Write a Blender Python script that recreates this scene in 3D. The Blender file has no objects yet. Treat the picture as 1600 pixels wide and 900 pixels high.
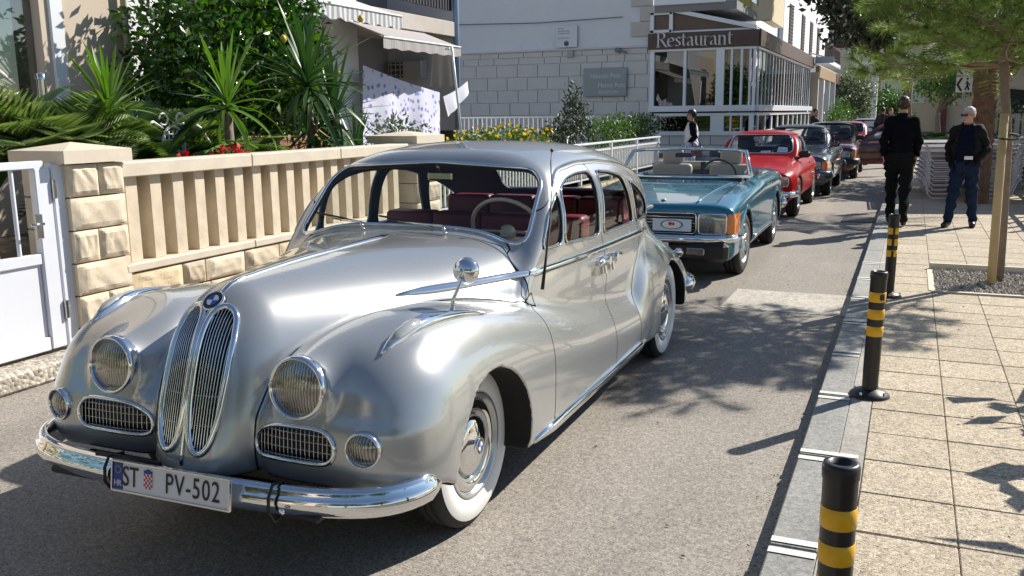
import bpy, bmesh, math, random
import numpy as np
from mathutils import Vector, Matrix, Euler
SC = bpy.context.scene
COL = SC.collection
PI = math.pi
def R(a): return math.radians(a)
# ------------------------------------------------------------------ camera, sky, sun, exposure
CAM_H, CAM_F, CAM_PITCH, CAM_YAW, CAM_ROLL = 1.6593, 1412.8, 10.871, 23.635, -0.613
cam_d = bpy.data.cameras.new('camera'); cam = bpy.data.objects.new('camera', cam_d); COL.objects.link(cam)
cam_d.sensor_width = 36.0; cam_d.lens = CAM_F/1600*36; cam_d.clip_start = 0.05; cam_d.clip_end = 3000
cam.matrix_world = (Matrix.Translation((0, 0, CAM_H)) @ Matrix.Rotation(R(CAM_YAW), 4, 'Z')
                    @ Matrix.Rotation(R(90-CAM_PITCH), 4, 'X') @ Matrix.Rotation(R(CAM_ROLL), 4, 'Z'))
SC.camera = cam
SUN_AZ, SUN_EL = 33.5, 37.0          # azimuth from +Y towards +X
w = bpy.data.worlds.new('World'); SC.world = w; w.use_nodes = True
nt = w.node_tree; nt.nodes.clear()
sky = nt.nodes.new('ShaderNodeTexSky'); sky.sky_type = 'NISHITA'; sky.sun_disc = False
sky.sun_elevation = R(SUN_EL); sky.sun_rotation = R(SUN_AZ); sky.altitude = 0; sky.air_density = 1.0; sky.dust_density = 0.3; sky.ozone_density = 1.2
bg = nt.nodes.new('ShaderNodeBackground'); bg.inputs[1].default_value = 0.08
wo = nt.nodes.new('ShaderNodeOutputWorld')
nt.links.new(sky.outputs[0], bg.inputs[0]); nt.links.new(bg.outputs[0], wo.inputs[0])
sun_d = bpy.data.lights.new('sun', 'SUN'); sun_d.energy = 5.0; sun_d.angle = R(0.53); sun_d.color = (1.0, 0.93, 0.83)
sun = bpy.data.objects.new('sun', sun_d); COL.objects.link(sun)
_sd = Vector((math.sin(R(SUN_AZ))*math.cos(R(SUN_EL)), math.cos(R(SUN_AZ))*math.cos(R(SUN_EL)), math.sin(R(SUN_EL))))
sun.rotation_euler = _sd.to_track_quat('Z', 'Y').to_euler(); sun.location = (5, 8, 12)
SC.view_settings.view_transform = 'Standard'; SC.view_settings.look = 'None'
SC.view_settings.exposure = 0.62; SC.view_settings.gamma = 1.0; SC.view_settings.use_curve_mapping = False
# ------------------------------------------------------------------ materials
MATS = {}
def nodes_of(name):
    m = bpy.data.materials.new(name); m.use_nodes = True
    return m, m.node_tree, m.node_tree.nodes['Principled BSDF']
def N(nt, t, **kw):
    n = nt.nodes.new(t)
    for k, v in kw.items():
        if k.startswith('i_'): n.inputs[k[2:]].default_value = v
        else: setattr(n, k, v)
    return n
def simple(name, col, rough=0.6, metal=0.0, coat=0.0, spec=0.5, noise=None, bump=None, obj=False, trans=0.0, coat_rough=0.04, emis=None):
    """noise=(scale, amount) multiplies the colour; bump=(scale, strength, distance)"""
    if name in MATS: return MATS[name]
    m, nt, b = nodes_of(name); L = nt.links
    b.inputs['Base Color'].default_value = (*col, 1); b.inputs['Roughness'].default_value = rough
    b.inputs['Metallic'].default_value = metal; b.inputs['Coat Weight'].default_value = coat
    b.inputs['Coat Roughness'].default_value = coat_rough; b.inputs['Specular IOR Level'].default_value = spec
    b.inputs['Transmission Weight'].default_value = trans
    tc = N(nt, 'ShaderNodeTexCoord')
    src = tc.outputs['Object']
    if noise:
        nz = N(nt, 'ShaderNodeTexNoise', i_Scale=noise[0], i_Detail=9.0, i_Roughness=0.72); L.new(src, nz.inputs['Vector'])
        mr = N(nt, 'ShaderNodeMapRange'); mr.inputs['From Min'].default_value = .25; mr.inputs['From Max'].default_value = .75
        mr.inputs['To Min'].default_value = 1-noise[1]; mr.inputs['To Max'].default_value = 1+noise[1]
        L.new(nz.outputs['Fac'], mr.inputs['Value'])
        vm = N(nt, 'ShaderNodeVectorMath', operation='SCALE'); vm.inputs[0].default_value = col
        L.new(mr.outputs[0], vm.inputs['Scale']); L.new(vm.outputs[0], b.inputs['Base Color'])
    if bump:
        nb = N(nt, 'ShaderNodeTexNoise', i_Scale=bump[0], i_Detail=5.0, i_Roughness=0.6); L.new(src, nb.inputs['Vector'])
        bp = N(nt, 'ShaderNodeBump', i_Strength=bump[1], i_Distance=bump[2]); L.new(nb.outputs['Fac'], bp.inputs['Height'])
        L.new(bp.outputs[0], b.inputs['Normal'])
    MATS[name] = m; return m
def glassy(name, tint=(1, 1, 1), refl=1.0, rough=0.0):
    """thin pane: clear sheet with a fresnel reflection"""
    if name in MATS: return MATS[name]
    m = bpy.data.materials.new(name); m.use_nodes = True; nt = m.node_tree; nt.nodes.clear(); L = nt.links
    o = N(nt, 'ShaderNodeOutputMaterial'); mx = N(nt, 'ShaderNodeMixShader'); t = N(nt, 'ShaderNodeBsdfTransparent')
    t.inputs[0].default_value = (*tint, 1); g = N(nt, 'ShaderNodeBsdfGlossy'); g.inputs['Roughness'].default_value = rough
    f = N(nt, 'ShaderNodeFresnel', i_IOR=1.5); mu = N(nt, 'ShaderNodeMath', operation='MULTIPLY'); mu.inputs[1].default_value = refl; mu.use_clamp = True
    # a pane hit from behind keeps the same fresnel
    geo = N(nt, 'ShaderNodeNewGeometry'); mi = N(nt, 'ShaderNodeMix'); mi.inputs['A'].default_value = 1.5; mi.inputs['B'].default_value = 1/1.5*1.0
    L.new(geo.outputs['Backfacing'], mi.inputs['Factor']); 
    inv = N(nt, 'ShaderNodeMath', operation='DIVIDE'); inv.inputs[0].default_value = 1.5
    L.new(mi.outputs['Result'], f.inputs['IOR'])
    L.new(f.outputs[0], mu.inputs[0]); L.new(mu.outputs[0], mx.inputs[0]); L.new(t.outputs[0], mx.inputs[1]); L.new(g.outputs[0], mx.inputs[2])
    L.new(mx.outputs[0], o.inputs['Surface'])
    MATS[name] = m; return m
CHROME = simple('chrome', (.82, .83, .84), .045, 1.0, bump=(3.0, .02, .01))
DCHROME = simple('worn chrome', (.62, .62, .62), .16, 1.0)
RUBBER = simple('tyre rubber', (.018, .018, .018), .75, noise=(40, .3), bump=(90, .3, .003))
BLACK = simple('black trim', (.012, .012, .013), .45)
DARK = simple('dark underside', (.012, .011, .010), .9, noise=(9, .4))
GLASS = glassy('window glass', (.93, .95, .94), 1.0)
# ------------------------------------------------------------------ objects
def link(o, parent=None):
    COL.objects.link(o)
    if parent is not None: o.parent = parent
    return o
def thing(name, label, cat, loc=(0, 0, 0), rz=0.0, group=None):
    o = bpy.data.objects.new(name, None); o.empty_display_size = .2; COL.objects.link(o)
    o.location = loc; o.rotation_euler = (0, 0, rz); tag(o, label, cat, group); return o
def tag(o, label=None, cat=None, group=None, kind=None):
    if label: o['label'] = label
    if cat: o['category'] = cat
    if group: o['group'] = group
    if kind: o['kind'] = kind
    return o
def copy_tree(o, parent=None):
    c = o.copy(); COL.objects.link(c); c.parent = parent
    for ch in list(o.children): copy_tree(ch, c)
    return c
def mesh_np(name, V, F, mat, parent=None, smooth=False, nrm=None, mats=None, midx=None, loc=None):
    me = bpy.data.meshes.new(name); V = np.asarray(V, dtype=np.float32)
    if isinstance(F, np.ndarray) and len(F):
        n, k = F.shape
        me.vertices.add(len(V)); me.vertices.foreach_set('co', V.ravel())
        me.loops.add(n*k); me.loops.foreach_set('vertex_index', F.ravel().astype(np.int32))
        me.polygons.add(n); me.polygons.foreach_set('loop_start', np.arange(0, n*k, k, dtype=np.int32))
        me.update(calc_edges=True)
    else:
        me.from_pydata([tuple(v) for v in V], [], [list(f) for f in F]); me.update()
    for m in (mats or [mat]): me.materials.append(m)
    if midx is not None: me.polygons.foreach_set('material_index', np.asarray(midx, dtype=np.int32))
    me.polygons.foreach_set('use_smooth', np.full(len(me.polygons), bool(smooth)))
    if nrm is not None: me.normals_split_custom_set_from_vertices(np.asarray(nrm, dtype=np.float32).tolist())
    o = bpy.data.objects.new(name, me); link(o, parent)
    if loc is not None: o.location = loc
    return o
class MB:
    """collects shapes into one mesh"""
    def __init__(s): s.V = []; s.F = []; s.S = []; s.M = []; s.m = 0
    def add(s, V, F, smooth=False, M=None):
        b = len(s.V)
        for v in V:
            v = Vector(v)
            s.V.append(tuple(M @ v) if M is not None else tuple(v))
        for f in F: s.F.append([b+i for i in f]); s.S.append(smooth); s.M.append(s.m)
        return s
    def box(s, c, d, M=None, bev=0.0, rz=0.0, seg=1):
        x, y, z = [k/2 for k in d]
        T = Matrix.Translation(c) @ Matrix.Rotation(rz, 4, 'Z')
        if M is not None: T = M @ T
        if bev <= 0:
            V = [(a*x, b*y, e*z) for a in (-1, 1) for b in (-1, 1) for e in (-1, 1)]
            F = [(0, 1, 3, 2), (4, 6, 7, 5), (0, 4, 5, 1), (2, 3, 7, 6), (0, 2, 6, 4), (1, 5, 7, 3)]
            return s.add(V, F, False, T)
        bm = bmesh.new(); bmesh.ops.create_cube(bm, size=1.0)
        for v in bm.verts: v.co = Vector((v.co.x*d[0], v.co.y*d[1], v.co.z*d[2]))
        bmesh.ops.bevel(bm, geom=list(bm.edges), offset=min(bev, min(d)*.45), segments=seg, profile=.5, affect='EDGES')
        bm.verts.index_update()
        s.add([v.co.copy() for v in bm.verts], [[v.index for v in f.verts] for f in bm.faces], seg > 1, T); bm.free(); return s
    def cyl(s, a, b, r, r2=None, n=12, caps=True, smooth=True, M=None):
        a = Vector(a); b = Vector(b); r2 = r if r2 is None else r2
        q = (b-a).to_track_quat('Z', 'Y'); V = []; F = []
        for i in range(n):
            t = 2*PI*i/n; d = q @ Vector((math.cos(t), math.sin(t), 0)); V += [a+d*r, b+d*r2]
        for i in range(n): j = (i+1) % n; F.append((2*i, 2*j, 2*j+1, 2*i+1))
        s.add(V, F, smooth, M)
        if caps: s.add(V, [[2*i for i in range(n)][::-1], [2*i+1 for i in range(n)]], False, M)
        return s
    def tube(s, pts, r, n=8, closed=False, smooth=True, M=None, flat=1.0, caps=True, up=None):
        """sweep along pts; r number or list; flat<1 squashes along the local second axis"""
        P = [Vector(p) for p in pts]; m = len(P); V = []; F = []
        rr = r if hasattr(r, '__len__') else [r]*m
        prev = None
        for i in range(m):
            if closed: t = P[(i+1) % m]-P[i-1]
            else: t = P[min(i+1, m-1)]-P[max(i-1, 0)]
            if t.length < 1e-9: t = Vector((0, 0, 1))
            t.normalize()
            if up is not None: x = Vector(up[i] if isinstance(up, list) else up)
            elif prev is None: x = Vector((0, 0, 1)) if abs(t.z) < .9 else Vector((1, 0, 0))
            else: x = prev
            x = (x-t*x.dot(t)); x = x.normalized() if x.length > 1e-6 else t.orthogonal().normalized()
            prev = x; y = t.cross(x)
            for k in range(n):
                a = 2*PI*k/n; V.append(P[i]+(y*math.cos(a)+x*math.sin(a)*flat)*rr[i])
        for i in range(m if closed else m-1):
            j = (i+1) % m
            for k in range(n):
                l = (k+1) % n; F.append((i*n+k, i*n+l, j*n+l, j*n+k))
        if not closed and caps: F += [list(range(n))[::-1], [(m-1)*n+k for k in range(n)]]
        return s.add(V, F, smooth, M)
    def lathe(s, prof, n=32, M=None, smooth=True, axis='X', arc=None):
        """prof: list of (radius, along axis)"""
        V = []; F = []; m = len(prof)
        for i in range(n):
            t = 2*PI*i/n; c, d = math.cos(t), math.sin(t)
            for r, a in prof:
                V.append({'X': (a, r*c, r*d), 'Y': (r*c, a, r*d), 'Z': (r*c, r*d, a)}[axis])
        for i in range(n):
            j = (i+1) % n
            for k in range(m-1):
                q = (i*m+k, j*m+k, j*m+k+1, i*m+k+1)
                F.append(q if axis != 'Y' else q[::-1])
        return s.add(V, F, smooth, M)
    def prism(s, poly, h, M=None):
        """poly in xy extruded from z=0 to h"""
        n = len(poly); V = [(x, y, 0) for x, y in poly]+[(x, y, h) for x, y in poly]
        F = [list(range(n))[::-1], [n+i for i in range(n)]]+[(i, (i+1) % n, n+(i+1) % n, n+i) for i in range(n)]
        return s.add(V, F, False, M)
    def build(s, name, mat, parent=None, mats=None, loc=None, rz=None):
        me = bpy.data.meshes.new(name); me.from_pydata(s.V, [], s.F); me.update()
        for m in (mats or [mat]): me.materials.append(m)
        me.polygons.foreach_set('use_smooth', s.S); me.polygons.foreach_set('material_index', s.M)
        me.validate()
        o = bpy.data.objects.new(name, me); link(o, parent)
        if loc is not None: o.location = loc
        if rz is not None: o.rotation_euler = (0, 0, rz)
        return o
def text_mesh(txt, size, depth=0.0, sx=1.0, spacing=1.0):
    cu = bpy.data.curves.new('t', 'FONT'); cu.body = txt; cu.size = size; cu.extrude = depth; cu.space_character = spacing
    cu.align_x = 'CENTER'; cu.align_y = 'CENTER'; cu.resolution_u = 4
    o = bpy.data.objects.new('t', cu); COL.objects.link(o)
    dg = bpy.context.evaluated_depsgraph_get(); ev = o.evaluated_get(dg); me = ev.to_mesh()
    V = [(v.co.x*sx, v.co.y, v.co.z) for v in me.vertices]; F = [list(p.vertices) for p in me.polygons]
    ev.to_mesh_clear(); bpy.data.objects.remove(o); bpy.data.curves.remove(cu); return V, F
# ------------------------------------------------------------------ implicit bodywork: field -> mesh -> panels
def pch(x, pts):
    """monotone cubic through pts"""
    P = np.array(pts, float); X, Y = P[:, 0], P[:, 1]; h = np.diff(X); d = np.diff(Y)/h
    m = np.zeros(len(X)); m[0], m[-1] = d[0], d[-1]
    for i in range(1, len(X)-1):
        if d[i-1]*d[i] > 0:
            w1 = 2*h[i]+h[i-1]; w2 = h[i]+2*h[i-1]; m[i] = (w1+w2)/(w1/d[i-1]+w2/d[i])
    x = np.asarray(x, float); xc = np.clip(x, X[0], X[-1]); i = np.clip(np.searchsorted(X, xc)-1, 0, len(h)-1)
    t = (xc-X[i])/h[i]; t2 = t*t; t3 = t2*t
    return (2*t3-3*t2+1)*Y[i]+(t3-2*t2+t)*h[i]*m[i]+(-2*t3+3*t2)*Y[i+1]+(t3-t2)*h[i]*m[i+1]
def smin(a, b, k):
    h = np.clip(.5+.5*(b-a)/k, 0, 1); return b+(a-b)*h-k*h*(1-h)
def smax(a, b, k): return -smin(-a, -b, k)
def sel(a, b, n):
    """superellipse radius"""
    return (np.abs(a)**n+np.abs(b)**n+1e-9)**(1.0/n)
def poly_d(px, py, poly):
    """signed distance to polygon, negative inside"""
    P = np.array(poly, float); d = np.full(np.shape(px), 1e9); s = np.ones(np.shape(px)); n = len(P)
    for i in range(n):
        a = P[i]; b = P[i-1]; ex, ey = b-a; wx = px-a[0]; wy = py-a[1]
        t = np.clip((wx*ex+wy*ey)/(ex*ex+ey*ey+1e-12), 0, 1); d = np.minimum(d, (wx-ex*t)**2+(wy-ey*t)**2)
        c1 = py >= a[1]; c2 = py < b[1]; c3 = ex*wy > ey*wx
        s = np.where((c1 & c2 & c3) | (~c1 & ~c2 & ~c3), -s, s)
    return s*np.sqrt(d)
def rpoly(px, py, poly, r):
    """polygon with rounded corners (poly given as the outer outline)"""
    P = np.array(poly, float); A = np.roll(P, 1, 0); area = np.sum(A[:, 0]*P[:, 1]-A[:, 1]*P[:, 0])
    Q = []
    n = len(P); sg = 1 if area > 0 else -1
    for i in range(n):
        e1 = P[i]-P[i-1]; e2 = P[(i+1) % n]-P[i]; e1 /= np.linalg.norm(e1); e2 /= np.linalg.norm(e2)
        n1 = np.array([-e1[1], e1[0]])*sg; n2 = np.array([-e2[1], e2[0]])*sg; m = n1+n2; Q.append(P[i]+m*r/max(.3, 1+n1@n2))
    return poly_d(px, py, Q)-r
def field_mesh(f, lo, hi, h, sym=True):
    # the bodies are symmetric in x: evaluate one half, coarse first, fine only near the surface
    nxh = int(hi[0]/h)+2; ax = [np.arange(nxh)*h+h/2 if sym else np.arange(lo[0], hi[0]+h, h)]+[np.arange(lo[i], hi[i]+h, h) for i in (1, 2)]
    if sym: lo = (-ax[0][-1], lo[1], lo[2])
    C = [a[::3] for a in ax]; X, Y, Z = np.meshgrid(*C, indexing='ij'); Fc = f(X.ravel(), Y.ravel(), Z.ravel()).reshape(X.shape)
    Fv = np.repeat(np.repeat(np.repeat(Fc, 3, 0), 3, 1), 3, 2)[:len(ax[0]), :len(ax[1]), :len(ax[2])].copy()
    P = np.pad(Fc, 1, mode='edge'); mn = np.full(Fc.shape, 1e9); mx = -mn; n0, n1, n2 = Fc.shape
    for a in range(3):
        for b in range(3):
            for c in range(3): q = P[a:a+n0, b:b+n1, c:c+n2]; mn = np.minimum(mn, q); mx = np.maximum(mx, q)
    near = (mn < h*1.5) & (mx > -h*1.5)
    near = np.repeat(np.repeat(np.repeat(near, 3, 0), 3, 1), 3, 2)[:len(ax[0]), :len(ax[1]), :len(ax[2])]
    I = np.nonzero(near); Fv[I] = f(ax[0][I[0]], ax[1][I[1]], ax[2][I[2]])
    if sym: Fv = np.concatenate([Fv[::-1], Fv], 0)
    S = Fv < 0; nx, ny, nz = Fv.shape
    acc = np.zeros((nx-1, ny-1, nz-1, 3)); cnt = np.zeros((nx-1, ny-1, nz-1))
    sl = lambda a, b, c: (slice(a, nx-1+a), slice(b, ny-1+b), slice(c, nz-1+c))
    cor = [(0, 0, 0), (1, 0, 0), (0, 1, 0), (1, 1, 0), (0, 0, 1), (1, 0, 1), (0, 1, 1), (1, 1, 1)]
    for a in range(8):
        for b in range(a+1, 8):
            ca, cb = np.array(cor[a]), np.array(cor[b])
            if abs(ca-cb).sum() != 1: continue
            fa, fb = Fv[sl(*ca)], Fv[sl(*cb)]; m = (fa < 0) != (fb < 0)
            t = np.where(m, fa/np.where(m, fa-fb, 1), 0)
            for k in range(3): acc[..., k] += np.where(m, ca[k]+t*(cb[k]-ca[k]), 0)
            cnt += m
    on = cnt > 0; idx = np.full(on.shape, -1); idx[on] = np.arange(on.sum())
    ijk = np.argwhere(on); V = (ijk+acc[on]/cnt[on][:, None])*h+np.array(lo)
    Q = []
    for d in range(3):
        e1, e2 = [(1, 2), (2, 0), (0, 1)][d]
        a = [slice(None)]*3; b = [slice(None)]*3; a[d] = slice(0, -1); b[d] = slice(1, None)
        A, B = S[tuple(a)], S[tuple(b)]; ch = np.argwhere(A != B)
        ok = (ch[:, e1] > 0) & (ch[:, e2] > 0) & (ch[:, e1] < Fv.shape[e1]-1) & (ch[:, e2] < Fv.shape[e2]-1); ch = ch[ok]
        def cell(o1, o2):
            c = ch.copy(); c[:, e1] += o1; c[:, e2] += o2; return idx[c[:, 0], c[:, 1], c[:, 2]]
        q = np.stack([cell(-1, -1), cell(0, -1), cell(0, 0), cell(-1, 0)], 1)
        fl = ~A[ch[:, 0], ch[:, 1], ch[:, 2]]; q[fl] = q[fl][:, ::-1]; Q.append(q)
    Q = np.concatenate(Q); Q = Q[(Q >= 0).all(1)]
    for _ in range(3):
        fv, g = grad(f, V); g2 = (g**2).sum(1); st = np.clip(fv/np.maximum(g2, .05), -h*.6, h*.6); V = V-g*st[:, None]
    d1 = ((V[Q[:, 0]]-V[Q[:, 2]])**2).sum(1); d2 = ((V[Q[:, 1]]-V[Q[:, 3]])**2).sum(1); c = d1 <= d2
    T = np.concatenate([Q[c][:, [0, 1, 2]], Q[c][:, [0, 2, 3]], Q[~c][:, [0, 1, 3]], Q[~c][:, [1, 2, 3]]])
    g = grad(f, V, .004)[1]; g /= np.maximum(np.linalg.norm(g, axis=1), 1e-6)[:, None]
    return np.hstack([V, g]), T
def grad(f, V, e=.0015):
    x, y, z = V[:, :3].T; f0 = f(x, y, z)
    g = np.stack([f(x+e, y, z)-f(x-e, y, z), f(x, y+e, z)-f(x, y-e, z), f(x, y, z+e)-f(x, y, z-e)], 1)/(2*e)
    return f0, g
def normals(f, V):
    g = grad(f, V, .004)[1]; return g/np.maximum(np.linalg.norm(g, axis=1), 1e-6)[:, None]
def clip(V, T, s):
    """keep the part of the triangle mesh where s >= 0; boundary cut exactly at s = 0. also returns boundary segments"""
    s = np.where(np.abs(s) < 1e-7, 1e-7, s); ins = s[T] > 0; k = ins.sum(1); full = T[k == 3]
    segs = []; tris = [full]; ek = {}; NV = []
    T1 = T[k == 1]; i1 = ins[k == 1].argmax(1); r = np.arange(len(T1)); a = T1[r, i1]; b = T1[r, (i1+1) % 3]; c = T1[r, (i1+2) % 3]
    T2 = T[k == 2]; i2 = (~ins[k == 2]).argmax(1); r = np.arange(len(T2)); p = T2[r, i2]; q = T2[r, (i2+1) % 3]; w = T2[r, (i2+2) % 3]
    E = np.concatenate([np.stack([a, b], 1), np.stack([a, c], 1), np.stack([q, p], 1), np.stack([w, p], 1)])
    if len(E) == 0: return compact(V, full)+([],)
    Es = np.sort(E, 1); key = Es[:, 0].astype(np.int64)*len(V)+Es[:, 1]; u, ui, inv = np.unique(key, return_index=True, return_inverse=True)
    Eu = Es[ui]; t = s[Eu[:, 0]]/(s[Eu[:, 0]]-s[Eu[:, 1]]); NVt = V[Eu[:, 0]]+(V[Eu[:, 1]]-V[Eu[:, 0]])*t[:, None]
    inv = inv.ravel()+len(V); n1, n2 = len(T1), len(T2)
    ab, ac, qp, wp = inv[:n1], inv[n1:2*n1], inv[2*n1:2*n1+n2], inv[2*n1+n2:]
    tris += [np.stack([a, ab, ac], 1), np.stack([q, w, wp], 1), np.stack([q, wp, qp], 1)]
    seg = np.concatenate([np.stack([ab, ac], 1), np.stack([wp, qp], 1)])
    V2 = np.concatenate([V, NVt]); T3 = np.concatenate(tris)
    used, m = np.unique(T3, return_inverse=True); mp = np.full(len(V2), -1); mp[used] = np.arange(len(used))
    seg = mp[seg]; return V2[used], m.reshape(T3.shape), seg
def compact(V, T):
    if len(T) == 0: return V[:0], T
    used, m = np.unique(T, return_inverse=True); return V[used], m.reshape(T.shape)
def chains(V, seg):
    """boundary segments -> ordered polylines [(points, closed)]"""
    adj = {}
    for a, b in np.asarray(seg).tolist():
        if a == b: continue
        adj.setdefault(a, []).append(b); adj.setdefault(b, []).append(a)
    out = []; seen = set()
    for st in sorted(adj, key=lambda k: len(adj[k])):
        if st in seen: continue
        ch = [st]; seen.add(st); cur = st
        while True:
            nx = [n for n in adj[cur] if n not in seen]
            if not nx: break
            cur = nx[0]; seen.add(cur); ch.append(cur)
        if len(ch) > 2: out.append((V[ch], ch[0] in adj[ch[-1]] and len(ch) > 4))
    return out
def resample(P, closed, step):
    P = np.asarray(P); Q = np.vstack([P, P[:1]]) if closed else P
    d = np.r_[0, np.cumsum(np.linalg.norm(np.diff(Q, axis=0), axis=1))]; n = max(4, int(d[-1]/step))
    t = np.linspace(0, d[-1], n+1); t = t[:-1] if closed else t
    q = np.stack([np.interp(t, d, Q[:, k]) for k in range(3)], 1)
    for _ in range(2):
        if closed: q = (np.roll(q, 1, 0)+2*q+np.roll(q, -1, 0))/4
        else: q[1:-1] = (q[:-2]+2*q[1:-1]+q[2:])/4
    return q
def trims(f, V, seg, r, out=.0, step=.03, minlen=.1, flat=1.0, n=6, mb=None, xs=0):
    mb = mb or MB()
    for P, cl in chains(V[:, :3], seg):
        L = np.linalg.norm(np.diff(P, axis=0), axis=1).sum()
        if L < minlen or (xs and P[:, 0].mean()*xs < 0): continue
        q = resample(P, cl, step); nn = normals(f, q); q = q+nn*out
        mb.tube([tuple(a) for a in q], r, n=n, closed=cl, flat=flat, up=[tuple(a) for a in nn])
    return mb
def snap(f, P, out=0.0, it=6):
    """pull points onto the body along its gradient"""
    P = np.array(P, float)
    for _ in range(it):
        fv, g = grad(f, P); g2 = (g**2).sum(1); P = P-g*np.clip(fv/np.maximum(g2, .05), -.05, .05)[:, None]
    n = normals(f, P); return P+n*out, n
def march(f, P, d, t1, out=0.0):
    """from points P step along direction d (array or tuple) until the body is met"""
    P = np.array(P, float); d = np.broadcast_to(np.array(d, float), P.shape)
    t = np.zeros(len(P)); a = t.copy(); done = np.zeros(len(P), bool)
    for _ in range(60):
        q = P+d*t[:, None]; v = f(*q.T); done |= v < 0
        if done.all(): break
        a = np.where(done, a, t); t = np.where(done, t, t+np.clip(v*.55, .006, .12))
    b = t
    for _ in range(5):
        m = (a+b)/2; v = f(*(P+d*m[:, None]).T); a = np.where(v < 0, a, m); b = np.where(v < 0, m, b)
    Q = P+d*a[:, None]; nn = normals(f, Q); return Q+nn*out, nn
def front(f, XZ, out=0.0, y0=-1.2, t1=1.4): return march(f, [(x, y0, z) for x, z in XZ], (0, 1, 0), t1, out)
def side(f, YZ, s, out=0.0): return march(f, [(s*1.1, y, z) for y, z in YZ], (-s, 0, 0), 1.05, out)
def top(f, XY, out=0.0, z0=1.8, t1=1.7): return march(f, [(x, y, z0) for x, y in XY], (0, 0, -1), t1, out)
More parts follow.
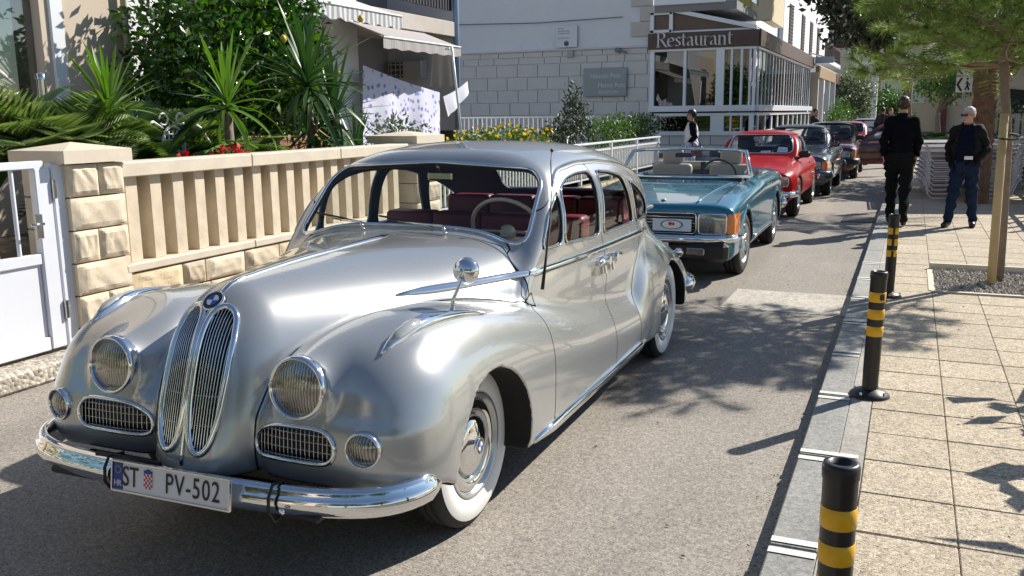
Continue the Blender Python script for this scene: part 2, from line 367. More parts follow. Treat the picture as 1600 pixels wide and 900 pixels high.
# ------------------------------------------------------------------ ground, road, kerb, pavement
def speckle(name, cols, scale, rough=.85, bump=.3, patch=(.6, .12), dist=.004, spec=.4, tint=0.0, road=False):
    """aggregate of small stones in world space: cols = list of (position, colour)"""
    if name in MATS: return MATS[name]
    m, nt, b = nodes_of(name); L = nt.links
    g = N(nt, 'ShaderNodeNewGeometry'); vo = N(nt, 'ShaderNodeTexVoronoi', i_Scale=scale); L.new(g.outputs['Position'], vo.inputs['Vector'])
    cr = N(nt, 'ShaderNodeValToRGB'); cr.color_ramp.interpolation = 'LINEAR'
    sp = N(nt, 'ShaderNodeSeparateColor'); L.new(vo.outputs['Color'], sp.inputs[0]); L.new(sp.outputs[0], cr.inputs['Fac'])
    els = cr.color_ramp.elements
    while len(els) < len(cols): els.new(.5)
    for e, (p, c) in zip(els, cols): e.position = p; e.color = (*c, 1)
    nz = N(nt, 'ShaderNodeTexNoise', i_Scale=patch[0], i_Detail=7.0, i_Roughness=.7); L.new(g.outputs['Position'], nz.inputs['Vector'])
    mr = N(nt, 'ShaderNodeMapRange'); mr.inputs['From Min'].default_value = .3; mr.inputs['From Max'].default_value = .7
    mr.inputs['To Min'].default_value = 1-patch[1]; mr.inputs['To Max'].default_value = 1+patch[1]; L.new(nz.outputs['Fac'], mr.inputs['Value'])
    n2 = N(nt, 'ShaderNodeTexNoise', i_Scale=scale*.22, i_Detail=3.0); L.new(g.outputs['Position'], n2.inputs['Vector'])
    m2 = N(nt, 'ShaderNodeMapRange'); m2.inputs['From Min'].default_value = .3; m2.inputs['From Max'].default_value = .7
    m2.inputs['To Min'].default_value = .82; m2.inputs['To Max'].default_value = 1.18; L.new(n2.outputs['Fac'], m2.inputs['Value'])
    mu = N(nt, 'ShaderNodeMath', operation='MULTIPLY'); L.new(mr.outputs[0], mu.inputs[0]); L.new(m2.outputs[0], mu.inputs[1])
    if tint:
        oi = N(nt, 'ShaderNodeObjectInfo'); mt = N(nt, 'ShaderNodeMapRange'); mt.inputs['To Min'].default_value = 1-tint; mt.inputs['To Max'].default_value = 1+tint; L.new(oi.outputs['Random'], mt.inputs['Value'])
        m3 = N(nt, 'ShaderNodeMath', operation='MULTIPLY'); L.new(mu.outputs[0], m3.inputs[0]); L.new(mt.outputs[0], m3.inputs[1]); mu = m3
    if road:
        mp = N(nt, 'ShaderNodeMapping'); mp.inputs['Scale'].default_value = (1.6, .10, 1); L.new(g.outputs['Position'], mp.inputs['Vector'])
        ns = N(nt, 'ShaderNodeTexNoise', i_Scale=1.0, i_Detail=4.0); L.new(mp.outputs[0], ns.inputs['Vector']); ms = N(nt, 'ShaderNodeMapRange'); ms.inputs['From Min'].default_value = .35; ms.inputs['From Max'].default_value = .65; ms.inputs['To Min'].default_value = .88; ms.inputs['To Max'].default_value = 1.08; L.new(ns.outputs['Fac'], ms.inputs['Value'])
        m3 = N(nt, 'ShaderNodeMath', operation='MULTIPLY'); L.new(mu.outputs[0], m3.inputs[0]); L.new(ms.outputs[0], m3.inputs[1]); mu = m3
        # hairline cracks and a few oil spots
        nd_ = N(nt, 'ShaderNodeTexNoise', i_Scale=2.2, i_Detail=6.0); L.new(g.outputs['Position'], nd_.inputs['Vector']); va = N(nt, 'ShaderNodeVectorMath', operation='SCALE'); va.inputs['Scale'].default_value = .55; L.new(nd_.outputs['Color'], va.inputs[0])
        vb = N(nt, 'ShaderNodeVectorMath', operation='ADD'); L.new(g.outputs['Position'], vb.inputs[0]); L.new(va.outputs[0], vb.inputs[1])
        ve = N(nt, 'ShaderNodeTexVoronoi', i_Scale=.42, feature='DISTANCE_TO_EDGE'); L.new(vb.outputs[0], ve.inputs['Vector']); mc = N(nt, 'ShaderNodeMapRange'); mc.inputs['From Min'].default_value = .0015; mc.inputs['From Max'].default_value = .006; mc.inputs['To Min'].default_value = .93; mc.inputs['To Max'].default_value = 1.0; L.new(ve.outputs['Distance'], mc.inputs['Value'])
        m4 = N(nt, 'ShaderNodeMath', operation='MULTIPLY'); L.new(mu.outputs[0], m4.inputs[0]); L.new(mc.outputs[0], m4.inputs[1]); mu = m4
        no = N(nt, 'ShaderNodeTexNoise', i_Scale=1.7, i_Detail=2.0); L.new(g.outputs['Position'], no.inputs['Vector']); mo = N(nt, 'ShaderNodeMapRange'); mo.inputs['From Min'].default_value = .70; mo.inputs['From Max'].default_value = .76; mo.inputs['To Min'].default_value = 1.0; mo.inputs['To Max'].default_value = .72; L.new(no.outputs['Fac'], mo.inputs['Value'])
        m5 = N(nt, 'ShaderNodeMath', operation='MULTIPLY'); L.new(mu.outputs[0], m5.inputs[0]); L.new(mo.outputs[0], m5.inputs[1]); mu = m5
    vm = N(nt, 'ShaderNodeVectorMath', operation='SCALE'); L.new(cr.outputs[0], vm.inputs[0]); L.new(mu.outputs[0], vm.inputs['Scale'])
    L.new(vm.outputs[0], b.inputs['Base Color']); b.inputs['Roughness'].default_value = rough; b.inputs['Specular IOR Level'].default_value = spec
    bp = N(nt, 'ShaderNodeBump', i_Strength=bump, i_Distance=dist); L.new(vo.outputs['Distance'], bp.inputs['Height']); bp.invert = True
    L.new(bp.outputs[0], b.inputs['Normal']); MATS[name] = m; return m
ASPH = speckle('asphalt', [(0, (.13, .115, .10)), (.2, (.215, .195, .17)), (.6, (.265, .243, .213)), (1, (.37, .34, .295))], 165, patch=(.9, .10), bump=.3, road=True)
TILE = speckle('washed gravel tile', [(0, (.17, .13, .095)), (.18, (.34, .28, .20)), (.6, (.45, .385, .285)), (1, (.60, .53, .42))], 150, patch=(1.4, .12), bump=.5, tint=.07)
CONC = speckle('pale concrete', [(0, (.26, .245, .22)), (.5, (.34, .325, .29)), (1, (.42, .40, .36))], 160, patch=(2.0, .14), bump=.2)
KERBM = speckle('grey kerb concrete', [(0, (.20, .20, .19)), (.5, (.27, .27, .255)), (1, (.34, .34, .32))], 170, patch=(2.5, .16), bump=.2, tint=.08)
JOINT = simple('dark joint', (.07, .06, .05), .95)
PAINT = simple('white road paint', (.62, .62, .58), .7, noise=(14, .18))
LIME = simple('cream limestone', (.62, .53, .40), .75, noise=(5, .20), bump=(18, .35, .01))
LIME_S = simple('smooth limestone', (.62, .55, .44), .6, noise=(4, .14), bump=(60, .25, .003))
LIME_Y = simple('yellowish limestone', (.58, .47, .31), .8, noise=(5, .16), bump=(16, .5, .012))
MORTAR = simple('mortar', (.30, .25, .19), .9)
WHITE_P = simple('white painted metal', (.74, .76, .79), .35, coat=.2, noise=(5, .03))
def flat(name, x0, x1, y0, y1, z, mat, n=1):
    mb = MB(); mb.add([(x0, y0, z), (x1, y0, z), (x1, y1, z), (x0, y1, z)], [(0, 1, 2, 3)]); return tag(mb.build(name, mat), kind='structure')
EARTH = simple('dry ground', (.22, .19, .14), .95, noise=(.3, .2))
flat('ground', -400, 400, -300, 500, -.03, EARTH)
flat('road', -5.1, -.38, -30, 170, 0.0, ASPH)
flat('concrete_patch', -1.42, -.40, 7.72, 8.62, .004, speckle('patch concrete', [(0, (.33, .31, .27)), (.5, (.42, .39, .34)), (1, (.52, .49, .43))], 70, patch=(3, .12)))
random.seed(4)
# kerb stones, one metre each, white paint either side of the joints near the camera
for i in range(46):
    y0 = .29+i*.97-3.0*.97
    mb = MB(); mb.box((-.295, y0+.485, .0375), (.17, .962, .125), None, .006); mb.build('kerb_stone', KERBM)
ks = [o for o in COL.objects if o.name.startswith('kerb_stone')]
kerb = flat('kerb', -.385, -.205, -3, 42, .005, JOINT); 
for o in ks: o.parent = kerb
for i in range(14):
    y0 = .29+i*.97-3*.97; 
    for dy in (-.045, .045):
        mb = MB(); mb.add([(-.378, y0+dy-.022, .1042), (-.125 if i % 3 == 1 else -.212, y0+dy-.022, .1042), (-.125 if i % 3 == 1 else -.212, y0+dy+.022, .1042), (-.378, y0+dy+.022, .1042)], [(0, 1, 2, 3)]); mb.build('paint_stripe', PAINT, kerb)
mb = MB(); mb.box((-.1545, 19.5, .0475), (.106, 45, .105)); tag(mb.build('edge_strip', CONC), kind='structure')
pave = flat('pavement', -.102, 40, -6, 170, .088, JOINT)
tiles = []
tb = MB(); tb.box((0, 0, 0), (.352, .382, .03), None, .004); base = tb.build('tile', TILE, pave); tm = base.data
cnt = 0; rest = MB()
for j in range(-2, 100):
    for i in range(0, 26):
        x = -.1+.355*(i+.5); y = 3.43+.39*(j+.5)
        if x > .25 and 8.58 < y < 9.85 and x < 6: continue
        if y > 40 and x > 4: continue
        near = (x < .2+.42*(y-1.0)+.3) and x < 1.05+.19*y
        if near and cnt < 298 and y > 1.9 and y < 22 and x < 3:
            o = base if cnt == 0 else bpy.data.objects.new('tile', tm)
            if cnt: link(o, pave)
            o.location = (x, y, .085+random.uniform(-.0012, .0012)); o.rotation_euler = (random.uniform(-.002, .002), random.uniform(-.002, .002), 0); cnt += 1
        else: rest.box((x, y, .085), (.352, .382, .03))
tag(rest.build('paving_tiles', TILE, pave), kind='stuff')
# tree pit with gravel
mb = MB(); mb.box((3.2, 9.84, .12), (5.9, .07, .08), None, .008); mb.box((3.2, 8.59, .092), (5.9, .05, .03)); mb.box((.255, 9.2, .092), (.05, 1.2, .03)); tag(mb.build('pit_edging', LIME_S, pave))
GRV = simple('pit gravel', (.36, .33, .29), .9, noise=(30, .5))
gv = MB(); random.seed(8)
for k in range(2600):
    x = random.uniform(.28, 2.4); y = random.uniform(8.62, 9.80); s = random.uniform(.008, .022); a = random.uniform(0, 3.1)
    V = [(s*math.cos(a+t)*random.uniform(.7, 1.2), s*math.sin(a+t)*random.uniform(.7, 1.2), 0) for t in (0, 1.3, 2.6, 3.9, 5.2)]
    z = .098+random.uniform(0, .012); gv.add([(x+p[0], y+p[1], z) for p in V]+[(x, y, z+s*.8)], [(i, (i+1) % 5, 5) for i in range(5)])
tag(gv.build('pit_gravel', GRV), 'grey gravel filling the tree pit around the young pine', 'gravel', kind='stuff')
flat('pit_soil', .28, 6, 8.61, 9.81, .094, simple('pit soil', (.16, .13, .10), .95, noise=(20, .3)))
# bits on the road: leaves and grit
lf = MB()
for k in range(900):
    x = random.uniform(-4.9, 2.2) if k < 520 else -.40-abs(random.gauss(0, .07)); y = random.uniform(2.0, 12); zz = .006 if x < -.4 else .102
    if -.4 <= x < -.05: continue
    s = random.choice((.004, .006, .008, .012) if k < 520 else (.003, .004, .006)); a = random.uniform(0, 6.3)
    lf.add([(x+s*math.cos(a+t), y+s*math.sin(a+t)*.6, zz+(.004 if i == 1 else 0)) for i, t in enumerate((0, 1.5, 3.1, 4.6))], [(0, 1, 2, 3)])
tag(lf.build('leaf_litter', simple('brown litter', (.13, .075, .035), .9)), 'scattered dry leaf crumbs and grit on road and pavement', 'litter', kind='stuff')
# iron cover in the far road
mb = MB(); mb.box((-.62, 14.9, .006), (.55, .7, .012)); tag(mb.build('manhole_cover', simple('cast iron', (.05, .05, .05), .6)), 'dark iron cover set in the road beside the kerb by the two men', 'manhole cover')
# bollards
BOLL = simple('black rubber bollard', (.014, .014, .015), .38, noise=(12, .3), bump=(14, .25, .006)); YEL = simple('yellow reflective band', (.78, .42, .006), .35, noise=(25, .12))
def bollard(loc, label, tear_reflect=()):
    t = thing('bollard', label, 'bollard', loc, 0, 'black and yellow bollards along the kerb')
    r = .043
    mb = MB(); mb.lathe([(r*.98, 0.02), (r*.98, .12), (r, .13), (r, .66), (r*1.06, .664), (r*1.07, .69), (r*1.0, .702), (r*.66, .704), (r*.62, .690), (r*.40, .688), (r*.38, .66), (0, .66)], 36, axis='Z'); mb.build('post', BOLL, t)
    mb = MB(); mb.lathe([(r*1.005, .045), (.075, .035), (.10, .018), (.108, .006), (.108, 0)], 36, axis='Z'); b = mb.build('base', BOLL, t)
    for k in range(4): a = k*PI/2+.6; q = MB(); q.cyl((.088*math.cos(a), .088*math.sin(a), .02), (.088*math.cos(a), .088*math.sin(a), .034), .009, n=8); q.build('bolt', DCHROME, b)
    for z in (.535, .44, .345):
        q = MB(); q.lathe([(r, z), (r*1.035, z+.001), (r*1.035, z+.054), (r, z+.055)], 36, axis='Z'); q.build('yellow_band', YEL, t)
    for a0, a1, z0, z1 in tear_reflect:  # torn tape, and the dark reflection stripe painted on the farthest bollard
        n = 6; V = []
        for i in range(n+1): a = a0+(a1-a0)*i/n; j = .004*math.sin(i*2.1); V += [(r*1.05*math.cos(a), r*1.05*math.sin(a), z0+j), (r*1.05*math.cos(a), r*1.05*math.sin(a), z1-j)]
        q = MB(); q.add(V, [(2*i, 2*i+2, 2*i+3, 2*i+1) for i in range(n)]); q.build('tape_tear_reflection', BOLL, t)
    return t
bollard((-.105, 2.27, .10), 'black and yellow striped bollard nearest the camera, cut off by the bottom edge')
bollard((-.12, 5.22, .10), 'black and yellow bollard in the middle, its whole round foot visible on the kerb', [(-1.75, -1.1, .548, .582)]).rotation_euler = (0, R(1.0), .5)
bollard((-.09, 8.21, .10), 'farthest striped bollard, partly hidden behind the middle one, beside the tree pit', [(-2.75, -2.3, .342, .395), (-2.8, -2.35, .437, .50), (-2.7, -2.3, .53, .594)]).rotation_euler = (0, R(1.2), 1.1)  # dark reflection stripe laid over the bands as black strips
# ------------------------------------------------------------------ the silver saloon's field; local: x left side +, y 0 at front axle growing rearwards, z up
def hero_parts(x, y, z):
    ax = np.abs(x)
    # centre body: bonnet, doors, boot
    hw = pch(y, [(-.95, .17), (-.7, .235), (-.5, .31), (-.2, .435), (.1, .56), (.4, .68), (.7, .745), (1.0, .765), (1.6, .785), (2.3, .79), (2.9, .75), (3.4, .64), (3.9, .42)])
    zt = pch(y, [(-.95, .98), (-.66, 1.035), (-.46, 1.065), (0, 1.085), (.5, 1.09), (.9, 1.10), (1.4, 1.11), (2.3, 1.11), (2.9, 1.09), (3.3, .99), (3.7, .75), (3.95, .5)])
    n = pch(y, [(-.8, 2.1), (0., 2.25), (.4, 2.75), (.8, 3.5), (1.15, 4.0), (2.4, 4.2), (3.0, 3.0), (3.8, 2.4)])
    zc = .55; hz = np.maximum(zt-zc, .05)
    fc = (((ax/hw)**n+(np.abs(z-zc)/hz)**n+1e-9)**(1/n)-1)*np.minimum(hw, hz)
    yn = pch(z, [(.2, -.875), (.45, -.855), (.6, -.818), (.75, -.772), (.9, -.722), (1.02, -.66), (1.2, -.53)])+.9*ax**2
    fc = smax(fc, (yn-y)*.93, .12)
    yr = pch(z, [(.2, 3.62), (.5, 3.60), (.75, 3.48), (.95, 3.28), (1.1, 3.1)])-.5*ax**2
    fc = smax(fc, (y-yr)*.85, .15)
    # front wing flowing back into the doors
    fo = pch(y, [(-.9, .885), (-.4, .89), (0, .885), (.6, .885), (1.2, .875), (1.8, .868), (2.4, .86), (2.9, .85)])
    fi = pch(y, [(-.9, .16), (-.5, .20), (0., .30), (.6, .40), (1.2, .45), (2.9, .5)])
    ft = pch(y, [(-.9, .86), (-.5, .925), (-.3, .945), (-.1, .935), (.1, .905), (.4, .845), (.65, .785), (1.0, .70), (1.5, .61), (2.0, .55), (2.5, .52), (2.9, .51)])
    xc = (fo+fi)/2; rx = (fo-fi)/2; zf = pch(y, [(-.9, .52), (0, .50), (1.0, .42), (2.9, .3)]); rz = ft-zf; m = 2.35
    rzz = np.where(z > zf, rz, .55)
    ff = (((np.abs(ax-xc)/rx)**m+(np.abs(z-zf)/rzz)**m+1e-9)**(1/m)-1)*np.minimum(rx, rz)
    yf = pch(z, [(.2, -.70), (.35, -.74), (.5, -.762), (.61, -.752), (.68, -.722), (.76, -.69), (.86, -.62), (.93, -.48), (1.0, -.2)])
    yf = yf+2.3*np.maximum(ax-.63, 0)**2+.5*np.maximum(.44-ax, 0)**2
    ff = smax(ff, (yf-y)*.9, .13)
    ff = smax(ff, y-2.6, .1)
    # rear wing
    ro = pch(y, [(2.0, .84), (2.4, .89), (2.8, .905), (3.2, .895), (3.5, .85), (3.9, .66)])
    rt = pch(y, [(2.0, .80), (2.3, .88), (2.6, .89), (2.9, .84), (3.15, .77), (3.4, .66), (3.7, .48)])
    xr = ro-.27; zr = .42; rr = rt-zr; rrz = np.where(z > zr, np.maximum(rr, .05), .5)
    fr = (((np.abs(ax-xr)/.27)**2.3+(np.abs(z-zr)/rrz)**2.3+1e-9)**(1/2.3)-1)*.24
    ye = pch(z, [(.2, 2.13), (.5, 2.12), (.7, 2.2), (.82, 2.33), (.92, 2.55)])
    fr = smax(fr, (ye-y)*.9, .11)
    fr = smax(fr, y-3.60, .15)
    fh = np.maximum(np.maximum(np.hypot(ax-.42, z-.752)-.108, -.700-y), y+.25)
    ff = smin(ff, fh, .075)
    # greenhouse
    gw = pch(y, [(.7, .71), (1.0, .728), (1.4, .745), (2.0, .745), (2.4, .738), (2.7, .715), (3.0, .64), (3.3, .46)])
    gt = pch(y, [(.7, 1.36), (1.0, 1.43), (1.3, 1.485), (1.7, 1.508), (2.1, 1.495), (2.45, 1.455), (2.75, 1.38), (3.0, 1.26), (3.25, 1.09), (3.5, .93)])
    zg = .92; hg = np.maximum(gt-zg, .03)
    fg = (((ax/gw)**3.6+(np.abs(z-zg)/hg)**3.6+1e-9)**(1/3.6)-1)*.5
    yw = .80+(z-1.10)*1.02+.06*ax**2+.06*ax**4
    fg = smax(fg, (yw-y)*.68, .035)
    return fc, ff, fr, fg
def hero_f(x, y, z):
    fc, ff, fr, fg = hero_parts(x, y, z); ax = np.abs(x)
    k = pch(y, [(-.9, .035), (.3, .03), (.7, .045), (1.1, .07), (1.5, .09), (3., .09)])
    b = smin(fc, ff, k); b = smin(b, fr, .045); b = smin(b, fg, .035)
    # underside
    zb = pch(y, [(-.9, .42), (-.55, .40), (-.33, .29), (.5, .235), (2.2, .235), (3.0, .27), (3.8, .34)])
    b = smax(b, zb-z, .03)
    # wheel openings
    wf, wr = hero_arch(ax, y, z)
    b = smax(b, -wf, .012); b = smax(b, -wr, .012)
    return b
def hero_arch(ax, y, z):
    return np.maximum(np.hypot(y+.10, z-.325)-.362, .44-ax), np.maximum(np.hypot(y-2.86, (z-.32)*1.05)-.362, .52-ax)
# ------------------------------------------------------------------ the silver saloon
SILVER = simple('silver metallic paint', (.455, .468, .462), .27, .62, coat=1.0, coat_rough=.03, noise=(1.3, .03))
RED_LEATHER = simple('dark red leather', (.16, .012, .022), .45, bump=(25, .25, .004), noise=(6, .15))
LINING = simple('dark cabin lining', (.05, .045, .04), .9)
IVORY = simple('ivory plastic', (.62, .56, .42), .3)
WHITEW = simple('white sidewall', (.72, .72, .69), .45, noise=(8, .05))
LENS = simple('ribbed lamp lens', (.30, .30, .27), .06, 0.35, coat=1, bump=(60, .15, .004))
def lens_mat():
    m, nt, b = nodes_of('fluted lamp glass'); L = nt.links
    tc = N(nt, 'ShaderNodeTexCoord'); wv = N(nt, 'ShaderNodeTexWave', i_Scale=30.0, i_Distortion=3.0); wv.bands_direction = 'X'
    L.new(tc.outputs['Object'], wv.inputs['Vector']); cr = N(nt, 'ShaderNodeValToRGB')
    cr.color_ramp.elements[0].color = (.22, .22, .19, 1); cr.color_ramp.elements[1].color = (.62, .61, .56, 1)
    nz = N(nt, 'ShaderNodeTexNoise', i_Scale=9.0); L.new(tc.outputs['Object'], nz.inputs['Vector'])
    mx = N(nt, 'ShaderNodeMix', data_type='RGBA', blend_type='MULTIPLY'); mx.inputs['Factor'].default_value = .8
    L.new(wv.outputs['Fac'], cr.inputs['Fac']); L.new(cr.outputs['Color'], mx.inputs['A']); L.new(nz.outputs['Fac'], mx.inputs['B'])
    L.new(mx.outputs['Result'], b.inputs['Base Color']); b.inputs['Roughness'].default_value = .15; b.inputs['Metallic'].default_value = .85
    b.inputs['Coat Weight'].default_value = 1.0
    bp = N(nt, 'ShaderNodeBump', i_Strength=.35, i_Distance=.004); L.new(wv.outputs['Fac'], bp.inputs['Height']); L.new(bp.outputs[0], b.inputs['Normal'])
    return m
FLUTED = lens_mat()
BLUE_E = simple('enamel blue', (.01, .10, .42), .2, coat=1); WHITE_E = simple('enamel white', (.8, .8, .8), .2, coat=1); BLACK_E = simple('enamel black', (.01, .01, .012), .2, coat=1)
PLATE = simple('number plate white', (.74, .75, .76), .35); PLATE_BLUE = simple('number plate blue', (.01, .04, .25), .35)
PLATE_RED = simple('plate red', (.55, .02, .03), .4); PLATE_TXT = simple('plate black letters', (.01, .01, .012), .35)
def roundel(parent, p, n, up, r, name='badge'):
    """black ring badge with blue and white quarters, built on a small disc facing n"""
    n = Vector(n).normalized(); up = Vector(up); X = up.cross(n).normalized(); Y = n.cross(X)
    M = Matrix((X, Y, n)).transposed().to_4x4(); M.translation = Vector(p)
    mb = MB(); mb.lathe([(0, -.004), (r, -.004), (r*1.0, .003), (r*.93, .005), (0, .0052)], 28, M, axis='Z', smooth=False)
    o = mb.build(name, BLACK_E, parent)
    c = MB(); c.lathe([(r*1.06, -.004), (r*1.08, .004), (r*.96, .0065), (r*.94, .004)], 28, M, axis='Z'); c.build('badge_rim', CHROME, o)
    for k, mt in enumerate((BLUE_E, WHITE_E, BLUE_E, WHITE_E)):
        q = MB(); a0 = k*PI/2+PI/2; P = [(0, 0, .0062)]+[(r*.58*math.cos(a0+i*PI/16), r*.58*math.sin(a0+i*PI/16), .0062) for i in range(9)]
        q.add(P, [list(range(10))], False, M); q.build('badge_quarter', mt, o)
    return o
def wheel_parts(parent, c, side, rt, wt, whitewall, rim_r, kind, steer=0.0, spin=0.2):
    """side +1 faces +x. rt tyre radius, wt width"""
    M = Matrix.Translation(c) @ Matrix.Rotation(steer, 4, 'Z') @ Matrix.Rotation(0 if side > 0 else PI, 4, 'Z')
    h = wt/2; rr = rim_r
    t = MB(); t.lathe([(rr-.012, -h*.75), (rr+.01, -h*.9), (rr+.05, -h), (rt-.035, -h*.95), (rt-.008, -h*.8), (rt, -h*.6), (rt, -h*.25), (rt-.006, -h*.22), (rt-.006, -h*.18), (rt, -h*.15),
             (rt, h*.15), (rt-.006, h*.18), (rt-.006, h*.22), (rt, h*.25), (rt, h*.6), (rt-.008, h*.8), (rt-.035, h*.95), (rr+.05, h), (rr+.01, h*.9), (rr-.012, h*.75)], 56, M)
    w = t.build('wheel', RUBBER, parent); 
    b = MB(); b.lathe([(rr-.015, -h*.7), (rr-.02, -h*.3), (.06, 0), (0, 0)], 24, M); b.build('wheel_back', DARK, w)
    if whitewall:
        a = MB(); a.lathe([(rr+.002, h*.80), (rr+.012, h*.95), (rr+.045, h*1.05), (rt-.05, h*1.04), (rt-.030, h*.95)], 56, M); a.build('whitewall', WHITEW, w)
    if kind == 'disc':
        a = MB(); a.lathe([(rr+.006, h*.93), (rr, h*.98), (rr-.012, h*.92), (rr-.02, h*.7), (rr-.035, h*.60), (rr-.055, h*.72), (rr-.065, h*.76), (rr-.075, h*.62), (rr-.085, h*.5), (.02, h*.4)], 48, M)
        a.build('rim', SILVER, w)
        a = MB(); a.lathe([(rr-.022, h*.72), (rr-.03, h*.82), (rr-.05, h*.84), (rr-.068, h*.66)], 48, M); a.build('trim_ring', CHROME, w)
        a = MB(); a.lathe([(.122, h*.40), (.125, h*.62), (.118, h*.80), (.105, h*.9), (.085, h*.96), (.045, h*1.10), (.03, h*1.13), (0, h*1.14)], 48, M); hc = a.build('hubcap', CHROME, w)
        roundel(w, M @ Vector((h*1.15, 0, 0)), (M.to_3x3() @ Vector((1, 0, 0))), (0, 0, 1), .034, 'hub_badge')
    elif kind == 'alloy':
        a = MB(); a.lathe([(rr+.006, h*.9), (rr, h*.97), (rr-.014, h*.92), (rr-.022, h*.5), (rr-.03, h*.2), (.02, h*.1)], 40, M); a.build('rim', simple('alloy', (.55, .55, .55), .28, .9), w)
        for k in range(12):
            q = MB(); A = Matrix.Rotation(k*PI/6+spin, 4, 'X'); q.box((h*.62, 0, (rr+.03)/2), (.03, .035, rr-.06), M @ A, bev=.008); q.build('spoke', simple('alloy', (.55, .55, .55), .28, .9), w)
        a = MB(); a.lathe([(.075, h*.3), (.075, h*.75), (.06, h*.85), (0, h*.87)], 24, M); a.build('hub', simple('alloy', (.55, .55, .55), .28, .9), w)
    else:
        a = MB(); a.lathe([(rr+.005, h*.9), (rr, h*.96), (rr-.012, h*.9), (rr-.03, h*.4), (.10, h*.5), (.09, h*.62), (.05, h*.66), (0, h*.68)], 32, M); a.build('rim', simple('steel rim', (.32, .32, .33), .4, .8), w)
        for k in range(5):
            q = MB(); A = Matrix.Rotation(k*PI*.4+spin, 4, 'X'); q.box((h*.5, 0, (rr+.05)/2), (.03, .05, rr-.08), M @ A, bev=.01); q.build('spoke', simple('alloy', (.55, .55, .55), .28, .9), w)
    return w
def sheet(name, V, T, mat, f, parent, off=0.0):
    n = V[:, 3:6]/np.maximum(np.linalg.norm(V[:, 3:6], axis=1), 1e-6)[:, None]; return mesh_np(name, V[:, :3]+n*off, T, mat, parent, True, n)
def lamp(parent, name, p, nrm, r, depth, bez=CHROME, glass=None, back=.06):
    n = Vector(nrm).normalized(); q = n.to_track_quat('Z', 'Y').to_matrix().to_4x4(); q.translation = Vector(p)
    a = MB(); a.lathe([(r*.99, -back), (r*1.04, -depth*.3), (r*1.05, 0), (r*1.02, .008), (r*.97, .014), (r*.92, .013), (r*.885, .006), (r*.87, -.004)], 40, q, axis='Z')
    o = a.build(name, bez, parent)
    l = MB(); l.lathe([(r*.885, .0), (r*.7, .009), (r*.45, .016), (r*.2, .020), (0, .021)], 32, q, axis='Z'); l.build('lens', glass or FLUTED, o)
    return o
def along(P, k):
    return [tuple(a) for a in P]
def build_plate(parent, c, w, h, rot, letters=True, txt='PV-502'):
    """front plate facing -y, centre c, tilted by Euler rot"""
    M = Matrix.Translation(c) @ Euler(rot).to_matrix().to_4x4() @ Matrix.Rotation(PI/2, 4, 'X')   # local x right, y up, z towards -y
    a = MB(); a.box((0, 0, -.004), (w+.012, h+.012, .008), M, bev=.003); o = a.build('number_plate', PLATE, parent)
    a = MB()
    for (cx_, cy_, sx, sy) in ((0, h/2+.003, w+.012, .006), (0, -h/2-.003, w+.012, .006), (-w/2-.003, 0, .006, h), (w/2+.003, 0, .006, h)): a.box((cx_, cy_, .002), (sx, sy, .009), M)
    a.build('plate_frame', DCHROME, o)
    if not letters: return o
    a = MB(); a.box((-w/2+.022, 0, .001), (.042, h-.004, .002), M); a.build('plate_band', PLATE_BLUE, o)
    def put(t, x, y, size, sx, mat, nm, sp=1.0):
        V, F = text_mesh(t, size, .0006, sx, sp); q = MB(); q.add([(v[0]+x, v[1]+y, v[2]+.0028) for v in V], F, False, M); q.build(nm, mat, o)
    put('HR', -w/2+.022, -.026, .030, .9, PLATE, 'band_letters')
    st = MB()
    for k in range(12): a_ = k*PI/6; st.lathe([(0, 0), (.0018, 0)], 5, M @ Matrix.Translation((-w/2+.022+.012*math.cos(a_), .022+.012*math.sin(a_), .0027)), axis='Z')
    st.build('band_stars', simple('star yellow', (.8, .6, .05), .5), o)
    put('ST', -.171, -.001, .100, .70, PLATE_TXT, 'plate_letters', 1.0)
    put(txt, .098, -.001, .100, .72, PLATE_TXT, 'plate_letters', 1.12)
    sh = MB(); P = [(-.019, .022), (.019, .022), (.019, -.012), (.012, -.024), (0, -.031), (-.012, -.024), (-.019, -.012)]
    sh.add([(x-.092, y, .0024) for x, y in P], [list(range(7))[::-1]], False, M); sh.build('plate_shield', PLATE, o)
    ck = MB()
    for i in range(5):
        for j in range(6):
            if (i+j) % 2: continue
            x0 = -.019+i*.0076; y0 = .022-(j+1)*.0085
            if y0 < -.022 and i in (0, 4): continue
            ck.add([(x0-.092, y0, .0029), (x0-.092+.0076, y0, .0029), (x0-.092+.0076, y0+.0085, .0029), (x0-.092, y0+.0085, .0029)], [(0, 1, 2, 3)], False, M)
    ck.build('checks', PLATE_RED, o)
    cr = MB()
    for i in range(5): x0 = -.111+i*.0076; cr.add([(x0, .024, .003), (x0+.0068, .024, .003), (x0+.0075, .034+.003*(2-abs(i-2)), .003), (x0-.001, .034+.003*(2-abs(i-2)), .003)], [(0, 1, 2, 3)], False, M)
    cr.build('crown', PLATE_BLUE, o)
    return o
KID = [(.010, .90), (.014, .960), (.038, .992), (.080, .990), (.114, .952), (.129, .87), (.131, .76), (.126, .62), (.108, .54), (.078, .496), (.046, .505), (.021, .56), (.010, .67), (.009, .80)]
VENT = [(.232, .500), (.565, .505), (.590, .57), (.545, .625), (.32, .622), (.238, .575)]
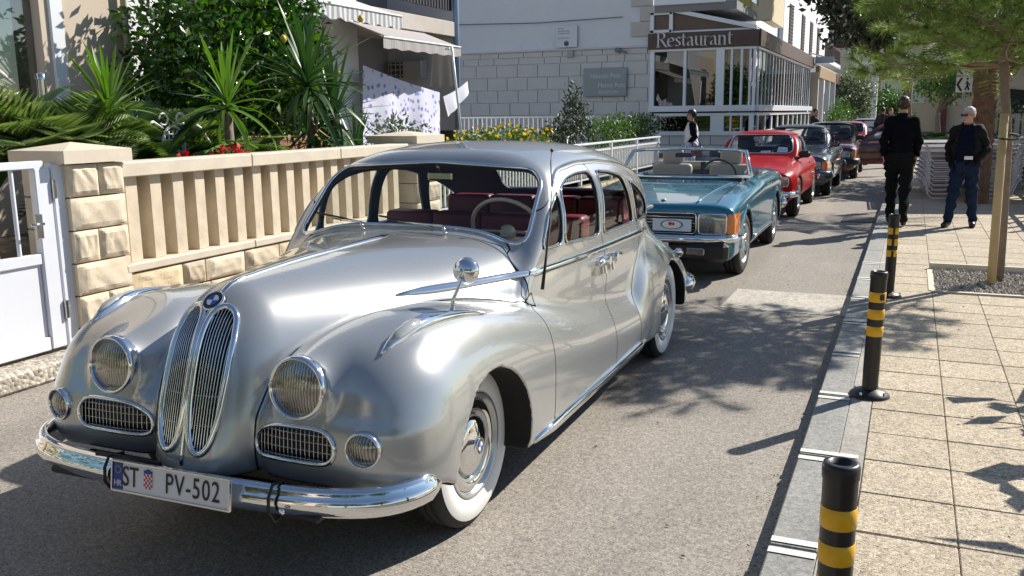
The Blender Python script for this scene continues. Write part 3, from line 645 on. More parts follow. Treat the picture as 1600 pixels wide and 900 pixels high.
SIDE_WIN = [[(.805, 1.025), (1.060, 1.02), (1.112, 1.282), (.950, 1.185)],                       # quarter light
            [(1.085, 1.02), (1.62, .995), (1.655, 1.348), (1.45, 1.348), (1.29, 1.333), (1.18, 1.297), (1.135, 1.27)],
            [(1.695, .995), (2.335, .99), (2.25, 1.19), (2.20, 1.285), (1.98, 1.325), (1.75, 1.345)],
            [(2.40, .985), (2.90, .98), (2.82, 1.06), (2.70, 1.125), (2.52, 1.198), (2.33, 1.255)]]
DRIP = [(1.10, 1.305), (1.17, 1.348), (1.29, 1.384), (1.55, 1.402), (1.86, 1.396), (2.24, 1.358), (2.59, 1.29), (2.8, 1.215), (2.95, 1.12), (3.02, 1.02)]
def build_hero(loc, phi):
    car = thing('vintage_car', 'silver vintage saloon with upright twin grilles and whitewall tyres, nearest car, at the front', 'car', loc, phi)
    V, T = field_mesh(hero_f, (-.96, -1.0, .16), (.96, 3.98, 1.56), .0165)
    def wins(V, k):
        x, y, z = V[:, :3].T; ax = np.abs(x)
        if k < 4: return np.maximum(rpoly(y, z, SIDE_WIN[k], .006 if k == 0 else .012), .36-ax)
        fc, ff, fr, fg = hero_parts(x, y, z)
        if k == 4: return np.maximum(np.maximum(rpoly(x, z, [(-.648, 1.045), (0, 1.088), (.648, 1.045), (.618, 1.325), (.55, 1.388), (0, 1.416), (-.55, 1.388), (-.618, 1.325)], .035), y-1.45), (fg-np.minimum(fc, ff)+.012)*.6)
        return np.maximum(rpoly(x, z, [(-.50, 1.11), (.50, 1.11), (.44, 1.37), (-.44, 1.37)], .05), 2.4-y)
    def nosehole(V):
        x, y, z = V[:, :3].T; ax = np.abs(x)
        return np.maximum(np.minimum(rpoly(ax, z, KID, .012), rpoly(ax, z, VENT, .03)), y+.3)
    gl = []
    names = ['quarter_light', 'front_door_glass', 'rear_door_glass', 'rear_quarter_glass', 'windscreen', 'rear_window']
    surround = []
    for k in range(6):
        Vg, Tg, sg = clip(V, T, -wins(V, k))
        if k < 4:
            for s in (1, -1):
                a, b, c = clip(Vg, Tg, s*Vg[:, 0]); 
                if k == 1:  # the front door glass is wound half down
                    a, b, c = clip(a, b, np.where(s > 0, 1.12-a[:, 2], 1.0))
                sheet(names[k], a, b, GLASS, hero_f, car, -.008)
        else: sheet(names[k], Vg, Tg, GLASS, hero_f, car, -.006)
    B, BT = V, T
    for k in range(6):
        B, BT, sg = clip(B, BT, wins(B, k))
        if k < 4: pass
        for sx in ((1, -1) if k < 4 else (0,)):
            mb = trims(hero_f, B, sg, .011 if k >= 4 else .0065, .003, .03, .3, flat=.8, xs=sx); mb.build('window_trim' if k < 4 else 'screen_trim', CHROME, car)
            mb = trims(hero_f, B, sg, .012 if k >= 4 else .007, -.012, .03, .3, flat=1, xs=sx); mb.build('window_seal', BLACK, car)
    B, BT, sg = clip(B, BT, nosehole(B))
    # inner shell
    IV, IT, _ = clip(B, BT, B[:, 2]-.30); sheet('cabin_lining', IV, IT, LINING, hero_f, car, -.016)
    # underside and wheel wells
    def und(V):
        x, y, z = V[:, :3].T; ax = np.abs(x)
        zb = pch(y, [(-.9, .42), (-.55, .40), (-.33, .29), (.5, .235), (2.2, .235), (3.0, .27), (3.8, .34)])
        wf, wr = hero_arch(ax, y, z)
        return np.minimum(np.minimum(wf-.004, wr-.004), z-zb-.008)
    a, b, _ = clip(B, BT, -und(B)); sheet('wheel_wells', a, b, DARK, hero_f, car)
    B, BT, _ = clip(B, BT, und(B))
    # panel lines
    g = .0036
    def lines(V):
        x, y, z = V[:, :3].T; ax = np.abs(x); fc, ff, fr, fg = hero_parts(x, y, z)
        d0 = pch(z, [(.2, .545), (.45, .545), (.62, .57), (.78, .62), (.95, .66), (1.1, .74)])
        d1 = pch(z, [(.2, 1.56), (.45, 1.57), (.62, 1.60), (.85, 1.66), (1.4, 1.665)])
        e = .002; G = [hero_parts(x+a, y+b, z+c) for a, b, c in ((e, 0, 0), (0, e, 0), (0, 0, e))]
        seam = ff-fc; gv_ = np.stack([(q[1]-q[0]-seam)/e for q in G], 1); nn_ = V[:, 3:6]; gv_ = gv_-nn_*(gv_*nn_).sum(1)[:, None]; seam = seam/np.clip(np.linalg.norm(gv_, axis=1), .06, 4)*2.5
        hs_ = np.clip((ax-.52)/.14, 0, 1); hoodb = .695+.10*ax-y-.10*hs_*hs_*(3-2*hs_)-.004
        hood = np.minimum(np.minimum(seam*.4, hoodb), np.minimum((fg-.008)*9, z-.36))
        hood = np.where(z > .3, hood, -1)
        ye_ = pch(z, [(.2, 2.13), (.5, 2.12), (.7, 2.2), (.82, 2.33), (.92, 2.42), (1.4, 2.42)])-.02; dr2 = np.minimum(2.42, ye_)-y
        top = np.minimum(rpoly(y, z, [(.62, .2), (2.6, .2), (2.75, 1.21), (2.59, 1.275), (2.24, 1.342), (1.86, 1.38), (1.55, 1.386), (1.29, 1.368), (1.16, 1.33), (1.05, 1.27), (.90, 1.175), (.745, 1.03), (.60, .96)], .03)*-1, z-.285)
        door1 = np.minimum(np.minimum(y-d0, d1-y), np.minimum(top, ax-.4))
        door1 = np.minimum(np.minimum(y-d0, d1-y), np.minimum(np.where(z > .95, top*3.2, z-.285), ax-.4))
        door2 = np.minimum(np.minimum(y-d1, dr2), np.minimum(np.where(z > .95, top*3.2, z-.285), ax-.4))
        wing = np.minimum(np.minimum(-seam*.4, d0-y), .945+.3*np.maximum(y-.5, 0)-0*z-z+.2)
        wing = np.minimum(np.minimum(-seam*.4, d0-y), 1-y)
        return hood, door1, door2, wing
    def take(V, T, fn, name, sides, rest=True):
        v = fn(V); a, b, _ = clip(V, T, v-g)
        for s in sides:
            if s == 0: sheet(name, a, b, SILVER, hero_f, car)
            else: p, q, _ = clip(a, b, s*a[:, 0]); sheet(name, p, q, SILVER, hero_f, car)
        r = clip(V, T, -v-g); return r[0], r[1]
    B, BT = take(B, BT, lambda V: lines(V)[0], 'bonnet', [0])
    B, BT = take(B, BT, lambda V: lines(V)[1], 'front_door', [1, -1])
    B, BT = take(B, BT, lambda V: lines(V)[2], 'rear_door', [1, -1])
    B, BT = take(B, BT, lambda V: lines(V)[3], 'front_wing', [1, -1])
    sheet('body_shell', B, BT, SILVER, hero_f, car)
    # backing behind the open nose
    for s in (1, -1):
        mb = MB(); P, n = front(hero_f, [(s*x, z) for x, z in KID], -.04); mb.add([tuple(p) for p in P], [list(range(len(P)))], False); 
        P, n = front(hero_f, [(s*x, z) for x, z in VENT], -.03); mb.add([tuple(p) for p in P], [list(range(len(P)))], False); mb.build('grille_backing', BLACK, car)
    # kidney grilles
    for s in (1, -1):
        P = resample(front(hero_f, [(s*x, z) for x, z in KID])[0], True, .02); P, n = front(hero_f, P[:, [0, 2]], .004)
        mb = MB(); mb.tube(along(P, 0), .0125, 8, True, up=along(n, 0)); kg = mb.build('kidney_grille', CHROME, car)
        K = np.array(KID); bars = []
        for i in range(11):
            x0 = .019+i*.0108
            zz = []
            for k in range(len(K)):
                a, b = K[k], K[(k+1) % len(K)]
                if (a[0]-x0)*(b[0]-x0) < 0: zz.append(a[1]+(x0-a[0])/(b[0]-a[0])*(b[1]-a[1]))
            if len(zz) < 2: continue
            z0, z1 = min(zz), max(zz); L_ = [(s*x0, z0+(z1-z0)*t/12) for t in range(13)]
            bars += L_
        P_, n_ = front(hero_f, bars, .003, -.95)
        for i in range(len(bars)//13):
            P, n = P_[i*13:i*13+13], n_[i*13:i*13+13]; mb = MB(); mb.tube(along(P, 0), .0023, 5, up=along(n, 0)); mb.build('grille_bar', CHROME, kg)
        for z0 in (.60, .70, .80, .90):
            xs = [K[k][0]+(z0-K[k][1])/(K[(k+1) % len(K)][1]-K[k][1])*(K[(k+1) % len(K)][0]-K[k][0]) for k in range(len(K)) if (K[k][1]-z0)*(K[(k+1) % len(K)][1]-z0) < 0]
            P, n = front(hero_f, [(s*(min(xs)+(max(xs)-min(xs))*t/5), z0) for t in range(6)], -.004); mb = MB(); mb.tube(along(P, 0), .0022, 5); mb.build('grille_cross_bar', DCHROME, kg)
        # lower vents
        P = front(hero_f, [(s*x, z) for x, z in VENT])[0]; P = resample(P, True, .02)
        for _ in range(3): P = (np.roll(P, 1, 0)+2*P+np.roll(P, -1, 0))/4
        P, n = front(hero_f, P[:, [0, 2]], .004); mb = MB(); mb.tube(along(P, 0), .0085, 8, True, up=along(n, 0)); vg = mb.build('vent_grille', CHROME, car)
        gv = MB(); Vp = VENT; vb = []
        for i in range(19):
            x0 = .245+i*.0178; zz = [Vp[k][1]+(x0-Vp[k][0])/(Vp[(k+1) % 6][0]-Vp[k][0])*(Vp[(k+1) % 6][1]-Vp[k][1]) for k in range(6) if (Vp[k][0]-x0)*(Vp[(k+1) % 6][0]-x0) < 0]
            if len(zz) > 1: vb += [(s*x0, min(zz)+(max(zz)-min(zz))*t/4) for t in range(5)]
        P_, n_ = front(hero_f, vb, 0, -.95)
        for i in range(len(vb)//5): gv.tube(along(P_[i*5:i*5+5], 0), .0022, 4)
        for z0 in (.515, .545, .575, .60):
            P, n = front(hero_f, [(s*(.245+.325*t/8), z0) for t in range(9)], -.002); gv.tube(along(P, 0), .0018, 4)
        gm = gv.build('vent_mesh', DCHROME, vg)
    # centre spine of the nose, bonnet blade and badge
    P, n = front(hero_f, [(0, .46+.53*t/14) for t in range(15)], .004); mb = MB(); mb.tube(along(P, 0), [.006]*15, 6, up=along(n, 0)); mb.build('nose_strip', CHROME, car)
    P, n = top(hero_f, [(0, -.60+1.22*t/20) for t in range(21)], .002); mb = MB(); mb.tube(along(P, 0), [.014+.010*t/20 for t in range(19)]+[.018, .004], 8, flat=.35, up=along(n, 0)); mb.build('bonnet_strip', CHROME, car)
    P, n = snap(hero_f, [(0, -.655, 1.03)], .008); roundel(car, P[0], n[0], (0, .3, 1), .041, 'bonnet_badge')
    # lamps
    for s in (1, -1):
        P = [(s*.42, -.733, .752)]; lamp(car, 'headlight', P[0], (s*.03, -1, .12), .108, .03, back=.05)
        P, n = front(hero_f, [(s*.685, .574)], .002); lamp(car, 'fog_light', P[0], (s*.16, -1, 0), .062, .03, back=.05)
        # blade lamp along the wing crown
        P, n = top(hero_f, [(s*(.668+.08*t/14), -.585+.66*t/14) for t in range(15)], .004)
        mb = MB(); mb.tube(along(P, 0), [.006, .018, .028, .033, .034, .033, .031, .028, .025, .022, .019, .016, .013, .010, .005], 10, flat=.75, up=along(n, 0)); wl = mb.build('wing_lamp', CHROME, car)
        mb = MB(); mb.tube(along(P[1:6]+n[1:6]*.012, 0), [.004, .022, .026, .024, .01], 10, flat=.8, up=along(n[1:6], 0)); mb.build('lens', simple('clear lens', (.55, .55, .5), .05, .5, coat=1), wl)
    # belt moulding, sill strip
    for s in (1, -1):
        P, n = side(hero_f, [(.0+2.66*t/40, .936-.022*t/40) for t in range(41)], s, .003); r = [.004, .011, .017]+[.0185]*35+[.016, .011, .004]
        mb = MB(); mb.tube(along(P, 0), r, 8, flat=.38, up=along(n, 0)); mb.build('belt_moulding', CHROME, car)
        mb = MB(); mb.tube([(s*(.868-.008*t/10), .32+1.95*t/10, .262) for t in range(11)], [.014]+[.030]*9+[.014], 8, up=(s*1, 0, .2)); mb.build('sill_strip', CHROME, car)
        Pd = resample(np.array([(0, a, b) for a, b in DRIP]), False, .05); P, n = side(hero_f, Pd[:, 1:], s, .004)
        mb = MB(); mb.tube(along(P, 0), .0085, 6, flat=.9, up=along(n, 0)); mb.build('drip_rail', CHROME, car)
        # door handles
        for yh, dr in ((1.55, 1), (1.78, -1)):
            P, n = side(hero_f, [(yh, .855)], s, .034); p = Vector(P[0]); mb = MB()
            mb.tube([p+Vector((0, -.10*dr, -.006)), p+Vector((0, -.04*dr, 0)), p+Vector((0, .02*dr, .004)), p+Vector((0, .06*dr, .004))], [.010, .020, .024, .020], 10, flat=.7, up=(s, 0, 0))
            mb.cyl(p-Vector((s*.045, -.045*dr, 0)), p+Vector((s*.016, .045*dr, 0)), .024, n=14); mb.cyl(p-Vector((s*.04, .05*dr, 0)), p-Vector((0, .05*dr, 0)), .013, n=10)
            mb.cyl(p+Vector((-s*.02, .045*dr, -.02)), p+Vector((-s*.01, .045*dr, -.075)), .009, n=8); mb.build('door_handle', CHROME, car)
    # bumpers
    BZ = .415
    path = [(.845, -.50), (.852, -.59), (.838, -.67), (.795, -.75), (.72, -.81), (.60, -.855), (.46, -.88), (.30, -.895), (.10, -.902)]
    path = path+[(-x, y) for x, y in path[::-1]]
    def sweep_bar(prof, path, z0, ends=.35):
        mb = MB(); P = resample(np.array([(x, y, z0) for x, y in path]), False, .04); m = len(P); Vv = []; F = []; k = len(prof)
        for i in range(m):
            t = P[min(i+1, m-1)]-P[max(i-1, 0)]; t /= np.linalg.norm(t); o = np.array([-t[1], t[0], 0])
            e = min(1, .25+.75*min(i, m-1-i)/3.0)
            for a, b in prof: Vv.append(tuple(P[i]+o*a*e+np.array([0, 0, b*e])))
        for i in range(m-1):
            for j in range(k): F.append((i*k+j, i*k+(j+1) % k, (i+1)*k+(j+1) % k, (i+1)*k+j))
        F += [list(range(k)), [(m-1)*k+j for j in range(k)][::-1]]
        return mb.add(Vv, F, True)
    bp_ = [(.0, .056), (.014, .052), (.024, .040), (.024, .030), (.034, .022), (.040, .0), (.038, -.018), (.028, -.036), (.010, -.050), (-.01, -.052), (-.012, .05)]
    bu = sweep_bar(bp_, path, BZ).build('front_bumper', CHROME, car)
    for xs in (-.27, .44):
        mb = MB(); yb = -.890
        mb.tube([(xs, yb-.028, BZ+.066), (xs, yb-.052, BZ+.03), (xs, yb-.056, BZ-.02), (xs, yb-.03, BZ-.062), (xs, yb+.03, BZ-.056), (xs, yb+.035, BZ+.056)], .006, 6, True); mb.build('bumper_strap', BLACK, bu)
        mb = MB(); mb.lathe([(.011, 0), (.011, .006), (.006, .009), (0, .009)], 12, Matrix.Translation((xs+.045, yb-.044, BZ-.012)) @ Matrix.Rotation(PI/2, 4, 'X'), axis='Z'); mb.build('bumper_bolt', CHROME, bu)
    rp = [(.875, 3.28), (.88, 3.42), (.84, 3.58), (.72, 3.68), (.4, 3.72)]; rp = rp+[(-x, y) for x, y in rp[::-1]]
    m2 = MB(); P = resample(np.array([(x, y, .42) for x, y in rp]), False, .05); m2.tube(along(P, 0), [.02]+[.05]*(len(P)-2)+[.02], 8, flat=1.1); m2.build('rear_bumper', CHROME, car)
    mb = MB(); mb.box((0, -.80, .375), (1.2, .20, .03), None, .01); mb.box((0, -.86, .40), (.9, .02, .06)); mb.build('front_apron', BLACK, car)
    mb = MB(); mb.box((-.20, -.90, .472), (.30, .012, .02)); mb.build('plate_bracket', BLACK, car)
    build_plate(car, (.045, -.962, .438), .50, .098, (R(-8), 0, R(.6)))
    # mirror on the wing
    P, n = snap(hero_f, [(.70, -.12, .92)], .02); p = Vector(P[0]); mt = p+Vector((.035, .03, .115)); mb = MB()
    mb.tube([p-Vector((0, .01, .03)), p+Vector((.005, 0, .03)), p+Vector((.03, .015, .09)), mt], [.012, .008, .006, .006], 8)
    mi = mb.build('wing_mirror', CHROME, car); q = Vector((.12, -1, .12)).to_track_quat('Z', 'Y').to_matrix().to_4x4(); q.translation = mt+Vector((.005, .01, .02))
    mb = MB(); mb.lathe([(.0, .030), (.022, .027), (.040, .017), (.050, .002), (.053, -.010), (.050, -.016), (0, -.018)], 28, q, axis='Z'); mb.build('mirror_head', CHROME, mi)
    # aerial on the screen pillar
    mb = MB(); mb.tube([(.775, .665, .865), (.765, .74, 1.0), (.74, .86, 1.15), (.70, .99, 1.30), (.655, 1.10, 1.425), (.65, 1.13, 1.475)], [.009, .006, .005, .004, .003, .0028], 6); ae = mb.build('aerial', BLACK, car)
    mb = MB(); mb.lathe([(0, -.008), (.008, -.006), (.009, 0), (.006, .008), (0, .009)], 10, Matrix.Translation((.65, 1.13, 1.48)), axis='Z'); mb.build('aerial_tip', BLACK, ae)
    # wipers
    for xa, xb, dx in ((-.20, -.46, 1), (.26, -.06, 1)):
        Pp, n = top(hero_f, [(xa, .70)], .012); p0_ = Vector(Pp[0])
        mb = MB(); e = Vector((xb, .80+(1.135-1.1)*1.02+.08*xb*xb-.03, 1.135)); mb.tube([p0_, p0_+Vector((-.03, .03, .03)), (p0_*.4+e*.6)+Vector((0, -.01, .012)), e], [.010, .006, .005, .004], 6); wi = mb.build('wiper', DCHROME, car)
        mb = MB(); b0 = Vector((xb-.13, .80+(1.155-1.1)*1.02+.08*(xb-.13)**2-.02, 1.155)); b1 = Vector((xb+.20, .80+(1.118-1.1)*1.02+.08*(xb+.20)**2-.02, 1.118))
        mb.tube([b0, (b0+b1)/2+Vector((0, -.004, .004)), b1], .0055, 5); mb.build('wiper_blade', BLACK, wi)
    # wheels
    for s in (1, -1):
        wheel_parts(car, (s*.668, 0, .335), s, .335, .15, True, .212, 'disc', steer=-.02)
        wheel_parts(car, (s*.765, 2.85, .335), s, .335, .15, True, .212, 'disc')
    # cabin: benches, wheel, dash, mirror, pillars, floor
    mb = MB(); mb.box((0, 1.6, .33), (1.36, 2.1, .04)); mb.box((0, .93, .66), (1.28, .05, .6)); mb.build('cabin_floor', LINING, car)
    def bench(y0, nm, zb=.48, top=1.04):
        mb = MB()
        for i in range(4):
            xx = -.48+.32*i
            mb.box((xx, y0+.20, zb), (.318, .52, .16), None, .03, seg=3); mb.box((xx, y0+.50, (zb+top)/2+.03), (.318, .15, top-zb), None, .028, seg=3)
        return mb.build(nm, RED_LEATHER, car)
    bench(1.22, 'front_bench', top=1.06); bench(2.05, 'rear_bench', top=1.09)
    mb = MB(); mb.box((0, 1.02, 1.0), (1.24, .22, .08), None, .03); mb.box((0, 1.08, .88), (1.22, .06, .20), None, .02); mb.build('dashboard', simple('dark walnut', (.035, .018, .012), .25, coat=.6), car)
    q = Matrix.Translation((.36, 1.24, 1.045)) @ Matrix.Rotation(R(-62), 4, 'X')
    mb = MB(); mb.lathe([(.205+.011*math.cos(a*PI/4), .011*math.sin(a*PI/4)) for a in range(9)], 44, q, axis='Z'); sw = mb.build('steering_wheel', IVORY, car)
    mb = MB(); mb.cyl((-.2, 0, 0), (.2, 0, 0), .008, n=8, M=q); mb.lathe([(0, .02), (.035, .016), (.045, 0), (.03, -.05), (0, -.05)], 20, q, axis='Z'); mb.cyl((0, 0, -.03), (0, 0, -.5), .02, n=8, M=q); mb.build('spokes', IVORY, sw)
    mb = MB(); mb.box((-.03, 1.22, 1.335), (.15, .02, .05), None, .012); mb.tube([(-.03, 1.21, 1.36), (-.04, 1.20, 1.42)], .006, 6); mb.build('rear_view_mirror', DCHROME, car)
    for s in (1, -1):
        P, n = side(hero_f, [(3.22, .66)], s, .01); mb = MB(); mb.tube([P[0]+np.array([0, -.08, .02]), P[0]+n[0]*.01, P[0]+np.array([0, .08, -.03])], [.01, .035, .012], 10); mb.build('rear_lamp', DCHROME, car)
    return car
HERO = build_hero((-2.2836, 3.1396, 0), .01)
# ------------------------------------------------------------------ the other parked classics
def car_field(S):
    zc = S.get('zc', .50); n = S.get('n', 4.5); H = max(p[1] for p in S['deck'])
    def parts(x, y, z):
        ax = np.abs(x); hw = pch(y, S['hw']); zt = pch(y, S['deck']); hz = np.maximum(zt-zc, .05); hzz = np.where(z > zc, hz, zc-S['zb']+.02)
        nn = S.get('nfun', lambda y: n)(y)
        fb = (((ax/hw)**nn+(np.abs(z-zc)/hzz)**nn+1e-9)**(1/nn)-1)*np.minimum(hw, hz)
        yf = pch(z, S['front'])+S.get('fcurve', .12)*ax**2; yr = pch(z, S['rear'])-S.get('fcurve', .12)*ax**2
        fb = smax(smax(fb, yf-y, .06), y-yr, .06); fb = smax(fb, S['zb']-z, .03)
        fg = None
        if 'roof' in S:
            gw = pch(y, S['gw']); gt = pch(y, S['roof']); zg = S['belt']-.1; m = S.get('gn', 3.6)
            fg = (((ax/gw)**m+(np.abs(z-zg)/np.maximum(gt-zg, .03))**m+1e-9)**(1/m)-1)*.5
            (ya, za), (yb, zb_) = S['ws']; sl = (yb-ya)/(zb_-za); fg = smax(fg, (ya+(z-za)*sl+.12*ax**2-y)/math.hypot(1, sl), .05)
            if 'rw' in S: (ya, za), (yb, zb_) = S['rw']; sl = (yb-ya)/(zb_-za); fg = smax(fg, (y-(ya+(z-za)*sl-.12*ax**2))/math.hypot(1, sl), .06)
        return ax, fb, fg
    def arches(ax, y, z):
        return np.minimum(*[np.maximum(np.hypot(y-yy, z-S['rt'])-S['ar'], S['ai']-ax) for yy in (0, S['wb'])])
    def f(x, y, z):
        ax, fb, fg = parts(x, y, z); b = fb if fg is None else smin(fb, fg, .03)
        if 'flare' in S:
            for yy in (0, S['wb']): b = smin(b, np.maximum(np.hypot(np.hypot(y-yy, z-S['rt'])-S['ar']-.012, ax-S['W']+.012)-.022, .3-z+.0), .015)
        b = smax(b, -arches(ax, y, z), .01)
        if 'pit' in S:
            (x1, y0, y1, z0) = S['pit']; b = smax(b, -np.maximum(np.maximum(ax-x1, np.maximum(y0-y, y-y1)), z0-z), .02)
        return b
    return f, arches, parts
def build_car(S):
    f, arches, parts = car_field(S); h = S.get('h', .026)
    car = thing('parked_car', S['label'], 'car', S['loc'], S.get('rz', 0), 'classic cars parked in a row along the left kerb')
    V, T = field_mesh(f, (0, S['front'][0][1]-.15, .1), (S['W']+.06, S['rear'][0][1]+.15, S['H']+.05), h)
    yR = S['rear'][0][1]; paint = S['paint']
    def dy(V, k):
        x, y, z = V[:, :3].T; ax = np.abs(x); w = S['windows'][k]
        if w[0] == 's': return np.maximum(rpoly(y, z, w[1], .02), .35-ax)
        if w[0] == 'f': return np.maximum(np.maximum(rpoly(x, z, w[1], .05), y-S['ws'][1][0]-.35), S['ws'][0][0]-.1-y)
        return np.maximum(rpoly(x, z, w[1], .05), w[2]-y)
    B, BT = V, T
    for k in range(len(S.get('windows', []))):
        a, b, _ = clip(V, T, -dy(V, k))
        for sx in ((1, -1) if S['windows'][k][0] == 's' else (0,)):
          a_, b_ = (a, b) if sx == 0 else clip(a, b, sx*a[:, 0])[:2]
          sheet({'s': 'side_window', 'f': 'windscreen', 'r': 'rear_window'}[S['windows'][k][0]], a_, b_, S.get('glass', GLASS), f, car, -.006)
        B, BT, sg = clip(B, BT, dy(B, k))
        for sx in ((1, -1) if S['windows'][k][0] == 's' else (0,)): trims(f, B, sg, .009, .002, .05, .3, flat=.8, n=5, xs=sx).build('window_trim', S.get('trim', CHROME), car)
    if 'roof' in S:
        IV, IT, _ = clip(B, BT, B[:, 2]-.35); sheet('cabin_lining', IV, IT, LINING, f, car, -.016)
    def und(V): x, y, z = V[:, :3].T; return np.minimum(arches(np.abs(x), y, z)-.005, z-S['zb']-.012)
    a, b, _ = clip(B, BT, -und(B)); sheet('wheel_wells', a, b, DARK, f, car); B, BT, _ = clip(B, BT, und(B))
    if 'pit' in S:
        def pf(V): x, y, z = V[:, :3].T; x1, y0, y1, z0 = S['pit']; return np.minimum(np.minimum(x1+.004-np.abs(x), np.minimum(y-y0+.004, y1+.004-y)), z-z0+.03)
        a, b, _ = clip(B, BT, pf(B)); sheet('cockpit_lining', a, b, DSEAT, f, car); B, BT, _ = clip(B, BT, -pf(B))
    # patches of the skin in other materials: (name, material, polygon in x-z, front/rear, offset)
    for nm, mt, P, end, off in S['patches']:
        def pd(V):
            x, y, z = V[:, :3].T; q = rpoly(np.abs(x), z, P, .006); return np.maximum(q, (y+.46) if end == 'f' else (yR-.5-y))
        a, b, _ = clip(B, BT, -pd(B)); r = off
        for s in (1, -1):
            if min(p[0] for p in P) > 0: c, d, _ = clip(a, b, s*a[:, 0])
            elif s == 1: c, d = a, b
            else: continue
            if len(d): sheet(nm, c, d, mt, f, car, r)
        B, BT, sg = clip(B, BT, pd(B))
        if nm in ('headlight', 'grille'):
            for sx in ((1, -1) if nm == 'headlight' else (0,)): trims(f, B, sg, .008, .003, .016, .1, n=5, xs=sx).build(nm+'_surround', S.get('trim', CHROME), car)
    g = .004; xh, yh0, yh1 = S['bonnet']; d0, d1 = S['door']
    def take(fn, name, sides):
        nonlocal B, BT
        v = fn(B); a, b, _ = clip(B, BT, v-g)
        for s in sides:
            if s == 0: sheet(name, a, b, paint, f, car)
            else: p, q, _ = clip(a, b, s*a[:, 0]); sheet(name, p, q, paint, f, car)
        B, BT, _ = clip(B, BT, -v-g)
    beltz = S['belt']
    take(lambda V: np.minimum(np.minimum(xh-np.abs(V[:, 0]), V[:, 2]-S.get('bz', .62)), np.minimum(V[:, 1]-yh0, yh1-V[:, 1])), 'bonnet', [0])
    def dr(V): x, y, z = V[:, :3].T; return np.minimum(np.minimum(y-d0-np.maximum(z-beltz, 0)*S.get('lean', 1.1), d1-y), np.minimum(np.minimum(z-.30, S.get('dtop', 9)-z), np.abs(x)-.42))
    take(dr, 'door', [1, -1])
    if 'door2' in S:
        def dr2(V): x, y, z = V[:, :3].T; return np.minimum(np.minimum(y-d1, S['door2']-y), np.minimum(np.minimum(z-.30, S.get('dtop', 9)-z), np.abs(x)-.42))
        take(dr2, 'rear_door', [1, -1])
    sheet('body_shell', B, BT, paint, f, car)
    for s in (1, -1):
        for yy in (0, S['wb']): wheel_parts(car, (s*(S['W']-.105), yy, S['rt']), s, S['rt'], .185, False, S['rim'], S['wheel'], steer=S.get('steer', 0) if yy == 0 else 0, spin=yy)
        # handle, mirror
        P, n = side(f, [(d1-.14, beltz-.12)], s, .016); q = MB(); q.box(P[0], (.02, .15, .025), None, .006); q.build('door_handle', S.get('trim', CHROME), car)
        P, n = side(f, [(d0+.16, beltz-.02)], s, .0); q = MB(); p = Vector(P[0])+Vector((s*.10, -.02, .07)); q.box(p, (.19, .10, .11), None, .03); q.tube([Vector(P[0]), p-Vector((s*.04, 0, .04))], .018, 6); q.build('door_mirror', S.get('mirror', CHROME), car)
    # bumpers
    for end, yb, zb, rr in S['bumpers']:
        sg = -1 if end == 'f' else 1; W = S['W']
        P = resample(np.array([(-W+.01, yb-sg*.42, zb), (-W-.005, yb-sg*.2, zb), (-W+.08, yb-sg*.05, zb), (-W*.5, yb+sg*.01, zb), (0, yb+sg*.03, zb), (W*.5, yb+sg*.01, zb), (W-.08, yb-sg*.05, zb), (W+.005, yb-sg*.2, zb), (W-.01, yb-sg*.42, zb)]), False, .08)
        q = MB(); q.tube([tuple(a) for a in P], rr, 8, up=(0, 0, 1), flat=S.get('bflat', 1.4)); q.build('front_bumper' if end == 'f' else 'rear_bumper', S.get('bmat', CHROME), car)
    # seats and wheel
    fl = S['zb']+.12; zs = beltz-.45
    for s in (1, -1):
        q = MB(); q.box((s*.36, S['seaty'], zs), (.5, .5, .16), None, .05); q.box((s*.36, S['seaty']+.32, zs+.30), (.5, .14, .50), Matrix.Identity(4), .05, seg=2); st = q.build('seat', S['seat'], car)
        q = MB(); q.box((s*.36, S['seaty']+.36, zs+.63), (.27, .10, .19), None, .045, seg=3); q.build('headrest', S['seat'], st)
    q = Matrix.Translation((.36, S['seaty']-.42, beltz+.02)) @ Matrix.Rotation(R(-65), 4, 'X')
    mb = MB(); mb.lathe([(.19+.012*math.cos(a*PI/4), .012*math.sin(a*PI/4)) for a in range(9)], 32, q, axis='Z'); sw = mb.build('steering_wheel', BLACK, car)
    mb = MB(); mb.box((0, S['seaty']-.62, beltz-.06), (2*S['W']-.36, .32, .12), None, .04); mb.build('dashboard', BLACK, car)
    return car, f
ORANGE = simple('orange indicator lens', (.75, .20, .02), .15, coat=1); BLKG = simple('black grille', (.012, .012, .013), .4)
TEAL = simple('teal blue metallic paint', (.016, .15, .235), .25, .35, coat=1); REDP = simple('bright red paint', (.34, .001, .002), .3, 0, coat=.25, spec=.15)
GREYP = simple('grey blue metallic paint', (.085, .10, .12), .3, .6, coat=1); MAROON = simple('maroon paint', (.10, .014, .012), .3, .3, coat=1)
BEIGES = simple('cream leather', (.36, .33, .27), .55); DSEAT = simple('dark cloth seat', (.03, .03, .035), .85)
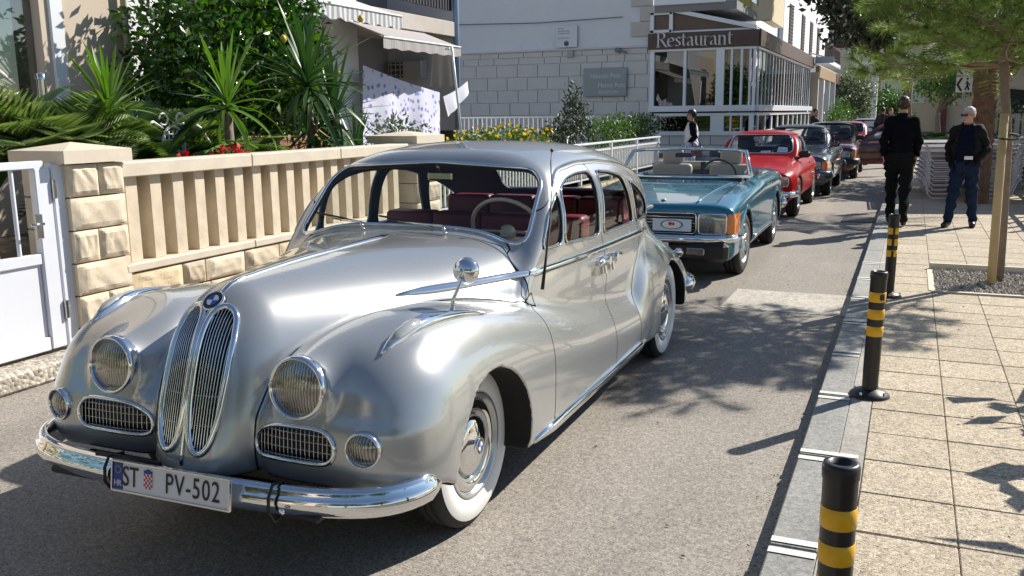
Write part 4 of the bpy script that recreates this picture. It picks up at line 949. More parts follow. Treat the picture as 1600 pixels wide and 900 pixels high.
blue, bf = build_car(dict(label='teal blue open convertible with cream seats parked right behind the silver saloon', loc=(-2.36, 9.50, 0), rz=.01, h=.024, W=.865, H=1.0, wb=2.40, rt=.315, ar=.355, ai=.55, zb=.21, n=6.5,
    hw=[(-.85, .84), (-.5, .86), (.5, .865), (2.6, .865), (3.2, .84), (3.6, .76)], deck=[(-.85, .765), (-.6, .80), (0, .865), (.9, .92), (1.4, .95), (2.3, .95), (3.0, .93), (3.6, .84)],
    front=[(.2, -.74), (.45, -.80), (.62, -.80), (.74, -.785), (.9, -.74)], rear=[(.2, 3.38), (.5, 3.46), (.8, 3.48), (.95, 3.42)], fcurve=.09, belt=.93, flare=1, pit=(.66, 1.22, 2.35, .5), dtop=2, lean=0,
    paint=TEAL, patches=[('headlight', simple('headlight unit glass', (.34, .34, .33), .12, .7, coat=1, noise=(30, .35)), [(.515, .495), (.775, .495), (.775, .69), (.515, .69)], 'f', .004), ('indicator', ORANGE, [(.785, .495), (.90, .495), (.90, .69), (.785, .69)], 'f', .004), ('grille', BLKG, [(-.49, .50), (.49, .50), (.49, .695), (-.49, .695)], 'f', -.02), ('tail_light', simple('tail red', (.4, .01, .01), .2, coat=1), [(.50, .6), (.85, .6), (.85, .8), (.50, .8)], 'r', .004)],
    bonnet=(.66, -.66, 1.0), bz=.70, door=(.80, 1.95), rim=.205, wheel='alloy', bumpers=[('f', -.87, .455, .030), ('r', 3.52, .45, .05)], seaty=1.55, seat=BEIGES, steer=-.05))
# windscreen frame, glass, bonnet ribs, sticker plate, fog lamps, wipers of the convertible
TP = [(-.66, 1.12, 1.215), (-.5, 1.105, 1.235), (0, 1.08, 1.245), (.5, 1.105, 1.235), (.66, 1.12, 1.215)]; BT_ = [(-.76, .82, .95), (-.4, .70, .945), (0, .66, .945), (.4, .70, .945), (.76, .82, .95)]
q = MB(); q.tube([BT_[0], TP[0], TP[1], TP[2], TP[3], TP[4], BT_[4]], [.026, .022, .020, .020, .020, .022, .026], 8, smooth=True); q.tube(BT_, .02, 6); q.build('windscreen_frame', CHROME, blue)
V = [Vector(a).lerp(Vector(b), t) for t in (0.03, .5, .97) for a, b in zip(BT_, TP)]; q = MB(); q.add(V, [(j*5+i, j*5+i+1, j*5+i+6, j*5+i+5) for j in range(2) for i in range(4)], True); q.build('windscreen', GLASS, blue)
for s in (1, -1):
    P, n = top(bf, [(s*(.47+.14*t/10), -.70+1.38*t/10) for t in range(11)], .004); q = MB(); q.tube([tuple(a) for a in P], [.004]+[.014]*9+[.004], 6, flat=.8, up=[tuple(a) for a in n]); q.build('bonnet_rib', TEAL, blue)
    q = MB(); q.box((s*.52, -.915, .345), (.18, .05, .07), None, .012); q.build('fog_light', simple('headlight unit glass', (.34, .34, .33), .12), blue)
    q = MB(); q.box((s*.21, .70, .965), (.42, .02, .012), Matrix.Rotation(s*.0, 4, 'Z')); q.build('wiper', BLACK, blue)
    q = MB(); P = resample(np.array([(s*.872, a, .335) for a in (.45, 1.2, 1.95)]), False, .1); q.tube([tuple(a) for a in P], .022, 6, up=(0, 0, 1)); q.build('sill_strip', DCHROME, blue)
P, n = top(bf, [(.12, -.60)], .006); roundel_ = MB(); roundel_.lathe([(.028, 0), (.028, .004), (0, .006)], 20, Matrix.Translation(P[0]), axis='Z'); roundel_.build('bonnet_badge', DCHROME, blue)
q = MB(); q.box((0, -.79, .60), (.96, .012, .016), None, .004); q.build('grille_bar', DCHROME, blue)
for zz in (.54, .57, .63, .66): q = MB(); q.box((0, -.79, zz), (.95, .010, .005)); q.build('grille_bar', DCHROME, blue)
q = MB(); q.box((.27, -.845, .585), (.38, .012, .12), None, .003); rp = q.build('rally_plate', simple('plate light blue', (.55, .68, .78), .4), blue)
q = MB(); q.lathe([(0, 0), (.075, 0)], 24, Matrix.Translation((.27, -.854, .59)) @ Matrix.Rotation(PI/2, 4, 'X') @ Matrix.Diagonal((1.5, .62, 1, 1)), axis='Z'); q.build('plate_oval', simple('oval blue', (.05, .22, .42), .4), rp)
q = MB(); q.lathe([(0, 0), (.062, 0)], 24, Matrix.Translation((.27, -.857, .59)) @ Matrix.Rotation(PI/2, 4, 'X') @ Matrix.Diagonal((1.5, .62, 1, 1)), axis='Z'); q.build('plate_oval', WHITE_E, rp)
q = MB(); q.lathe([(0, 0), (.02, 0)], 5, Matrix.Translation((.255, -.860, .60)) @ Matrix.Rotation(PI/2, 4, 'X'), axis='Z'); q.lathe([(0, 0), (.016, 0)], 5, Matrix.Translation((.285, -.860, .597)) @ Matrix.Rotation(PI/2, 4, 'X'), axis='Z'); q.build('plate_emblem', PLATE_RED, rp)
q = MB(); q.box((.0, -.93, .37), (.52, .012, .11), None, .003); q.build('number_plate', PLATE, blue)
q = MB(); q.box((0, -.82, .335), (1.64, .15, .19), None, .04); q.build('front_spoiler', BLACK, blue)
q = MB(); q.box((-.25, 2.42, .98), (.95, .22, .10), None, .05); q.build('folded_hood', BEIGES, blue); q = MB(); q.box((0, 2.0, 1.0), (.06, .03, .10)); q.tube([(-.05, 1.09, 1.2), (-.05, 1.12, 1.27)], .008, 5); q.box((-.05, 1.08, 1.17), (.20, .02, .05), None, .01); q.build('rear_view_mirror', BLACK, blue)
S_red = dict(label='bright red two-door classic coupe behind the teal convertible with a sticker on its windscreen', loc=(-2.37, 15.15, 0), h=.028, W=.80, H=1.34, wb=2.35, rt=.31, ar=.345, ai=.5, zb=.22, n=3.6,
    hw=[(-.7, .70), (-.3, .785), (.5, .80), (2.4, .80), (3.1, .74), (3.5, .64)], deck=[(-.75, .74), (-.5, .80), (0, .87), (.8, .92), (1.4, .93), (2.3, .96), (3.0, .93), (3.5, .80)],
    front=[(.2, -.66), (.45, -.70), (.6, -.74), (.75, -.76), (.9, -.66)], rear=[(.2, 3.30), (.5, 3.38), (.8, 3.36), (.95, 3.2)], fcurve=.22, belt=.90,
    roof=[(.8, 1.20), (1.3, 1.31), (1.8, 1.335), (2.3, 1.29), (2.8, 1.12), (3.2, .93)], gw=[(.7, .64), (1.5, .67), (2.4, .62), (3.1, .48)], ws=((.78, .92), (1.28, 1.30)),
    windows=[('f', [(-.57, .965), (.57, .965), (.48, 1.265), (-.48, 1.265)]), ('s', [(1.12, .955), (1.78, .955), (1.74, 1.23), (1.42, 1.235)]), ('s', [(1.84, .955), (2.42, .97), (2.25, 1.13), (2.0, 1.225), (1.82, 1.23)]), ('r', [(-.42, 1.0), (.42, 1.0), (.36, 1.22), (-.36, 1.22)], 2.35)],
    paint=REDP, patches=[('headlight', simple('headlight unit glass', (.34, .34, .33), .12), [(.46, .52), (.68, .52), (.68, .66), (.46, .66)], 'f', .004), ('grille', BLKG, [(-.42, .53), (.42, .53), (.42, .66), (-.42, .66)], 'f', -.015), ('tail_light', simple('tail red', (.4, .01, .01), .2), [(.4, .6), (.7, .6), (.7, .72), (.4, .72)], 'r', .004)],
    bonnet=(.62, -.64, .80), bz=.72, door=(.72, 1.82), dtop=1.26, rim=.185, wheel='alloy', bumpers=[('f', -.80, .40, .035), ('r', 3.42, .44, .035)], seaty=1.5, seat=DSEAT, mirror=BLACK)
red, rf = build_car(S_red)
q = MB(); q.add([(.30, .86, .985), (.47, .885, .985), (.46, .955, 1.06), (.31, .93, 1.07)], [(0, 1, 2, 3)]); q.build('windscreen_sticker', simple('sticker blue white', (.45, .58, .75), .5, noise=(26, .6)), red)
S_grey = dict(label='grey blue four-door saloon with orange indicators behind the red coupe', loc=(-2.24, 19.25, 0), h=.032, W=.845, H=1.38, wb=2.55, rt=.31, ar=.345, ai=.5, zb=.22, n=5.0,
    hw=[(-.75, .77), (-.3, .83), (.5, .845), (2.7, .845), (3.2, .81), (3.6, .74)], deck=[(-.8, .76), (-.5, .84), (0, .89), (.8, .94), (1.4, .95), (2.4, .98), (3.0, 1.0), (3.5, .96)],
    front=[(.2, -.72), (.45, -.78), (.6, -.76), (.9, -.70)], rear=[(.2, 3.42), (.5, 3.5), (.8, 3.48), (1.0, 3.44)], fcurve=.12, belt=.93,
    roof=[(.8, 1.24), (1.3, 1.355), (1.8, 1.38), (2.3, 1.365), (2.8, 1.24), (3.2, 1.0)], gw=[(.7, .68), (1.5, .70), (2.4, .67), (3.1, .55)], ws=((.78, .95), (1.35, 1.34)),
    windows=[('f', [(-.62, .985), (.62, .985), (.53, 1.315), (-.53, 1.315)]), ('s', [(1.08, .975), (1.68, .975), (1.66, 1.28), (1.42, 1.285)]), ('s', [(1.74, .975), (2.36, .985), (2.28, 1.26), (1.72, 1.285)]), ('r', [(-.5, 1.04), (.5, 1.04), (.43, 1.28), (-.43, 1.28)], 2.5)],
    paint=GREYP, patches=[('headlight', simple('headlight unit glass', (.34, .34, .33), .12), [(.44, .54), (.68, .54), (.68, .70), (.44, .70)], 'f', .004), ('indicator', ORANGE, [(.69, .54), (.85, .54), (.85, .70), (.69, .70)], 'f', .004), ('grille', BLKG, [(-.36, .50), (.36, .50), (.33, .74), (-.33, .74)], 'f', -.01), ('tail_light', simple('tail red', (.4, .01, .01), .2), [(.5, .6), (.8, .6), (.8, .8), (.5, .8)], 'r', .004)],
    bonnet=(.68, -.66, .80), bz=.74, door=(.72, 1.70), door2=2.5, dtop=1.31, rim=.195, wheel='steel', bumpers=[('f', -.82, .44, .065), ('r', 3.54, .46, .065)], bmat=GREYP, seaty=1.5, seat=DSEAT, mirror=GREYP, trim=BLACK)
grey, gf = build_car(S_grey)
S_mar = dict(S_grey); S_mar.update(label='maroon saloon with its driver door swung open into the road beyond the grey saloon', loc=(-2.0, 24.3, 0), h=.042, paint=MAROON, bmat=BLACK, mirror=BLACK)
mar, mf = build_car(S_mar)
for o in list(mar.children):
    if o.name.startswith('door') and not o.name.startswith('door_') and o.data.vertices[0].co.x > 0:
        hx, hy = .83, .73; o.matrix_local = Matrix.Translation((hx, hy, 0)) @ Matrix.Rotation(R(-62), 4, 'Z') @ Matrix.Translation((-hx, -hy, 0))
S_far = dict(S_red); S_far.update(label='red and white small car farthest back in the row of classics', loc=(-1.95, 30.5, 0), h=.05, paint=simple('dusty red paint', (.45, .03, .03), .35, coat=1))
far, ff_ = build_car(S_far)
S_f2 = dict(S_grey); S_f2.update(label='pale silver car half hidden behind the farthest red car', loc=(-1.5, 35.6, 0), h=.055, paint=simple('pale silver paint', (.45, .46, .47), .35, .6, coat=1)); build_car(S_f2)
HERO['group'] = 'classic cars parked in a row along the left kerb'
# ------------------------------------------------------------------ left boundary: pillar, baluster wall, gate, fence
def rock(w, h, d, seed, rough=.018, nx=24, nz=12):
    """split-face block: front face (+x) pitched, w along y, h along z, d deep; origin at the middle of the back"""
    rnd = np.random.RandomState(seed); mb = MB(); V = []
    ph = rnd.rand(6)*6; pl = [(rnd.rand(), rnd.rand(), rnd.uniform(-2.6, 2.6), rnd.uniform(-2.2, 2.2), rnd.uniform(.3, .9)) for _ in range(7)]
    for j in range(nz+1):
        for i in range(nx+1):
            u, v = i/nx, j/nz; e = min(u, 1-u, v, 1-v); ed = min(1, e*7)
            q = sorted(e_+c_*(u-a_)+d_*(v-b_) for a_, b_, c_, d_, e_ in pl)[2]; q = max(-.6, min(1.5, q))+.08*math.sin(u*19+ph[2]+v*7)
            V.append((d+ed*rough*(.8+q), (u-.5)*w, (v-.5)*h))
    F = [(j*(nx+1)+i, j*(nx+1)+i+1, (j+1)*(nx+1)+i+1, (j+1)*(nx+1)+i) for j in range(nz) for i in range(nx)]
    mb.add(V, F, False)
    y, z = w/2, h/2
    mb.add([(0, -y, -z), (0, y, -z), (0, y, z), (0, -y, z), (d, -y, -z), (d, y, -z), (d, y, z), (d, -y, z)], [(0, 3, 2, 1), (0, 1, 5, 4), (1, 2, 6, 5), (2, 3, 7, 6), (3, 0, 4, 7)], False)
    return mb
LIME_W = simple('worn limestone', (.56, .48, .36), .8, noise=(6, .2), bump=(22, .4, .01))
def pillar(loc, wy, label, top=1.345, dx=.42, seed=1, rows=None):
    t = thing('gate_pillar', label, 'stone pillar', loc)
    mb = MB(); mb.box((-dx/2-.03, 0, top/2), (dx-.05, wy-.03, top)); mb.build('core', MORTAR, t)
    h = .222; z = top-h; k = seed*10; r = 0
    while z > -.1:
        spl = [(wy*.5,)*2, (wy,)][r % 2] if wy > .35 else (wy,)
        spl = [(.53*wy, .47*wy), (wy,), (.44*wy, .56*wy), (wy,)][r % 4]
        y = -wy/2
        for s in spl:
            b = rock(s-.008, h-.010, .06, k); k += 1; o = b.build('stone_block', LIME if k % 3 else LIME_W, t); o.location = (-.055, y+s/2, z+h/2); y += s
        q = MB(); q.box((-dx/2-.012, -wy/2+.004, z+h/2), (dx-.03, .018, h-.009), None, .003); q.build('side_block', LIME_S, t)
        q = MB(); q.box((-dx/2-.012, wy/2-.004, z+h/2), (dx-.03, .018, h-.009), None, .003); q.build('side_block', LIME_S, t)
        z -= h; r += 1
    q = MB(); w_, d_ = wy/2+.05, dx/2+.05; zt = top+.005
    V = [(-d_, -w_, zt), (d_, -w_, zt), (d_, w_, zt), (-d_, w_, zt), (-d_, -w_, zt+.085), (d_, -w_, zt+.085), (d_, w_, zt+.085), (-d_, w_, zt+.085), (0, 0, zt+.135)]
    q.add([(x-dx/2, y, z) for x, y, z in V], [(0, 3, 2, 1), (0, 1, 5, 4), (1, 2, 6, 5), (2, 3, 7, 6), (3, 0, 4, 7), (4, 5, 8), (5, 6, 8), (6, 7, 8), (7, 4, 8)]); q.build('cap', LIME_S, t)
    return t
pillar((-5.09, 4.56, 0), .47, 'tall cream stone pillar with pyramid cap between the white gate and the balusters', seed=1, top=1.365)
pillar((-5.09, 9.25, 0), .56, 'cream stone pillar beyond the balusters, seen over the roof of the silver saloon', seed=2, dx=.55)
# baluster wall
bw = thing('baluster_wall', 'low cream limestone garden wall with a row of upright square balusters under a rail', 'garden wall', (-5.1, 4.80, 0))
Lw = 4.17
mb = MB(); mb.box((-.14, Lw/2, .27), (.20, Lw, .55)); mb.build('core', MORTAR, bw)
for y0, y1 in ((0, 1.397), (1.403, 2.717), (2.723, Lw)):
    mb = MB(); mb.box((-.135, (y0+y1)/2-.05, .595), (.31, y1-y0, .06), None, .007); mb.build('ledge', LIME_S, bw)
    mb = MB(); mb.box((-.13, (y0+y1)/2, 1.30), (.26, y1-y0, .105), None, .007); mb.build('rail', LIME_S, bw)
STAIN = simple('stained limestone', (.50, .42, .31), .8, noise=(5, .25), bump=(18, .4, .012))
random.seed(2); z = .56
for r in range(3):
    h = .19; y = 0; z -= h
    while y < Lw-.02:
        s = min(random.uniform(.22, .52), Lw-y)
        if Lw-y-s < .15: s = Lw-y
        b = rock(s-.014, h-.014, .05, int(y*100)+r*777, .020, 20, 10); o = b.build('stone_block', random.choice((LIME_Y, STAIN, LIME)), bw); o.location = (-.05, y+s/2, z+h/2); y += s
bl = MB(); bl.box((0, 0, 0), (.13, .115, .622), None, .004); b0 = None
for k in range(17):
    y = .12+.232*k+.0
    if b0 is None: o = b0 = bl.build('baluster', LIME, bw)
    else: o = bpy.data.objects.new('baluster', b0.data); link(o, bw)
    o.location = (-.12, y, .936); o.rotation_euler = (0, 0, random.uniform(-.03, .03))
# gate
gt = thing('garden_gate', 'white metal garden gate with a solid lower panel and upright bars at the left edge', 'gate', (-5.16, 4.34, 0))
GATEW = simple('gate white paint', (.70, .73, .80), .4, coat=.15, noise=(3, .03))
for nm, c, d in (('post', (0, -.055, .755), (.07, .09, 1.24)), ('stile', (.005, -.17, .755), (.06, .115, 1.19)), ('top_rail', (.0, -.95, 1.372), (.06, 1.6, .05)), ('middle_rail', (0, -.98, .765), (.055, 1.5, .07)),
                 ('bottom_rail', (0, -.98, .20), (.055, 1.5, .09)), ('panel', (-.006, -.98, .48), (.03, 1.5, .52)), ('stile', (0, -1.75, .755), (.06, .11, 1.19))):
    mb = MB(); mb.box(c, d, None, .006); mb.build(nm, GATEW, gt)
for k in range(9):
    mb = MB(); mb.cyl((0, -.37-.155*k, .79), (0, -.37-.155*k, 1.35), .014, n=10); mb.build('bar', GATEW, gt)
for z_ in (.35, 1.15): mb = MB(); mb.cyl((.045, -.10, z_), (.045, -.10, z_+.12), .016, n=10); mb.build('hinge', DCHROME, gt)
mb = MB(); mb.box((.045, -.24, .98), (.02, .05, .16), None, .005); mb.cyl((.05, -.24, 1.0), (.09, -.24, 1.0), .009, n=8); mb.tube([(.09, -.24, 1.0), (.095, -.34, 1.0)], .009, 6); mb.build('latch', DCHROME, gt)
th = MB(); th.box((-5.07, 2.6, .065), (.24, 3.5, .13), None, .02); tag(th.build('gate_sill', speckle('rough sill', [(0, (.25, .22, .18)), (.5, (.42, .38, .32)), (1, (.55, .51, .44))], 40, patch=(4, .25), bump=.8, dist=.01)), 'rough pale stone sill under the white garden gate', 'stone sill')
pillar((-5.09, 2.25, 0), .47, 'cream stone pillar on the far side of the white gate, just outside the left edge', seed=5)
# garden behind
flat('garden_ground', -13, -5.2, 4.3, 25, .55, simple('garden soil', (.12, .10, .07), .95, noise=(4, .3)))
flat('garden_path', -9, -5.2, -3, 4.3, .02, LIME_S)
mb = MB(); mb.box((-7.0, 3.2, .35), (1.6, 1.4, .2)); mb.box((-6.4, 3.8, .15), (1.8, 1.2, .3)); mb.box((-7.4, 3.8, .6), (1.2, 1.6, .3)); tag(mb.build('garden_steps', LIME_S), kind='structure')
pl = MB(); pl.box((-6.3, 4.1, .30), (.9, .35, .6), None, .02); tag(pl.build('stone_planter', LIME_Y), 'stone planter box seen through the bars of the white gate', 'planter')
# white metal fence beyond the second pillar
ft = thing('picket_fence', 'white metal picket fence on a low rough stone wall beyond the second pillar', 'fence', (-5.1, 9.55, 0))
Lf = 10.8
mb = MB(); mb.box((-.16, Lf/2, .20), (.24, Lf, .42)); mb.build('core', MORTAR, ft)
y = 0; kk = 0
while y < Lf-.05:
    s = min(random.uniform(.3, .6), Lf-y)
    for r in range(2):
        b = rock(s-.02, .20, .05, 3000+kk, .022, 12, 7); kk += 1; o = b.build('stone_block', LIME_Y, ft); o.location = (-.05, y+s/2, .31-.21*r)
    y += s
mb = MB(); mb.box((-.12, Lf/2, 1.13), (.055, Lf, .035), None, .005); mb.build('top_rail', WHITE_P, ft)
mb = MB(); mb.box((-.12, Lf/2, .52), (.035, Lf, .03)); mb.build('bottom_rail', WHITE_P, ft)
mb = MB(); mb.box((-.12, Lf/2, 1.0), (.035, Lf, .03)); mb.build('middle_rail', WHITE_P, ft)
for k in range(7): mb = MB(); mb.box((-.12, .1+k*1.76, .78), (.055, .055, .70)); mb.build('fence_post', WHITE_P, ft)
pk = MB(); pk.box((0, 0, 0), (.018, .026, .53)); p0 = pk.build('picket', WHITE_P, ft)
for k in range(96):
    o = p0 if k == 0 else bpy.data.objects.new('picket', p0.data)
    if k: link(o, ft)
    o.location = (-.12, .12+k*.111, .765)
# second railing deeper in the garden
f2 = thing('garden_railing', 'white railing in front of the shaded stone block wall', 'railing', (-9.97, 20, .55))
for z in (.62, 1.04): mb = MB(); mb.box((1.6, 0, z), (3.4, .03, .035)); mb.build('rail', WHITE_P, f2)
for k in range(28): mb = MB(); mb.box((.12*k, 0, .50), (.018, .018, 1.05)); mb.build('railing_bar', WHITE_P, f2)
# ------------------------------------------------------------------ houses
PLAS_G = simple('grey-white render', (.66, .67, .71), .85, noise=(2.5, .05), bump=(35, .5, .006))
PLAS_W = simple('white render', (.72, .73, .76), .85, noise=(1.5, .04), bump=(40, .3, .004))
PLAS_B = simple('beige render', (.55, .47, .38), .85, noise=(2, .05), bump=(40, .3, .004))
PLAS_Y = simple('ochre render', (.60, .45, .20), .85, noise=(1, .06))
BLOCK = simple('grey block stone', (.58, .56, .55), .8, noise=(3, .07), bump=(30, .3, .004))
WHITE_F = simple('white window frame', (.72, .75, .80), .4, coat=.2)
DWOOD = simple('dark brown wood', (.07, .04, .03), .5, noise=(6, .3))
PANE = glassy('house window pane', (.5, .52, .52), 5.0)
ROOM = simple('dark room', (.03, .03, .03), .9)
def lettering(parent, txt, c, size, mat, name, ry=0.0, depth=.01, sx=1.0, spacing=1.0):
    """text facing -y at c"""
    V, F = text_mesh(txt, size, depth, sx, spacing); mb = MB(); M = Matrix.Translation(c) @ Matrix.Rotation(ry, 4, 'Z') @ Matrix.Rotation(PI/2, 4, 'X')
    mb.add(V, F, False, M); return mb.build(name, mat, parent)
# --- block stone house with the two plaques, faces the camera at y = 25
sh = thing('stone_house', 'large grey house wall of smooth render above blocks, with two plaques, in shade', 'house', (-13.2, 25, 0))
mb = MB(); mb.box((3.27, 3.05, 4.5), (6.52, 6, 9)); mb.build('wall', PLAS_G, sh)
mb = MB(); mb.box((3.27, .02, 3.455), (6.54, .10, .05)); mb.build('ledge', BLOCK, sh)
random.seed(5); z = 3.425; r = 0
for h in (.16, .19, .365, .365, .365, .365, .365, .365, .365):
    x = -.1 - (.25 if r % 2 else 0); 
    while x < 6.5:
        w_ = random.choice((.62, .64, .66, .68)) if r > 1 else random.choice((.5, .8, .6)); x0 = max(x, 0); x1 = min(x+w_, 6.52)
        if x1-x0 > .08 and z-h > -.3:
            q = MB(); q.box(((x0+x1)/2, .035, z-h/2), (x1-x0-.022, .05, h-.02), None, .006); q.build('block', BLOCK, sh)
        x += w_
    z -= h; r += 1
for k in range(7):
    w_ = .62 if k % 2 == 0 else .36
    q = MB(); q.box((6.54-w_/2, .02, 3.72+.40*k+.2), (w_, .06, .385), None, .006); q.build('quoin', simple('warm quoin', (.50, .47, .43), .8, noise=(3, .06)), sh)
pq = thing('plaque', 'small white information plaque with a round red and blue emblem on the grey wall', 'plaque', (-9.15, 24.96, 3.50))
mb = MB(); mb.box((0, 0, .31), (.64, .03, .60), None, .005); mb.build('board', simple('pale plaque', (.60, .62, .68), .4), pq)
GREYT = simple('grey lettering', (.16, .17, .22), .5)
for z, w_ in ((.53, .22), (.46, .36), (.40, .40), (.27, .36)):
    q = MB()
    for k in range(int(w_/.045)): q.box((-.24+.045*k+random.uniform(0, .008), -.018, z), (.030, .004, .022))
    q.build('plaque_text', GREYT, pq)
mb = MB(); mb.lathe([(.075, -.018), (0, -.019)], 20, Matrix.Translation((0, 0, .12)), axis='Y'); mb.build('emblem', simple('emblem blue', (.03, .05, .15), .5), pq)
mb = MB(); mb.add([(-.06, -.021, .13), (.06, -.021, .16), (.04, -.021, .185), (-.04, -.021, .185)], [(0, 1, 2, 3)]); mb.build('emblem_mark', simple('emblem red', (.5, .08, .05), .5), pq)
pm = thing('stone_plaque', 'large engraved grey slab reading Niccolo Polo and Marco Polo on the block wall', 'plaque', (-7.99, 24.93, 2.14))
mb = MB(); mb.box((0, 0, .38), (1.26, .05, .78), None, .008); mb.build('slab', simple('slate grey slab', (.27, .30, .31), .5, noise=(4, .08)), pm)
ENG = simple('pale engraving', (.56, .60, .62), .5)
lettering(pm, 'Niccolò Polo', (.02, -.028, .55), .17, ENG, 'engraving', depth=.001); lettering(pm, 'Marco Polo', (.20, -.028, .29), .17, ENG, 'engraving', depth=.001)
lettering(pm, 'RECEPTION', (.10, -.028, .10), .11, ENG, 'engraving', depth=.001)
mb = MB(); mb.box((-7.62, 24.92, 3.38), (.16, .12, .12), None, .02); mb.cyl((-7.54, 24.86, 3.36), (-7.34, 24.84, 3.30), .03, n=8); tag(mb.build('wall_lamp', simple('lamp grey', (.14, .17, .19), .5)), 'small grey spotlight fixed to the ledge above the engraved slab', 'wall lamp')
mb = MB(); mb.box((-9.02, 24.93, 3.33), (.16, .06, .20), None, .01); tag(mb.build('letter_box', simple('box grey', (.33, .33, .34), .5)), 'small grey meter box just below the white plaque', 'meter box')
# --- white house with laundry bay, wall faces +x at x = -9
wh = thing('white_house', 'white house with a recessed bay, balcony slab and laundry behind the yuccas', 'house', (-9, 10.4, 0))
mb = MB(); mb.box((-.15, .37, 4), (.3, 6.34, 8)); mb.build('wall', PLAS_W, wh)
mb = MB(); mb.box((-1.0, 7.35, 4), (2.0, .24, 8)); mb.build('end_wall', PLAS_G, wh)
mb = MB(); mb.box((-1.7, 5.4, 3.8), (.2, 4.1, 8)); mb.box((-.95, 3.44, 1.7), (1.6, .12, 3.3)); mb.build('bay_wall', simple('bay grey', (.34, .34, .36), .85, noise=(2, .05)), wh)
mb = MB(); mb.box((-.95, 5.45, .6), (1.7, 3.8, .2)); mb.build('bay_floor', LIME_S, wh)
mb = MB(); mb.box((-.85, 5.38, 3.42), (1.85, 3.72, .30), None, .01); mb.build('balcony_slab', simple('stained concrete', (.46, .42, .38), .85, noise=(3, .12)), wh)
mb = MB(); mb.box((-.02, 5.38, 4.35), (.03, 3.6, 1.1)); mb.build('balcony_screen', simple('dark balcony netting', (.012, .014, .02), .8), wh)
for k in range(30): q = MB(); q.box((.0, 3.65+.12*k, 4.35), (.02, .03, 1.1)); q.build('screen_bar', simple('screen bars', (.03, .035, .05), .6), wh)
mb = MB(); mb.box((-1.05, 7.06, 2.62), (.85, .26, .40), None, .03); ac = tag(mb.build('air_conditioner', simple('ac white', (.45, .45, .44), .5)), 'white air conditioner unit high on the wall of the shaded bay', 'air conditioner'); ac.location = (-9, 10.4, 0)
q = MB(); q.box((-1.25, 6.925, 2.62), (.34, .01, .32)); g0 = q.build('fan_grille', simple('ac grille', (.05, .05, .05), .6), ac)
for a in range(3):
    q = MB(); q.box((-1.25, 6.915, 2.51+.11*a), (.34, .01, .02)); q.box((-1.36+.11*a, 6.912, 2.62), (.02, .01, .32)); q.build('grille_rib', simple('ac white', (.45, .45, .44), .5), ac)
mb = MB(); mb.tube([(-8.93, 17.62, .2), (-8.93, 17.62, 8)], .06, 10); tag(mb.build('downpipe', simple('blue-grey pipe', (.25, .38, .55), .4)), 'blue-grey downpipe at the corner of the white house', 'downpipe')
def stripes(name, c1, c2, scale, axis):
    m, nt, b = nodes_of(name); L = nt.links; tc = N(nt, 'ShaderNodeTexCoord'); sp = N(nt, 'ShaderNodeSeparateXYZ'); L.new(tc.outputs['Object'], sp.inputs[0])
    mu = N(nt, 'ShaderNodeMath', operation='MULTIPLY'); mu.inputs[1].default_value = scale; L.new(sp.outputs[axis], mu.inputs[0]); fr = N(nt, 'ShaderNodeMath', operation='FRACT'); L.new(mu.outputs[0], fr.inputs[0])
    gt_ = N(nt, 'ShaderNodeMath', operation='GREATER_THAN'); gt_.inputs[1].default_value = .5; L.new(fr.outputs[0], gt_.inputs[0])
    mx = N(nt, 'ShaderNodeMix', data_type='RGBA'); mx.inputs['A'].default_value = (*c1, 1); mx.inputs['B'].default_value = (*c2, 1); L.new(gt_.outputs[0], mx.inputs['Factor']); L.new(mx.outputs['Result'], b.inputs['Base Color']); b.inputs['Roughness'].default_value = .85
    return m
STR = stripes('striped awning cloth', (.62, .62, .60), (.28, .31, .36), 7.5, 1)
# cables and a drain on the shaded walls
q = MB(); q.tube([(-8.93, 10.9, 2.2), (-8.96, 12.2, 2.12), (-8.96, 13.9, 2.2)], .008, 4); q.tube([(-12.9, 24.93, 4.3), (-10, 24.93, 4.22), (-7.5, 24.93, 4.26)], .012, 4); tag(q.build('wall_cable', simple('grey cable', (.12, .12, .12), .6)), 'thin grey cable sagging along the house walls', 'cable')
# awnings
def awning(name, label, y0, y1, z1, out, drop, val, mat, x=-9.0, scal=True):
    t = thing(name, label, 'awning', (x, y0, z1)); L = y1-y0
    q = MB(); n = 40
    q.add([(0, 0, 0), (out, 0, -drop), (out, L, -drop), (0, L, 0), (0, 0, -.012), (out, 0, -drop-.012), (out, L, -drop-.012), (0, L, -.012)], [(0, 1, 2, 3), (4, 7, 6, 5), (0, 4, 5, 1), (3, 2, 6, 7)]); q.build('cloth', mat, t)
    V = []; F = []
    for i in range(n+1):
        y = L*i/n; dz = -val-(abs(math.sin(i*PI/4))*.05 if scal else .012*math.sin(i*.9)); V += [(out, y, -drop), (out+.012*math.sin(i*1.3), y, -drop+dz)]
    for i in range(n): F.append((2*i, 2*i+1, 2*i+3, 2*i+2))
    q = MB(); q.add(V, F, True); o = q.build('valance', mat, t)
    q = MB(); q.cyl((out, 0, -drop), (out, L, -drop), .018, n=8); q.build('front_bar', WHITE_P, t)
    return t
awning('striped_awning', 'grey and white striped awning with scalloped edge on the white house', 10.2, 13.95, 3.62, .9, .30, .18, STR)
aw = awning('bay_awning', 'taupe and grey awning with plain valance above the laundry bay', 13.4, 16.25, 3.27, .85, .32, .18, stripes('bay awning cloth', (.40, .36, .33), (.30, .31, .34), 14, 1), scal=False)
mb = MB(); mb.tube([(-7.5, 14.61, 2.84), (-7.5, 15.07, .56)], .022, 8); mb.tube([(-7.52, 14.55, 2.80), (-7.62, 14.6, 2.80)], .02, 6); tag(mb.build('awning_pole', WHITE_P), 'thin white slanting prop of the bay awning beside the yellow flowers', 'pole')
